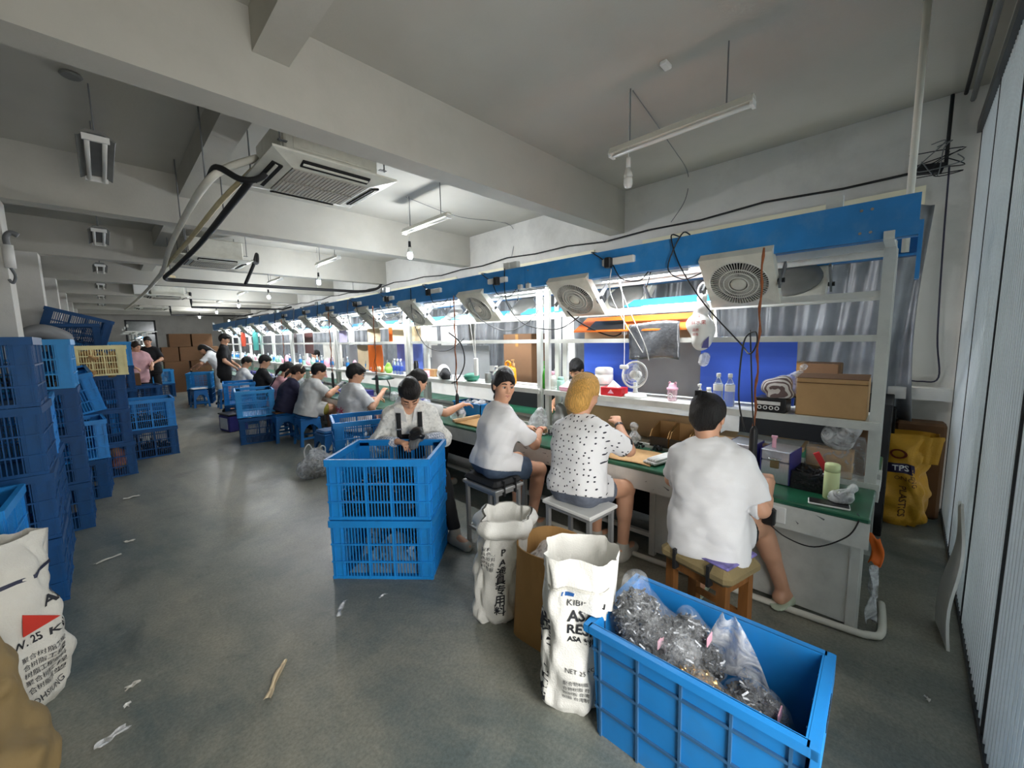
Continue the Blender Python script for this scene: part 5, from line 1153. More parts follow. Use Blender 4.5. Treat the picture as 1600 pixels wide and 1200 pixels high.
    if gloves:
        for i in gloves:
            g=Field(wr[i]-.16,wr[i]+.16,min(h,.0075)); hand(g,wr[i],el[i],hd[i],1 if i==0 else -1,sc*1.02,curl,1.3); ad=nrm(wr[i]-el[i]); g.cap(wr[i]-ad*.05,wr[i],.034,.032,k=.01,cut0=.0); g.v-=.0025; link('glove',g.mesh('glove',m_grey),P)
    link('body',F.mesh('body',skin),P)
    # --- eyes, brows, lips
    if face:
        for s in (1,-1):
            e=thing_part=MB(); c=H(.079,s*.031,.005); 
            low=look[1]>R(27)
            eye=MB(); eye.lathe([(0.0,-.0115*s_),(.0085*s_,-.008*s_),(.0115*s_,0),(.0085*s_,.008*s_),(0,.0115*s_)],10); 
            o=part('eye',eye,skin if low else m_eyew,P,True); o.location=c; o.scale=(1,1,.75)
            ir=MB(); q=H(.0885,s*.030,.0035); ir.lathe([(0,-.0078*s_),(.0055*s_,-.005*s_),(.0075*s_,0),(.0055*s_,.005*s_),(0,.0078*s_)],10); io=None if low else part('iris',ir,m_iris,o,True)
            if io: io.location=q-c
            br=MB(); br.tube([H(.0885,s*.013,.029),H(.086,s*.030,.034),H(.073,s*.050,.029)],[.004*s_,.005*s_,.0028*s_],6); part('eyebrow',br,hmat if hmat is not m_blond else m_hairbr,P,True)
            dz_=-.012 if low else 0
            lid=MB(); lid.tube([H(.0855,s*.016,.008+dz_),H(.0905,s*.030,.0125+dz_*1.2),H(.081,s*.045,.008+dz_)],[.0016*s_,.0022*s_,.0016*s_],5); part('eyelid',lid,m_iris,P,True)
        lp=MB(); lp.tube([H(.081,.024,-.060),H(.089,.010,-.0565),H(.0885,0,-.058),H(.089,-.010,-.0565),H(.081,-.024,-.060)],[.002*s_,.0045*s_,.004*s_,.0045*s_,.002*s_],6); lp.tube([H(.082,.018,-.064),H(.0885,0,-.067),H(.082,-.018,-.064)],[.002*s_,.005*s_,.002*s_],6); part('lips',lp,m_lip,P,True)
    if glasses:
        g=MB()
        for s in (1,-1):
            g.tube([H(.1+.0*q,s*.033+.024*math.cos(q),.004+.019*math.sin(q)) for q in np.linspace(0,2*math.pi,15)[:-1]],.0018,5,closed=True); g.tube([H(.098,s*.056,.008),H(-.005,s*.08,.012)],.0018,5)
        g.tube([H(.102,.01,.008),H(.102,-.01,.008)],.0018,5); part('glasses',g,m_black,P)
    # --- hair
    R_=hc-V(.3,.3,.42); G=Field(np.minimum(R_,hc-.26),hc+.22,min(h,.008) if h<.012 else h)
    G.ell(H(-.016,0,.042),(.104*s_,.086*s_,.098*s_),A,k=.02)
    if hair in('short','crop','mop'):
        G.ell(H(-.03,0,.0),(.084*s_,.083*s_,.088*s_),A,k=.03)
        if hair=='mop': G.ell(H(.055,0,.066),(.055*s_,.07*s_,.035*s_),A,k=.03)
    elif hair=='bob':
        G.ell(H(-.045,0,.0),(.09*s_,.092*s_,.13*s_),A,k=.03); G.ell(H(-.05,0,-.07),(.07*s_,.085*s_,.08*s_),A,k=.04)
    elif hair=='bun':
        G.ell(H(-.04,0,.0),(.085*s_,.084*s_,.10*s_),A,k=.03); G.ell(H(-.075,.01,.035),(.07*s_,.072*s_,.075*s_),A,k=.03); G.ell(H(-.10,.015,.05),(.035*s_,.05*s_,.04*s_),A,k=.015)
    elif hair in('tail','back'):
        G.ell(H(-.035,0,.0),(.082*s_,.082*s_,.09*s_),A,k=.03)
        G.cap(H(-.11,0,-.01),H(-.13,0,-.12) if hair=='tail' else H(-.10,0,-.05),.035*s_,.022*s_,k=.025)
        if hair=='tail': G.cap(H(-.13,0,-.12),H(-.115,0,-.20),.024*s_,.01*s_,k=.02)
    elif hair=='long':
        G.ell(H(-.04,0,-.01),(.085*s_,.088*s_,.12*s_),A,k=.03); G.cap(H(-.07,0,-.05),H(-.09,0,-.24),.075*s_,.05*s_,k=.03)
    # carve the face and ears free of hair
    low=-.075 if hair in('short','crop') else (-.06 if hair=='mop' else -.09)
    G.ell(H(.10,0,-.05),(.088*s_,.085*s_,.105*s_),A,k=.012,op='s')
    if hair!='bob':
        for s in (1,-1): G.ell(H(.0,s*.085,-.045),(.042*s_,.04*s_,.052*s_),A,k=.01,op='s')
        G.ell(H(.03,0,-.13),(.11*s_,.1*s_,.072*s_),A,k=.01,op='s') if hair in('short','mop','crop') else (G.ell(H(.05,0,-.14),(.11*s_,.09*s_,.07*s_),A,k=.01,op='s') if hair=='bun' else None)
    else:
        for s in (1,-1): G.ell(H(.05,s*.075,-.05),(.05*s_,.03*s_,.075*s_),A,k=.01,op='s')
    G.wrinkle(.0032,75,3,lim=.02,aniso=(1,1,.3)); link('hair',G.mesh('hair',hmat),P)
    # --- bottoms
    B=None
    if bmat is not None:
        B=Field(lo,hi,h)
        B.cap(pv+sl*.06*b,pv-sl*.06*b,.115*b,k=.04); B.cap(pv+sl*.06*b+up*.08,pv-sl*.06*b+up*.08,.106*b,k=.04)
        for i in (0,1):
            d=kn[i]-hip[i]; fr={'shorts':.62,'jeans':1,'trousers':1,'brief':.45}[bottom]; B.cap(hip[i],pv+sl*(.07 if i==0 else -.07)*b,.105*b,.104*b,k=.04); B.cap(hip[i],hip[i]+d*fr,.098*b,(.086 if fr<1 else .07)*b,k=.03,cut1=.004 if fr<1 else None)
            if fr==1: B.cap(kn[i],kn[i]+(an[i]-kn[i])*.93,.072*b,.052*b,k=.03,cut1=.004)
        B.wrinkle(.004,26,5,lim=.04); X,Y,Z=B.ax[0][:,None,None]-pv[0],B.ax[1][None,:,None]-pv[1],B.ax[2][None,None,:]-pv[2]; B.v=np.minimum(B.v,np.maximum(F.v-.007,np.sqrt(X*X+Y*Y+Z*Z)-.2*b).astype(np.float32)); B.half(pv+up*.13,up); link('shorts' if bottom in('shorts','brief') else 'trousers',B.mesh('bottoms',bmat),P)
    # --- shirt
    hemz=(pv-up*(.09 if not stand else .16)) if hem is None else pv-up*hem
    off=.018 if fleece<.01 else .03
    S=Field(lo,hi,h)
    for s in (1,-1):
        S.cap(pv+sl*s*.072*b-up*.10,ch+sl*s*.066*b,(.106+off*1.5)*b,(.098+off)*b,k=.10); S.cap(ch+sl*s*.066*b,nk-up*.055+sl*s*.075*b,(.098+off)*b,(.062+off*.6)*b,k=.08)
    S.cap(ch,nk-up*.015,.09*b,.068*b,k=.04)
    for i in (0,1):
        S.cap(nk-up*.055,shp[i],.06*b,(.05+off*.5)*b,k=.04)
        if sleeve=='none': continue
        d=el[i]-shp[i]; e=shp[i]+d*(.80 if sleeve=='short' else 1.0)
        S.cap(shp[i],e,(.052+off*.6)*b,(.05+off*.9)*b if sleeve=='short' else (.046+off*.6)*b,k=.035,cut1=.004 if sleeve=='short' else None)
        if sleeve=='long': S.cap(el[i],el[i]+(wr[i]-el[i])*.93,(.046+off*.6)*b,(.034+off*.3)*b,k=.03,cut1=.004)
        if sleeve=='half': S.cap(el[i],el[i]+(wr[i]-el[i])*.25,(.05+off*.9)*b,(.055+off*.9)*b,k=.03,cut1=.004)
    S.wrinkle(fleece*.85,34,int(abs(loc[1])*10)+3,lim=.05,aniso=(1,.7,1)); S.wrinkle(fleece*.38,85,int(abs(loc[1])*10)+9,lim=.04,aniso=(1,.5,1))
    # let the cloth lie over the hips wherever body or shorts are fuller than the shirt
    a_=pv-up*.16; ba=up*.34; X,Y,Z=S.ax[0][:,None,None]-a_[0],S.ax[1][None,:,None]-a_[1],S.ax[2][None,None,:]-a_[2]
    t=np.clip((X*ba[0]+Y*ba[1]+Z*ba[2])/float(ba@ba),0,1); reg=np.sqrt((X-t*ba[0])**2+(Y-t*ba[1])**2+(Z-t*ba[2])**2)-(.235*b)
    inner=F.v if B is None else np.minimum(F.v,B.v); S.v=np.minimum(S.v,np.maximum(inner-.010,reg).astype(np.float32))
    S.half(hemz,-up)                                   # hem
    S.cap(nk+up*.03+front*.012,nk+up*.3,.064*b,.075,k=.006,op='s')                   # neckline
    if extra and 'vneck' in extra: S.cap(nk+front*.06+up*.02,nk-up*.15+front*.15,.05,.006,k=.006,op='s')
    so=link('shirt',S.mesh('shirt',shirt),P)
    # neck rib
    e1=nrm(np.cross(up,V(0,1,0))); e2=np.cross(up,e1); rb=MB()
    # --- footwear
    if shoes is not None:
        for i in (0,1):
            fd=nrm(V(*(foot_dir[i] if foot_dir else (1,0,0)))); a=an[i]; z0=max(.0,a[2]-.085); c0=a-fd*.045; c1=a+fd*.15
            Q=Field(np.minimum(c0,c1)-V(.09,.09,.12),np.maximum(c0,c1)+V(.09,.09,.1),min(h,.009))
            zc=a[2]-.055
            Q.cap(V(c0[0],c0[1],zc),V(c1[0],c1[1],zc-.005),.045,.04,k=.02); 
            if shoes is not m_sandal: Q.cap(V(a[0],a[1],zc),a+V(0,0,.005),.045,.045,k=.03)
            else: Q.half(V(a[0],a[1],zc+.012)+fd*.0,V(-fd[0]*.55,-fd[1]*.55,1)); 
            Q.half((0,0,a[2]-.088),(0,0,-1)); link('shoe' if shoes is not m_sandal else 'sandal',Q.mesh('shoe',shoes),P)
    P['_h']=h
    for k_ in list(P.keys()):
        if k_=='_h': del P['_h']
    return P,H,dict(nk=nk,pv=pv,up=up,sl=sl,shp=shp,front=front,ch=ch,el=el,wr=wr,b=b,off=off)
# seat/bench defaults: bench edge is ~.33 in front of the hips
def seated_legs(kx=.40,kz=.50,fx=.36,w=.11,fz=.085): return dict(kn=[(kx,w,kz),(kx,-w,kz)],an=[(fx,w,fz),(fx,-w,fz)])
# 1 nearest worker, white tee, hair clipped up
p1,H,d=person('worker in a plain white tee with clipped-up black hair, seated nearest the camera',(2.12,.68,0),0,h=.0068,sc=.98,seat=.455,neck=(.07,.03,.94),head=(.12,.06,1.10),look=(R(8),R(38)),
  el=[(.12,.24,.72),(.05,-.225,.70)],wr=[(.36,.16,.72),(.32,-.20,.755)],hd=[(1,-.3,-.1),(.9,.35,.15)],kn=[(.40,.10,.48),(.38,-.16,.48)],an=[(.25,.12,.085),(.45,-.27,.10)],foot_dir=[(1,0,0),(.9,-.35,0)],
  shirt=m_tee,bottom='brief',bmat=m_blackpant,shoes=m_sandal,hair='bun',build=.98,curl=1.1,fleece=.0045,skin=m_skin,hem=.13)
cl=MB(); cl.box(tuple(H(-.125,.03,.085)),(.02,.055,.03)); cl.box(tuple(H(-.135,.03,.07)),(.012,.012,.05)); part('hair_clip',cl,m_black,p1)
# 2 blond worker with dotted shirt
p2,H,d=person('blond worker in a white shirt with small dark dots, seated',(2.04,1.45,0),0,h=.0068,sc=.98,seat=.515,neck=(.10,.04,.98),head=(.17,.05,1.17),look=(R(-8),R(30)),
  el=[(.24,.28,.80),(.30,-.20,.81)],wr=[(.48,.16,.80),(.44,-.04,.94)],hd=[(.9,-.3,.0),(.6,.55,.35)],kn=[(.42,.12,.50),(.42,-.12,.50)],an=[(.42,.12,.085),(.38,-.12,.085)],
  shirt=m_dots,bottom='brief',bmat=m_denimg,shoes=m_shoe,hair='bob',hmat=m_blond,build=1.0,curl=1.0,hem=.04)
rt=MB(); rt.sheet(lambda u,v: H(.03-.115*v,(.026-.02*v)*(2*u-1)+.005*math.sin(v*9),.044+.099*math.sqrt(max(0,1-((.046-.115*v)/.107)**2))+.009-.004*abs(2*u-1)),8,12,.008); part('dark_hair_roots',rt,m_hairbr,p2,True)
for i in (0,1):
    dd=nrm(d['el'][i]-d['shp'][i]); e=d['shp'][i]+(d['el'][i]-d['shp'][i])*.80; part('sleeve_cuff',MB().tube([e-dd*.012,e+dd*.008],[.07,.069],20),m_teeb,p2)
up=d['up']; e1=nrm(np.cross(up,V(0,1,0))); e2=np.cross(up,e1); c=d['nk']-up*.015+d['front']*.012
part('collar',MB().tube([c+(e1*math.cos(a)+e2*math.sin(a))*.074 for a in np.linspace(0,2*math.pi,25)[:-1]],.008,6,closed=True),m_teeb,p2,True)
for i in (0,):
    w0=d['wr'][1]; a0=nrm(w0-d['el'][1]); part('wrist_watch',MB().tube([w0-a0*.03,w0-a0*.012],[.031,.030],16),m_black,p2)
# 3 woman looking back over her shoulder
p3,H,d=person('woman in a white tee with a ponytail, turned to look at the camera',(1.98,2.18,0),0,h=.0068,sc=.98,seat=.535,neck=(.09,.0,1.00),head=(.12,-.02,1.19),look=(R(-112),R(6),R(-4)),
  el=[(.26,.26,.82),(.26,-.20,.74)],wr=[(.52,.14,.78),(.50,-.05,.79)],hd=[(.9,-.3,-.1),(.9,.35,.0)],kn=[(.40,.12,.53),(.38,-.14,.50)],an=[(.38,.12,.085),(.30,-.12,.085)],
  shirt=m_tee,bottom='shorts',bmat=m_denim,shoes=m_shoe,hair='tail',build=.97,curl=1.0,hem=.03,skin=m_skin,extra=dict(twist=-.35))
hb=MB(); hb.tube([H(-.03+.0*a,.095*math.cos(a),.045+.105*math.sin(a)) for a in np.linspace(.35,math.pi-.35,14)],.006,6); part('hair_band',hb,m_white,p3)
part('hair_tie',MB().tube([H(-.118,0,-.02),H(-.124,0,-.045)],[.034,.034],12),mat('lilac_tie','b9b4dc',.7),p3)
w0=d['wr'][1]; a0=nrm(w0-d['el'][1]); part('bracelet',MB().tube([w0-a0*.02,w0-a0*.014],[.03,.03],16),m_redink,p3)
# 4 apron woman facing the camera
p4,H,d=person('woman in a pale patterned shirt and black apron, head bowed over black parts',(1.74,2.92,0),R(-122),h=.0068,sc=1.0,seat=.47,neck=(.13,.0,1.00),head=(.21,.01,1.13),look=(R(4),R(52)),
  el=[(.12,.27,.74),(.12,-.27,.74)],wr=[(.33,.10,.80),(.33,-.09,.79)],hd=[(.7,-.6,.1),(.7,.6,.0)],kn=[(.36,.22,.50),(.25,-.12,.48)],an=[(.46,.30,.085),(.12,-.14,.085)],foot_dir=[(.85,.5,0),(1,0,0)],gloves=[0],
  shirt=mat('pale_patterned_cotton','e6e5df',.85,var=.08,scale=60,dirt='8f8f86',dscale=38,damt=.7),sleeve='half',bottom='trousers',bmat=m_blackpant,shoes=m_shoe,hair='back',build=.95,curl=1.0,hem=.10,fleece=.006,extra=dict(vneck=1))
def on_front(s,t,lift=.004):
    """point on the front of the torso: s across, t from hips (0) to neck (1)"""
    q=d['pv']+(d['nk']-d['pv'])*t+d['sl']*s*d['b']; rad=(.165-.06*max(0,t-.45)/.55)*d['b']; x=max(0,1-(abs(s)/.2)**3)
    return q+d['front']*(rad*x**.5+lift)
bib=MB(); bib.sheet(lambda u,v: on_front((u-.5)*(.24-.05*v),.12+.50*v,.006),10,12,.004); part('apron_bib',bib,m_blackpant,p4,True)
for s in (1,-1):
    st=MB(); st.sheet(lambda u,v: on_front(s*(.085+.0*v)+(u-.5)*.035,.55+.40*v,.004+.016*(1-abs(2*v-1))),3,8,.004); part('apron_strap',st,m_blackpant,p4,True)
    part('strap_slider',MB().rbox(tuple(on_front(s*.085,.72,.026)),(.012,.042,.012),.003),m_chrome,p4)
    co=MB(); nk=d['nk']; co.sheet(lambda u,v: nk+d['front']*(.125-.05*v-.035*u)+d['sl']*s*(.02+.075*u+.02*v)+d['up']*(-.10+.085*v+.02*u),6,6,.004); part('collar',co,m_teeg,p4)
    sv=MB(); a,b_=d['el'][0 if s>0 else 1],d['wr'][0 if s>0 else 1]; sv.tube([a+(b_-a)*.2,a+(b_-a)*.5,a+(b_-a)*.95],[.056,.05,.036],16); part('oversleeve',sv,m_plaid,p4,True)
gl=MB(); 
tag(link('black_part_cluster',blob('cluster',[(0,0,0,.035),(.03,.03,.02,.03),(-.03,.02,.01,.03),(.0,-.03,.03,.025)],.006,m_blackbits,(.008,60),3,False),loc=(1.60,2.58,.83)),'cluster of black parts held in the hands of the apron woman','parts')
# 5 woman behind the apron woman, arm reaching over the bench
p5,H,d=person('dark-haired woman in a white top, mostly hidden, arm reaching over the bench',(2.03,3.58,0),R(-8),h=.010,sc=.96,seat=.455,neck=(.10,0,.94),head=(.20,.0,1.12),look=(R(-5),R(35)),
  el=[(.3,.25,.74),(.40,-.20,.80)],wr=[(.5,.16,.74),(.62,-.17,.86)],hd=[(1,-.2,-.1),(1,.0,-.1)],**seated_legs(),shirt=m_teeg,bottom='trousers',bmat=m_blackpant,shoes=m_shoe,hair='back')
# 6 man in glasses, white tee with pink print
p6,H,d=person('man with glasses in a white tee with a pink script print, holding a driver',(2.12,4.98,0),0,h=.0095,sc=1.04,seat=.455,neck=(.06,.0,.95),head=(.10,.0,1.13),look=(R(-14),R(20)),
  el=[(.2,.28,.74),(.16,-.26,.72)],wr=[(.42,.16,.76),(.38,-.12,.86)],hd=[(1,-.2,0),(.6,.3,.6)],**seated_legs(),shirt=m_teeg if False else m_tee,bottom='shorts',bmat=m_navy,shoes=m_shoe,hair='mop',build=1.12,glasses=True,curl=1.2,hem=.11)
pr_=MB()
def backp(s,t):
    q=d['pv']+(d['nk']-d['pv'])*t+d['sl']*s; rad=.155*(max(0,1-(abs(s)/.24)**3))**.5; return q-d['front']*(rad+.012)
put_text(pr_,'Pink',.16,lambda u,v: backp(-u+.02,.30+v*1.4),.003); part('shirt_print',pr_,mat('pink_print','d8326a',.8),p6)
# 7 man in light grey tee and mustard shorts
p7,H,d=person('man in a light grey tee and mustard shorts with a grey glove, seated',(2.10,6.48,0),0,h=.0105,sc=1.02,seat=.455,neck=(.12,.0,.92),head=(.21,-.01,1.09),look=(R(-10),R(25)),
  el=[(.3,.28,.72),(.24,-.26,.74)],wr=[(.45,.18,.74),(.46,-.14,.86)],hd=[(1,-.2,0),(.7,.3,.5)],**seated_legs(),shirt=m_teeg,bottom='shorts',bmat=m_olive,shoes=m_black,hair='short',build=1.12,curl=1.2,hem=.11,gloves=[1])
# 8 navy sleeve worker, 9 pink-backed worker
p8,H,d=person('worker with brown tied hair and a pale band in a navy long-sleeved top',(1.93,7.0,0),0,h=.0115,sc=.96,seat=.455,neck=(.14,.0,.90),head=(.25,.0,1.06),look=(R(-5),R(40)),
  el=[(.3,.27,.70),(.22,-.26,.66)],wr=[(.48,.18,.74),(.46,-.14,.72)],**seated_legs(),shirt=m_navy,sleeve='long',bottom='trousers',bmat=m_blackpant,shoes=m_shoe,hair='tail',hmat=m_hairbr)
hb=MB(); hb.tube([H(-.03,.095*math.cos(a),.045+.105*math.sin(a)) for a in np.linspace(.2,math.pi-.2,12)],.007,6); part('hair_band',hb,m_cream,p8)
p9,H,d=person('worker in a pink top with a black strap across the back, dark hair',(1.98,7.56,0),0,h=.0115,sc=.96,seat=.455,neck=(.10,.0,.90),head=(.22,.02,1.08),look=(R(-5),R(35)),
  el=[(.3,.27,.70),(.26,-.26,.70)],wr=[(.48,.18,.74),(.48,-.14,.74)],**seated_legs(),shirt=m_pinkc,bottom='trousers',bmat=m_blackpant,shoes=m_shoe,hair='tail')
st=MB(); st.tube([d['pv']+(d['nk']-d['pv'])*t+d['sl']*(.17-.34*t+.02)-d['front']*(.155-.03*abs(t-.5)) for t in np.linspace(.05,1,10)],.012,6); part('bag_strap',st,m_black,p9)
# 10 man in black tee
p10,H,d=person('young man in a black tee with tousled black hair, seated, arms folded on the bench',(2.10,9.05,0),0,h=.0125,sc=1.0,seat=.455,neck=(.06,.0,.98),head=(.12,.0,1.18),look=(R(-15),R(25)),
  el=[(.22,.27,.74),(.18,-.27,.70)],wr=[(.44,.10,.74),(.42,-.08,.72)],**seated_legs(),shirt=m_teeb,bottom='shorts',bmat=m_navy,shoes=m_black,hair='mop')
# 11 far worker in white with cap-like hair
p11,H,d=person('far seated worker in a white tee with cropped black hair',(2.06,10.45,0),0,h=.014,sc=.98,seat=.455,neck=(.08,.0,.93),head=(.15,.0,1.12),look=(R(-15),R(30)),
  el=[(.24,.27,.72),(.2,-.26,.70)],wr=[(.46,.14,.74),(.44,-.1,.72)],**seated_legs(),shirt=m_tee,bottom='trousers',bmat=m_blackpant,shoes=m_black,hair='mop')
# 12 standing man in black, 13 bent worker in white behind him
p12,H,d=person('standing man in black tee and black shorts at the far end of the bench',(1.88,11.0,0),R(-15),h=.0135,sc=1.0,stand=True,seat=.95,neck=(.02,.0,1.46),head=(.06,.0,1.64),look=(R(-10),R(22)),
  el=[(.08,.26,1.16),(.04,-.25,1.16)],wr=[(.26,.2,1.02),(.22,-.2,1.0)],kn=[(.03,.10,.50),(.0,-.10,.50)],an=[(-.02,.10,.085),(-.02,-.10,.085)],shirt=m_teeb,bottom='shorts',bmat=m_blackpant,shoes=m_black,hair='mop',hem=.2)
p13,H,d=person('worker in white bending over behind the standing man in black',(2.08,12.5,0),R(150),h=.016,sc=.98,stand=True,seat=.90,neck=(.22,.0,1.30),head=(.36,.0,1.40),look=(0,R(50)),
  el=[(.34,.25,1.06),(.34,-.24,1.06)],wr=[(.52,.18,.98),(.52,-.18,.98)],kn=[(.05,.10,.48),(.02,-.10,.48)],an=[(-.02,.10,.085),(-.04,-.10,.085)],shirt=m_tee,bottom='trousers',bmat=m_teeg,shoes=m_black,hair='long')
# 14, 15 pair at the far left
p14,H,d=person('standing worker in a loose pale pink tee and black trousers at the far left',(.52,13.2,0),R(-70),h=.015,sc=1.0,stand=True,seat=.88,neck=(.03,.0,1.34),head=(.08,.0,1.50),look=(R(20),R(20)),
  el=[(.1,.26,1.08),(.1,-.26,1.08)],wr=[(.32,.16,1.02),(.32,-.16,1.02)],kn=[(.02,.10,.46),(.0,-.10,.46)],an=[(-.02,.10,.085),(-.02,-.10,.085)],shirt=mat('dusty_pink_cotton','cfa3a8',.85),bottom='trousers',bmat=m_blackpant,shoes=m_black,hair='tail',hmat=m_hairbr,build=1.15,hem=.24)
p15,H,d=person('man in a black tee standing behind the pink worker at the far left',(.86,14.3,0),R(-110),h=.016,sc=1.0,stand=True,seat=.95,neck=(.05,.0,1.45),head=(.09,.0,1.63),look=(R(10),R(12)),
  el=[(.12,.26,1.16),(.12,-.26,1.16)],wr=[(.34,.16,1.08),(.34,-.16,1.08)],kn=[(.02,.10,.5),(.0,-.10,.5)],an=[(-.02,.10,.085),(-.02,-.10,.085)],shirt=m_teeb,bottom='trousers',bmat=m_blackpant,shoes=m_black,hair='short',hem=.2)
# 16, 17 workers on the window side
p16,H,d=person('man in a grey top seated on the window side, face glimpsed beside the blue board',(4.08,2.82,0),R(180),h=.010,sc=1.0,seat=.455,neck=(.06,.0,.98),head=(.12,.0,1.16),look=(R(5),R(30)),
  el=[(.2,.27,.74),(.2,-.27,.74)],wr=[(.42,.14,.74),(.42,-.14,.74)],**seated_legs(),shirt=m_greyboard,bottom='trousers',bmat=m_blackpant,shoes=m_black,hair='mop',skin=m_skin2)
p17,H,d=person('woman with tied black hair seated on the window side of the far bench',(4.05,11.2,0),R(180),h=.015,sc=.96,seat=.455,neck=(.06,.0,1.0),head=(.12,.0,1.2),look=(R(15),R(20)),
  el=[(.2,.27,.74),(.2,-.27,.74)],wr=[(.42,.14,.74),(.42,-.14,.74)],**seated_legs(),shirt=m_pinkc,bottom='trousers',bmat=m_blackpant,shoes=m_black,hair='bun')
plastic_stool('blue plastic stool under the man on the window side',4.08,2.82); plastic_stool('blue plastic stool under the woman on the window side',4.05,11.2)
# ================= things on shelves and benches
SH=1.051; BT=.671
def bottle(name,label,cat,x,y,z,prof,m,cap=None,capm=None,labelband=None,labm=None,group=None,n=16):
    r=thing(name,label,cat,(x,y,z),0,group)
    part('bottle_body',MB().lathe(prof,n),m,r,True)
    if cap: part('cap',MB().lathe(cap,12),capm or m_white,r,True)
    if labelband: rr_,z0,z1=labelband; part('label_band',MB().lathe([(rr_*.99,z0),(rr_,z0+.001),(rr_,z1-.001),(rr_*.99,z1)],n),labm or m_white,r,True)
    return r
def pump(r,z,m): part('pump',MB().cyl((0,0,z),(0,0,z+.035),.006,n=8).box((-.015,0,z+.037),(.045,.014,.012)).cyl((-.034,0,z+.037),(-.036,0,z+.025),.004,n=6),m,r)
def boxy(name,label,cat,x,y,z,d,m,rz=0,r_=.006,group=None):
    return tag(part(name,MB().rbox((0,0,d[2]/2),d,r_),m,loc=(x,y,z),rot=(0,0,R(rz))),label,cat,group)
# carton with lid on the near shelf
c=thing('carton','tan carton on the nearest shelf beside the end post','carton',(3.06,.305,SH))
part('carton_body',MB().rbox((0,0,.115),(.2,.33,.23),.004),m_cardl,c); part('lid_flap',MB().raw([(-.10,-.165,.23),(-.10,.165,.23),(.06,.165,.245),(.06,-.165,.25),(-.10,-.165,.226),(-.10,.165,.226),(.06,.165,.241),(.06,-.165,.246)],[(0,1,2,3),(7,6,5,4),(0,4,5,1),(3,2,6,7),(1,5,6,2),(0,3,7,4)]),m_cardd,c)
part('flap_seam',MB().box((-.1015,0,.20),(.002,.33,.004)),m_cardd,c)
b=thing('product_box','black printed box under the striped cloth on the nearest shelf','box',(3.02,.60,SH))
part('box_body',MB().rbox((0,0,.045),(.16,.17,.09),.004),m_black,b); part('white_stripe',MB().box((-.0812,.01,.058),(.002,.13,.022)),m_white,b)
for i in range(4): part('printed_ring',MB().torus((0,0,0),.010,.003,14,5,Matrix.Translation((-.0815,.058-i*.032,.028))@Matrix.Rotation(R(90),4,'Y')),m_white,b)
tag(link('striped_cloth',blob('cloth',[(0,0,.05,.055),(.02,.05,.04,.045),(-.02,-.04,.06,.05),(.0,-.03,.09,.04),(-.03,.03,.03,.035)],.008,m_stripe,(.010,34),3),loc=(3.01,.57,SH+.09)),'crumpled striped cloth bundle on the black printed box','cloth')
tag(link('clear_bag',blob('film',[(0,0,.06,.06),(.0,-.04,.12,.045),(0,-.06,.18,.025)],.009,m_film2,(.01,26),4),loc=(3.12,.53,SH+.10)),'clear bag standing behind the striped cloth','bag')
WB=[(.028,0),(.032,.006),(.031,.05),(.0325,.055),(.031,.1),(.032,.13),(.03,.15),(.014,.185),(.012,.20)]
for k,y in enumerate((.86,.935)):
    bottle('water_bottle',('right-hand clear water bottle of the pair on the nearest shelf','left-hand clear water bottle of the pair on the nearest shelf')[k],'bottle',3.02,y,SH,WB,m_water,[(.014,.20),(.015,.205),(.015,.225),(.013,.227)],m_white,(.0325,.105,.15),m_white,'pair of water bottles')
bottle('lotion_bottle','small white lotion bottle beside the water bottles','bottle',3.03,1.0,SH,[(.022,0),(.024,.01),(.024,.08),(.016,.095)],m_white,[(.016,.095),(.016,.12)],m_white)
r=bottle('pump_bottle','small yellow pump bottle beside the white lotion bottle','bottle',3.03,1.06,SH,[(.024,0),(.027,.01),(.025,.07),(.01,.09)],mat('yellow_soap','d8cf4a',.25,trans=.3),[(.01,.09),(.011,.105)],m_white); pump(r,.10,m_white)
r=thing('tumbler','pink cup with a bear-eared lid on the nearest shelf','cup',(3.02,1.26,SH))
part('cup_body',MB().lathe([(.030,0),(.033,.005),(.038,.085),(.037,.09)],18),film('pink_clear','f3cfdc',.75,.15),r,True); part('lid',MB().lathe([(.041,.085),(.043,.09),(.041,.10),(.030,.105),(.028,.125),(.020,.135)],18),m_pink,r,True)
for s in (-1,1): part('lid_ear',MB().lathe([(0,-.01),(.009,-.006),(.01,0),(.007,.008),(0,.011)],10,(0,s*.022,.137)),m_pink,r,True)
part('face_print',MB().torus((0,0,0),.015,.0025,14,5,Matrix.Translation((-.036,0,.045))@Matrix.Rotation(R(90),4,'Y')),m_white,r)
# desk fan
r=thing('desk_fan','white desk fan with round cage on the nearest shelf','fan',(3.03,1.57,SH))
part('base',MB().lathe([(.085,0),(.09,.008),(.085,.022),(.05,.03),(.022,.035)],28,(0,0,0)),m_white,r,True); part('stem',MB().lathe([(.022,.03),(.017,.06),(.016,.12)],12),m_white,r,True)
M=Matrix.Translation((-.02,0,.185))@Matrix.Rotation(R(-80),4,'Y')@Matrix.Rotation(0,4,'X')
part('cage_rim',MB().torus((0,0,0),.105,.009,36,8,M),m_white,r,True)
g=MB()
for k in range(48):
    a=2*math.pi*k/48; g.tube([M@Vector((.03*math.cos(a),.03*math.sin(a),.028)),M@Vector((.075*math.cos(a),.075*math.sin(a),.024)),M@Vector((.103*math.cos(a),.103*math.sin(a),.004))],.0011,3,False)
for q in (.05,.075): g.torus((0,0,.025),q,.0013,28,4,M)
part('cage_wires',g,m_grille,r); part('cage_hub',MB().lathe([(0,.034),(.02,.033),(.03,.028),(.03,.022)],18,(0,0,0),M),m_white,r,True)
bl=MB()
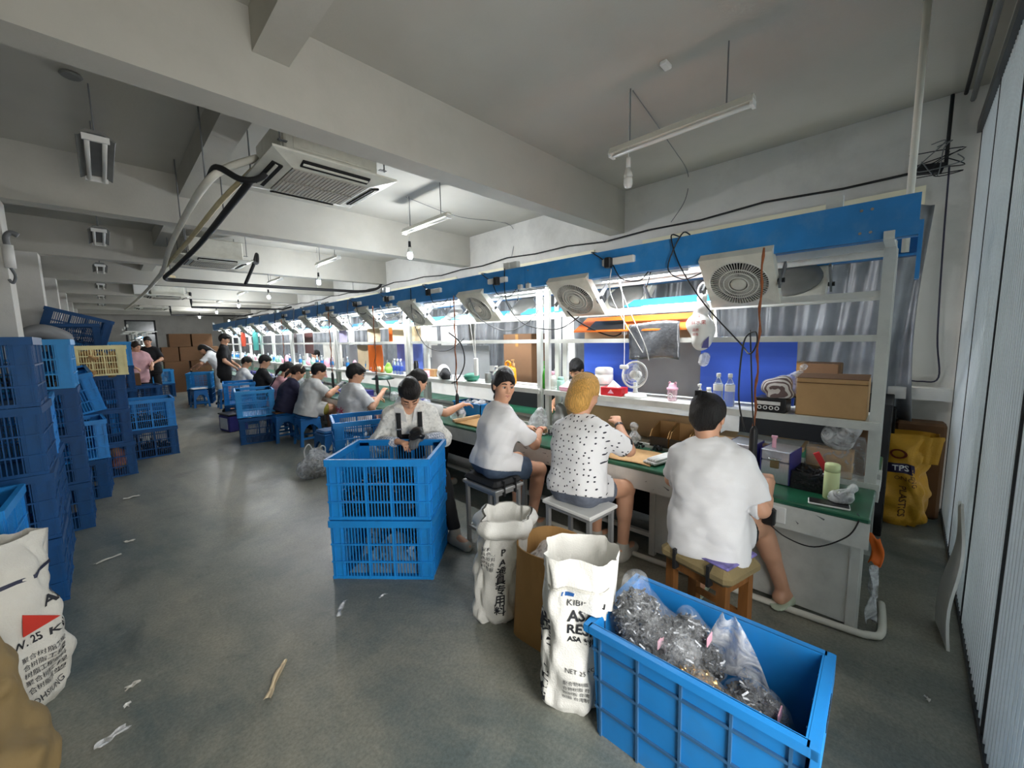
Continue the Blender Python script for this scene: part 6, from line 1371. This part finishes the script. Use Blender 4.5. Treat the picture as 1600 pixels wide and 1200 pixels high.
for k in range(3): 
    a=2*math.pi*k/3; M2=M@Matrix.Rotation(a,4,'Z'); bl.raw([(.015,-.02,.008),(.085,-.045,.012),(.095,.02,-.004),(.02,.025,-.006)],[(0,1,2,3)],M2)
part('blades',bl,film('clear_blade','e8eef2',.5),r); part('motor',MB().lathe([(.03,-.005),(.04,-.02),(.038,-.06),(.02,-.075)],16,(0,0,0),M),m_white,r,True)
r=thing('switch_box','small white switch box hanging on a cord by the desk fan','switch',(2.95,1.63,1.30)); part('switch_body',MB().rbox((0,0,0),(.03,.075,.035),.008),m_white,r); part('cord',MB().tube(curve([(0,0,.015),(.005,.005,.25),(0,.02,.55),(-.05,.03,.72)]),.003,5),m_white,r,True)
# tissue boxes, tiffin, bottles by the post
r=thing('tissue_box','red tissue box with a white tissue sticking out','tissue box',(3.02,1.76,SH)); part('box_body',MB().rbox((0,0,.035),(.11,.2,.07),.004),m_red,r); part('tissue',MB().raw([(-.03,-.05,.07),(.03,-.05,.07),(.03,.05,.07),(-.03,.05,.07),(0,.01,.13)],[(0,1,4),(1,2,4),(2,3,4),(3,0,4)]),m_white,r); part('white_print',MB().raw([(-.0555,-.03,.02),(-.0555,.03,.02),(-.0555,0,.055)],[(0,1,2)]),m_pink,r)
r=thing('food_container','stacked round white food container with grey bands','container',(3.12,1.92,SH)); part('tiers',MB().lathe([(.075,0),(.08,.01),(.08,.07),(.076,.075),(.08,.08),(.08,.16),(.076,.165),(.08,.17),(.079,.215),(.06,.225),(.0,.228)],26),m_white,r,True); part('band',MB().lathe([(.0805,.07),(.082,.072),(.082,.08),(.0805,.082)],26),m_grey,r,True)
r=thing('tissue_pack','pink and white tissue pack with a raised corner','tissue pack',(3.0,2.22,SH)); part('pack',MB().rbox((0,0,.025),(.1,.17,.05),.012),m_pink,r); part('tissue',MB().raw([(-.03,-.06,.05),(.03,-.06,.05),(.03,.06,.05),(-.03,.06,.05),(0,.01,.10)],[(0,1,4),(1,2,4),(2,3,4),(3,0,4)]),m_white,r)
bottle('jar','mint green lidded jar beside the white lotion bottle','jar',3.02,2.33,SH,[(.034,0),(.037,.01),(.037,.08),(.034,.095)],m_mint,[(.03,.095),(.03,.12),(.026,.125)],m_mint)
bottle('lotion_bottle','tall white bottle between the mint jar and green bottle','bottle',3.02,2.43,SH,[(.028,0),(.032,.01),(.032,.12),(.018,.14)],m_white,[(.022,.14),(.022,.175)],m_pink,(.0325,.03,.10),m_sack2)
r=bottle('spray_bottle','bright green pump bottle next to the white post','bottle',3.02,2.54,SH,[(.036,0),(.04,.01),(.038,.09),(.040,.13),(.03,.175),(.014,.20)],m_greenb,[(.016,.20),(.016,.225)],m_greenb); pump(r,.225,m_greenb)
# second bench shelf
r=thing('detergent_jug','orange detergent jug with white label and pump','jug',(3.04,3.02,SH))
part('jug_body',MB().rbox((0,0,.10),(.085,.15,.2),.025,None,.9),m_orangejug,r,True); part('jug_handle',MB().torus((0,0,0),.035,.013,18,8,Matrix.Translation((0,.035,.215))@Matrix.Rotation(R(90),4,'Y')),m_orangejug,r,True); part('jug_label',MB().rbox((-.0435,-.0,.10),(.003,.1,.10),.001),m_redink,r)
tq=MB(); put_text(tq,'Ovo',.045,lambda u,v: Vector((-.0455,-u,.11+v)),.002); part('label_lettering',tq,m_white,r); part('cap',MB().lathe([(.014,.2),(.016,.21),(.016,.235)],12,(0,-.045,0)),mat('tan_pump','e2b27a',.4),r); part('pump',MB().cyl((0,-.045,.235),(0,-.045,.265),.005,n=6).box((-.01,-.045,.268),(.04,.014,.012)),mat('tan_pump2','e2b27a',.4),r)
r=bottle('pump_bottle','pale mint pump bottle beside the orange jug','bottle',3.03,3.22,SH,[(.04,0),(.044,.01),(.044,.11),(.04,.125),(.016,.13)],m_mint,[(.018,.13),(.018,.155)],m_white); pump(r,.155,m_white)
bottle('cup','dark grey steel cup beside the mint pump bottle','cup',3.02,3.36,SH,[(.03,0),(.034,.005),(.036,.11),(.034,.112)],m_greyd)
r=thing('hanging_power_strip','white power strip hanging on its cords above the second shelf','power strip',(2.96,3.49,1.14)); part('strip_body',MB().rbox((0,0,.09),(.03,.055,.2),.006),m_white,r); part('cord',MB().tube(curve([(0,.0,.19),(.0,.01,.4),(.0,-.01,.7),(-.05,-.02,.86)]),.005,5),m_white,r,True); part('cord',MB().tube(curve([(0,.015,.19),(.0,.06,.45),(.0,.10,.7)]),.005,5),m_white,r,True)
bottle('strainer_bowl','dark green mesh bowl on the second shelf','bowl',3.03,3.66,SH,[(.05,0),(.085,.025),(.095,.06),(.08,.085),(.04,.095)],mat('green_mesh','2f7d66',.5))
boxy('glass_box','small clear glass box on the second shelf','box',3.02,3.95,SH,(.09,.13,.06),m_film2)
bottle('cup','small clear cup beside the glass box','cup',3.0,3.8,SH,[(.025,0),(.03,.06),(.031,.065)],m_film2)
tag(link('carrier_bag',blob('bag',[(0,0,.07,.085),(.02,.08,.06,.07),(0,.02,.13,.05)],.01,m_white,(.008,24),5),loc=(3.06,4.25,SH)),'white plastic bag heaped on the second shelf','bag')
tag(link('black_cloth',blob('cloth',[(0,0,.05,.06),(.0,.07,.05,.055),(0,-.06,.04,.05),(.0,.03,.09,.04)],.009,m_blackm,(.01,30),6),loc=(2.99,4.12,SH)),'bunched black and red cloth on the second shelf','cloth')
r=thing('mug','red and pink mug on the second shelf','mug',(3.0,4.56,SH)); part('mug_body',MB().lathe([(.036,0),(.04,.005),(.04,.085),(.036,.087)],18),m_pink,r,True); part('mug_front',MB().rbox((-.041,0,.045),(.003,.045,.05),.001),m_red,r); part('handle',MB().torus((0,.05,.045),.022,.006,14,6,Matrix.Translation((0,.05,.045))@Matrix.Rotation(R(90),4,'Y')@Matrix.Translation((0,-.05,-.045))),m_pink,r,True)
boxy('kraft_box','flat kraft box leaning behind the red mug','box',3.1,4.62,SH,(.06,.24,.10),m_cardl,6)
bottle('thermos','dark thermos flask on the second shelf','flask',3.03,4.86,SH,[(.032,0),(.034,.01),(.034,.17),(.028,.18),(.028,.21)],m_black)
bottle('sauce_bottle','red bottle beside the dark thermos','bottle',3.02,5.0,SH,[(.028,0),(.031,.01),(.031,.09),(.012,.14)],m_red,[(.013,.14),(.013,.165)],m_white,(.0315,.02,.08),m_white)
for k,y in enumerate((5.25,5.34,5.43)): bottle('water_bottle','%s clear water bottle of the trio on the third shelf'%('right-hand','middle','left-hand')[k],'bottle',3.02,y,SH,WB,m_water,[(.014,.20),(.015,.205),(.015,.225)],m_white,(.0325,.05,.12),mat('blue_label%d'%k,'3f63c8',.5),'trio of water bottles on the third shelf')
tag(link('green_bag',blob('bag',[(0,0,.05,.06),(.02,.04,.08,.05),(0,0,.13,.03)],.01,mat('lime_bag','9ed05a',.5),(.008,26),7),loc=(3.02,5.62,SH)),'lime green bag on the third shelf','bag')
tag(link('cream_bag',blob('bag',[(0,0,.05,.07),(.0,.08,.05,.06)],.01,m_beige,(.008,26),8),loc=(3.02,5.82,SH)),'cream cloth bag on the third shelf','bag')
# boards and boxes hung on the rails
def board(label,y0,y1,z0,z1,m,x=3.08,curve_=.02,name='hanging_board',cat='board',ridges=0):
    def fn(u,v):
        y=y0+(y1-y0)*u; z=z0+(z1-z0)*v; return (x+curve_*math.sin(v*3.1)*(.5+.5*math.sin(u*4))+(.0006*math.sin(v*ridges*6.28) if ridges else 0),y,z)
    return tag(part(name,MB().sheet(fn,8,max(12,ridges*4),.004),m,smooth=False),label,cat)
board('blue corrugated board behind the stacked food container',1.66,2.2,1.06,1.50,m_blueboard,3.22,.015,ridges=7)
board('blue corrugated board behind the water bottles on the nearest shelf',.52,1.13,1.06,1.50,m_blueboard,3.22,.015,ridges=7)
board('grey backing board between the two blue boards',1.13,1.64,1.06,1.52,m_greyboard,3.24,.005)
tag(part('foil_pouch',MB().sheet(lambda u,v:(2.955+.006*math.sin(u*7+v*5),1.19+.40*u,1.37+.28*v+.01*math.sin(u*5)),14,10,.006),m_foil,smooth=True),'dull silver foil pouch clipped to the rail above the desk fan','pouch')
part('bulldog',MB().rbox((2.95,1.52,1.38),(.012,.04,.02),.003),m_chrome,bpy.data.objects['foil_pouch'])
oc=thing('orange_carton','orange and black flat carton lying on the upper rails above the desk fan','carton',(3.05,1.60,1.60))
part('orange_panel',MB().raw([(-.1,-.53,.0),(-.1,.53,.0),(.12,.53,.12),(.12,-.53,.12),(-.1,-.53,-.012),(-.1,.53,-.012),(.12,.53,.108),(.12,-.53,.108)],[(0,1,2,3),(7,6,5,4),(0,4,5,1),(3,2,6,7),(1,5,6,2),(0,3,7,4)]),m_orange,oc)
part('black_panel',MB().raw([(-.095,.02,.006),(-.095,.40,.006),(.05,.40,.085),(.05,.12,.085)],[(0,1,2,3)]),m_black,oc)
part('beige_side',MB().b2((.0,-.5,-.09),(.012,.48,.03)),m_beige,oc)
part('loose_clip',MB().box((-.07,.04,-.02),(.03,.05,.04)),m_film2,oc)
cb2=thing('carrier_bag','white printed carrier bag hanging from the rail by the nearest fan','bag',(2.9,1.02,1.44))
link('bag_body',blob('bag',[(0,0,.08,.075),(0,.02,.18,.075),(0,-.02,.14,.07),(0,.0,.28,.05),(0,.0,.36,.025)],.008,m_white,(.006,26),9,False),cb2)
tq=MB()
for t_,z_,s_ in (('美味',.23,.03),('新鲜水果',.19,.032),('品质',.14,.022),('服务',.11,.02)): put_text(tq,t_,s_,lambda u,v: Vector((-.084+.9*abs(u)**1.6,-u+.01,z_+v)))
part('red_print',tq,m_redink,cb2); part('navy_corner',MB().raw([(-.076,-.03,.02),(-.06,-.07,.02),(-.06,-.07,.10),(-.074,-.04,.06)],[(0,1,2,3)]),m_purple,cb2)
part('handle',MB().tube(curve([(0,-.02,.36),(0,-.03,.42),(0,.0,.46),(0,.03,.42),(0,.02,.36)]),.006,6),m_white,cb2,True)
tag(link('clear_bag',blob('film',[(0,0,0,.03),(0,.01,-.04,.025)],.007,m_film2,(.006,30),3,False),loc=(2.92,1.0,1.40)),'small clear bag hanging under the printed carrier bag','bag')
board('grey board behind the hanging power strip',3.55,4.75,1.06,1.47,m_greyboard,3.22,.01)
board('blue board behind the water bottle trio',4.95,5.65,1.08,1.49,mat('slate_blue_board','5a72c4',.5),3.2,.01)
board('tall orange board on the third shelf rails',5.7,6.15,1.07,1.48,m_orange,2.97,.03)
board('second orange board behind the tall one',5.35,5.7,1.52,1.75,m_orange,3.1,.02)
board('beige board above the blue board of the third shelf',4.75,5.5,1.52,1.74,m_beige,3.05,.02)
board('beige board on the upper rails beside the orange board',5.8,6.2,1.52,1.74,m_beige,3.0,.03)
board('tall beige board on the third bench rails',6.2,6.6,1.08,1.48,m_beige,3.0,.02)
board('pale grey board on the third bench rails',6.7,7.4,1.06,1.48,m_greyboard,3.15,.01)
board('white paper chart on the upper rails of the third shelf',4.2,4.55,1.30,1.72,m_white,3.25,.01)
board('second white paper chart beside the first',4.65,4.85,1.30,1.72,m_white,3.25,.01)
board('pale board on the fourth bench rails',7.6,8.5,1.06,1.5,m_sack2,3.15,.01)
board('lilac sheet hanging on the upper rails of the fourth bench',7.0,7.3,1.5,1.75,mat('lilac_sheet','c9c2e8',.6),3.0,.02)
board('dark photo panel on the fourth bench rails',8.9,9.4,1.30,1.75,mat('dark_red_panel','4a2c2a',.5),3.1,.01)
board('dark panel on the fifth bench rails',9.9,10.4,1.30,1.75,mat('dark_panel','3c3436',.5),3.1,.01)
board('orange bag sheet hanging at the sixth bench',13.4,13.9,1.45,1.85,mat('red_orange_sheet','e0583c',.5),2.85,.03)
board('teal bag sheet hanging at the fifth bench',12.1,12.6,1.35,1.9,m_tealc,2.85,.03)
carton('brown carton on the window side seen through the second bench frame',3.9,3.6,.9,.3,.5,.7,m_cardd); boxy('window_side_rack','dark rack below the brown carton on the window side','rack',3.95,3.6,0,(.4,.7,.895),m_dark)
carton('brown carton on the window side behind the tan carton',4.15,.62,1.02,.3,.5,.28,m_cardd); boxy('window_side_rack','added rack, black for the shadow under the window side carton near the partition','rack',4.35,.55,0,(.7,1.0,1.015),m_dark)  # rack near the partition is added, its black standing in for shadow
boxy('window_side_cabinet','added low cabinet, black for the shadow below the sill in the corner','cabinet',4.72,.28,0,(.3,.5,.9),m_dark)  # added dark filler where the space under the sill lies in shadow
bn=thing('storage_bin','blue ribbed bin behind the bench end near the yellow sack','bin',(4.40,.28,0)); part('bin_body',MB().rbox((0,0,.2),(.4,.36,.40),.01),m_tote,bn)
q=MB()
for z in (.14,.28): q.box((0,0,z),(.41,.37,.008))
for y in (-.1,.02,.13): q.box((0,y,.2),(.41,.006,.39))
part('bin_rib',q,m_toterib,bn)
boxy('white_wrapped_parcel','open carton with a white liner behind the yellow sack','carton',4.74,-.12,.0,(.2,.3,.80),m_cardd,0,.02)
# ---- nearest bench top
def toolbox(label,x,y,rz):
    r=thing('toolbox',label,'toolbox',(x,y,BT),R(rz))
    part('case_body',MB().rbox((0,0,.065),(.2,.15,.13),.006),m_alu,r); part('case_lid',MB().rbox((0,0,.165),(.2,.15,.065),.006),m_alu,r)
    part('edge_trim',MB().box((.0,-.0755,.1),(.202,.004,.19)),m_purple,r); part('edge_trim',MB().box((0,.0755,.1),(.202,.004,.19)),m_purple,r)
    part('latch',MB().rbox((-.105,0,.12),(.012,.045,.055),.003),mat('dull_brass','8a7a5c',.35,metal=.8),r); part('handle',MB().tube(curve([(-.1,.03,.15),(-.125,.025,.15),(-.128,0,.148),(-.125,-.025,.15),(-.1,-.03,.15)]),.004,6),m_chrome,r,True)
    return r
toolbox('silver aluminium toolbox with a latch beside the hanging driver, right one',2.80,.50,-6); toolbox('silver aluminium toolbox behind the hanging driver, left one',2.83,.70,-4)
tag(part('pink_clip',MB().box((0,0,.03),(.012,.02,.06)).box((0,0,.065),(.014,.03,.014)),m_pink,loc=(2.76,.53,BT+.2)),'pink clip standing on the right toolbox','clip')
tr=thing('parts_tray','clear black tray full of dark parts between the toolbox and flask','tray',(2.78,.34,BT),R(-4)); part('tray_wall',MB().b2((-.1,-.08,0),(-.094,.08,.10)).b2((.094,-.08,0),(.1,.08,.10)).b2((-.1,-.08,0),(.1,-.074,.1)).b2((-.1,.074,0),(.1,.08,.1)).b2((-.1,-.08,0),(.1,.08,.004)),film('smoked_film','2a2a30',.85,.1),tr); o=part('contents',bits(150,lambda rr:(rr.uniform(-.08,.08),rr.uniform(-.06,.06),rr.uniform(.01,.09)),(.05,.006),5),m_blackbits,tr); o['kind']='stuff'
fk=thing('flask','pale green thermos flask on the nearest bench','flask',(2.64,.24,BT)); part('flask_body',MB().lathe([(.03,0),(.034,.004),(.034,.145),(.033,.147)],24),m_palegreen,fk,True); part('flask_lid',MB().lathe([(.0335,.149),(.0335,.185),(.030,.19),(.0,.19)],24),m_palegreen,fk,True)
ph=thing('phone','dark phone lying on the nearest bench edge, charging','phone',(2.53,.235,BT),R(8)); part('case',MB().rbox((0,0,.006),(.08,.17,.012),.005),m_white,ph); part('screen',MB().rbox((0,0,.0125),(.074,.162,.002),.001),m_black,ph)
pb=thing('parts_bag','small clear bag of steel bits on the phone','bag',(2.58,.2,BT+.013)); link('film',blob('film',[(0,0,.02,.035),(.0,-.03,.03,.03),(.02,-.05,.08,.022)],.006,m_film2,(.006,40),11),pb); o=part('contents',bits(90,in_ball((0,-.01,.02),.04,.4),(.018,.004),6),m_bits,pb); o['kind']='stuff'
cu=thing('cutter','red-handled cutter standing in the clear pot','cutter',(2.80,.28,BT+.10),R(20)); part('cutter_handle',MB().box((0,0,.05),(.014,.03,.13),Matrix.Rotation(R(-28),4,'X')),m_red,cu)
bottle('clear_pot','dark clear pot behind the flask holding tools','pot',2.80,.20,BT,[(.045,0),(.05,.004),(.055,.10),(.053,.102)],m_film3,n=18)
ct=thing('carton','brown carton sealed in clear film behind the pale green flask','carton',(3.0,.29,BT+.03)); part('carton_body',MB().rbox((0,0,.08),(.1,.22,.16),.004),m_cardl,ct); part('film_wrap',MB().rbox((0,0,.085),(.112,.235,.175),.012),m_film,ct)
tag(link('clear_bag',blob('film',[(0,0,.06,.06),(0,.05,.08,.05),(0,-.03,.12,.05)],.009,m_film2,(.01,26),12),loc=(2.98,.24,BT+.19)),'clear bag heaped on the film-wrapped carton','bag')
boxy('carton','upright brown carton wrapped in shiny tape by the end post','carton',3.12,.19,BT+.03,(.1,.12,.28),m_cardd)
bottle('plastic_jar','clear tall bottle standing by the end post','bottle',3.03,.16,BT+.03,[(.03,0),(.032,.2),(.02,.24)],m_film)
pf=thing('paper_platform','plywood platform with grey printed sheet behind the toolboxes','platform',(3.02,.66,BT+.17),R(2)); part('plywood',MB().rbox((0,0,0),(.26,.5,.02),.003),m_ply,pf); part('sheet',MB().sheet(lambda u,v:(-.11+.22*v,-.23+.38*u,.0115+.006*math.sin(u*5)*math.sin(v*4)),10,6,.001),mat('grey_print_sheet','a9adb0',.6,var=.15,scale=30),pf)
part('support',MB().b2((-.08,-.2,-.14),(-.05,.2,-.01)).b2((.05,-.2,-.14),(.08,.2,-.01)),m_ply,pf)
for k in range(3):
    y=1.0+k*.155
    r=thing('partition_box','%s of the three open brown and black boxes below the nearest shelf'%('right one','middle one','left one')[k],'box',(3.0,y,BT+.03))
    part('black_front',MB().b2((-.09,-.07,0),(-.084,.07,.075)),m_black,r); part('card_back',MB().b2((.084,-.07,0),(.09,.07,.17)),m_cardl,r); part('side',MB().raw([(-.09,-.072,0),(.09,-.072,0),(.09,-.072,.17),(-.06,-.072,.12),(-.09,-.072,.075),(-.09,-.066,0),(.09,-.066,0),(.09,-.066,.17),(-.06,-.066,.12),(-.09,-.066,.075)],[(0,1,2,3,4),(9,8,7,6,5),(2,7,8,3),(3,8,9,4)]),m_card,r); part('side',MB().raw([(-.09,.066,0),(.09,.066,0),(.09,.066,.17),(-.06,.066,.12),(-.09,.066,.075),(-.09,.072,0),(.09,.072,0),(.09,.072,.17),(-.06,.072,.12),(-.09,.072,.075)],[(0,1,2,3,4),(9,8,7,6,5),(2,7,8,3),(3,8,9,4)]),m_card,r); part('bottom',MB().b2((-.09,-.07,0),(.09,.07,.004)),m_card,r)
tag(link('clear_bag',blob('film',[(0,0,.08,.05),(0,.01,.15,.045),(0,0,.05,.05)],.009,m_film2,(.008,26),13),loc=(2.95,1.52,BT)),'clear bag standing left of the three open boxes','bag')
boxy('steel_parts_tray','shallow tray of grey steel parts beside the clear bag','tray',2.99,1.68,BT+.03,(.12,.18,.06),m_greyd)
mt=tag(part('work_mat',MB().sheet(lambda u,v:(2.50+.34*v+.01*math.sin(u*9),1.18+.48*u+.015*math.sin(v*7),BT+.001+.005*abs(math.sin(u*4+v*3))),14,10,.003),m_cardl,smooth=True),'crumpled brown paper mat on the bench before the blond worker','mat')
for k in range(9):
    tag(part('white_tube',MB().tube([(2.52+.004*k,1.16+.02*(k%5),BT+.018+.017*(k//5)),(2.80,1.10+.022*(k%5)+.01*(k//5),BT+.018+.017*(k//5))],.0095,10).tube([(2.5195+.004*k,1.16+.02*(k%5),BT+.018+.017*(k//5)),(2.519+.004*k,1.16+.02*(k%5),BT+.018+.017*(k//5))],.005,8),m_white,smooth=True),'slim white tube in the small pile on the bench between the two nearest workers','tube','pile of white tubes')
def parts_lump(label,x,y,s=.05,m=None,seed=0,z=None,group=None):
    rr=random.Random(seed); mb=MB()
    for i in range(14):
        M=Matrix.Translation((rr.uniform(-s,s),rr.uniform(-s,s),rr.uniform(.006,s*.7)))@Euler((rr.uniform(0,6),rr.uniform(0,6),rr.uniform(0,6))).to_matrix().to_4x4()
        if i%3: mb.box((0,0,0),(s*rr.uniform(.3,.9),s*rr.uniform(.12,.3),s*.16),M)
        else: mb.lathe([(s*.2,-.006),(s*.22,0),(s*.2,.006)],8,(0,0,0),M)
    return tag(part('black_part_cluster',mb,m or m_blackbits,loc=(x,y,z or BT)),label,'parts',group,kind='stuff')
for k,(lb,x,y,s) in enumerate([('cluster of black parts behind the paper mat, right','2.87',1.3,.05),('cluster of black parts behind the paper mat, left','2.88',1.45,.05),('black part lying at the wrist of the woman looking back','2.75',2.26,.05),('flat black part beside the white charging lead',2.62,1.98,.04),('large tangle of black reels on the board by the woman looking back',2.7,2.85,.10),('black parts on the window side opposite the nearest worker',3.42,.85,.07)]): parts_lump(lb,float(x),y,s,seed=k)
wl=tubeobj('charging_lead','white charging lead drooping from the bench beside the blond worker','lead',curve([(2.58,1.93,BT+.01),(2.46,1.93,.66),(2.43,1.94,.58),(2.42,1.93,.45),(2.4,1.9,.36),(2.38,1.84,.42),(2.41,1.87,.55),(2.43,1.9,.6)]),.004,m_white)
boxy('power_bank','small white power bank on the bench beside the blond worker','power bank',2.56,1.95,BT,(.08,.05,.015),m_white)
tr=thing('parts_board','brown wooden work board with a batten on the second bench','board',(2.70,3.05,BT)); part('board_sheet',MB().rbox((0,0,.008),(.36,.6,.016),.003),m_card,tr); part('batten',MB().rbox((-.03,.28,.03),(.36,.04,.03),.004),m_ply,tr)
sb=thing('storage_bin','blue open bin holding clear bags on the second bench','bin',(2.98,3.55,BT)); part('bin_wall',MB().b2((-.13,-.24,0),(-.122,.24,.15)).b2((.122,-.24,0),(.13,.24,.15)).b2((-.13,-.24,0),(.13,-.232,.15)).b2((-.13,.232,0),(.13,.24,.15)).b2((-.13,-.24,0),(.13,.24,.01)),m_tote,sb); part('bin_rim',MB().b2((-.14,-.25,.14),(-.122,.25,.155)).b2((.122,-.25,.14),(.14,.25,.155)).b2((-.13,-.25,.14),(.13,-.232,.155)).b2((-.13,.232,.14),(.13,.25,.155)),m_tote,sb)
for k in range(3): tag(link('clear_bag',blob('film',[(0,0,.05,.07),(0,.05,.08,.05),(0,-.04,.11,.05)],.011,m_film2,(.01,24),20+k),loc=(2.96,3.42+.13*k,BT+.03)),'clear bag of white pieces in the blue bin, %s'%('right','middle','left')[k],'bag')
tag(link('clear_bag',blob('film',[(0,0,.06,.08),(.02,.08,.06,.07),(0,.0,.13,.05)],.011,m_film2,(.01,24),25),loc=(2.62,3.42,BT)),'clear bag lying on the bench beside the reaching arm','bag')
tag(link('clear_bag',blob('film',[(0,0,.09,.08),(.0,.06,.07,.07),(0,.0,.17,.05)],.011,m_film2,(.01,24),26),loc=(2.9,2.48,BT)),'clear bag standing at the foot of the white post','bag')
tag(link('grey_cloth',blob('cloth',[(0,0,.08,.08),(.0,.06,.13,.06),(0,.02,.2,.05)],.011,m_greyd,(.01,22),27),loc=(2.98,2.3,BT)),'grey cloth bunched below the shelf by the white post','cloth')
tag(part('laptop_lid',MB().rbox((0,0,.008),(.2,.26,.012),.004),m_greyd,loc=(2.78,2.42,BT),rot=(0,0,R(10))),'flat grey tablet lying beside the woman looking back','tablet')
boxy('blue_parts_box','dark blue parts box on the window side behind the driver','box',3.5,1.18,BT,(.16,.2,.12),mat('navy_box','1d3f7a',.5))
boxy('wooden_back_strip','brown board strip below the shelf of the nearest bench','board',3.14,1.75,BT+.03,(.02,1.2,.22),m_ply)
tag(part('orange_scrap',MB().sheet(lambda u,v:(2.72+.02*math.sin(v*5),.075-.05*u-.012*math.sin(v*4),.34+.16*v+.015*math.sin(u*6)),6,8,.004),m_orange,smooth=True),'torn orange card scrap hanging at the nearest bench corner','scrap')
tag(part('clear_bag',MB().sheet(lambda u,v:(2.66+.14*u,.055-.03*math.sin(u*3.1)*(1-v*.5)+.012*math.sin(u*11+v*7),.03+.30*v+.02*math.sin(u*8)),14,14,.003),m_film2,smooth=True),'clear rubbish bag hanging at the nearest bench corner','bag')
# ---- clutter on the farther benches
ORD=['first','second','third','fourth','fifth','sixth','seventh','eighth','ninth','tenth','eleventh','twelfth']; cnt_={}
def nth(kind,k):
    i=cnt_.get((kind,k),0); cnt_[(kind,k)]=i+1; return '%s from the right on the %s bench'%(ORD[i],ORD[k])
for k in range(1,7):
    y0=.06+UL*k
    for j in range(11):
        rr=random.Random(k*31+j); y=y0+.12+j*.205+rr.uniform(-.04,.04)
        if k==1 and y<4.0: continue
        t=rr.random()
        if t<.42: tag(link('clear_bag',blob('film',[(0,0,.05,.07),(.03,.06,.06,.06),(-.02,-.03,.11,.045)],.014,m_film2,(.012,22),k*7+j),loc=(2.82+rr.uniform(-.1,.08),y,BT)),'clear film bag, '+nth('b',k)+' top','bag','clear bags on the far bench tops')
        elif t<.75: parts_lump('cluster of black parts, '+nth('p',k)+' top',2.75+rr.uniform(-.12,.1),y,.07,seed=k*50+j,group='black parts on the far bench tops')
        else: boxy('parts_box','small indigo parts box, '+nth('x',k)+' top','box',2.86,y,BT,(.14,.2,.10),m_purple,rr.uniform(-10,10),group='indigo boxes on the far bench tops')
    if k>=2:
        for j in range(9):
            rr=random.Random(k*77+j); y=y0+.14+j*.25
            if k==2 and y<6.0: continue
            t=rr.random()
            if t<.4: bottle('water_bottle','clear water bottle, '+nth('w',k)+' shelf','bottle',3.03,y,SH,WB,m_water,[(.014,.20),(.015,.225)],m_white,(.0325,.05,.12),m_blueb,'bottles on the far shelves')
            elif t<.7: tag(link('carrier_bag',blob('bag',[(0,0,.06,.07),(0,.05,.08,.06),(0,0,.14,.04)],.014,rr.choice([m_white,m_pink,m_teeg,m_mint]),(.01,22),j+k),loc=(3.05,y,SH)),'pale bag, '+nth('g',k)+' shelf','bag','pale bags on the far shelves')
            else: bottle('cup','small pale cup, '+nth('c',k)+' shelf','cup',3.02,y,SH,[(.03,0),(.036,.09),(.034,.1)],rr.choice([m_mint,m_pink,m_white]),group='cups on the far shelves')
for k,(x,y) in enumerate(((2.9,5.5),(2.85,8.4),(2.9,9.9))):
    r=thing('magnifier_lamp','dark green oval shade of a %s magnifier lamp on the bench'%('near','middle','far')[k],'lamp',(x,y,BT)); part('arm',MB().tube(curve([(.05,0,0),(.06,.0,.2),(.0,.0,.33)]),.008,6),m_grey,r,True); part('shade',MB().lathe([(.16,.0),(.165,.012),(.12,.045),(.05,.06),(0,.062)],24,(-.04,0,.31)),mat('dark_green_shade%d'%k,'24483f',.35),r,True)
for k,(x,y) in enumerate(((2.6,5.6),(2.62,6.1),(2.64,6.85))): boxy('parts_box','%s indigo tray at the elbow of the man in mustard shorts'%('nearest','middle','farthest')[k],'tray',x+.08,y,BT,(.13,.16,.07),m_purple)
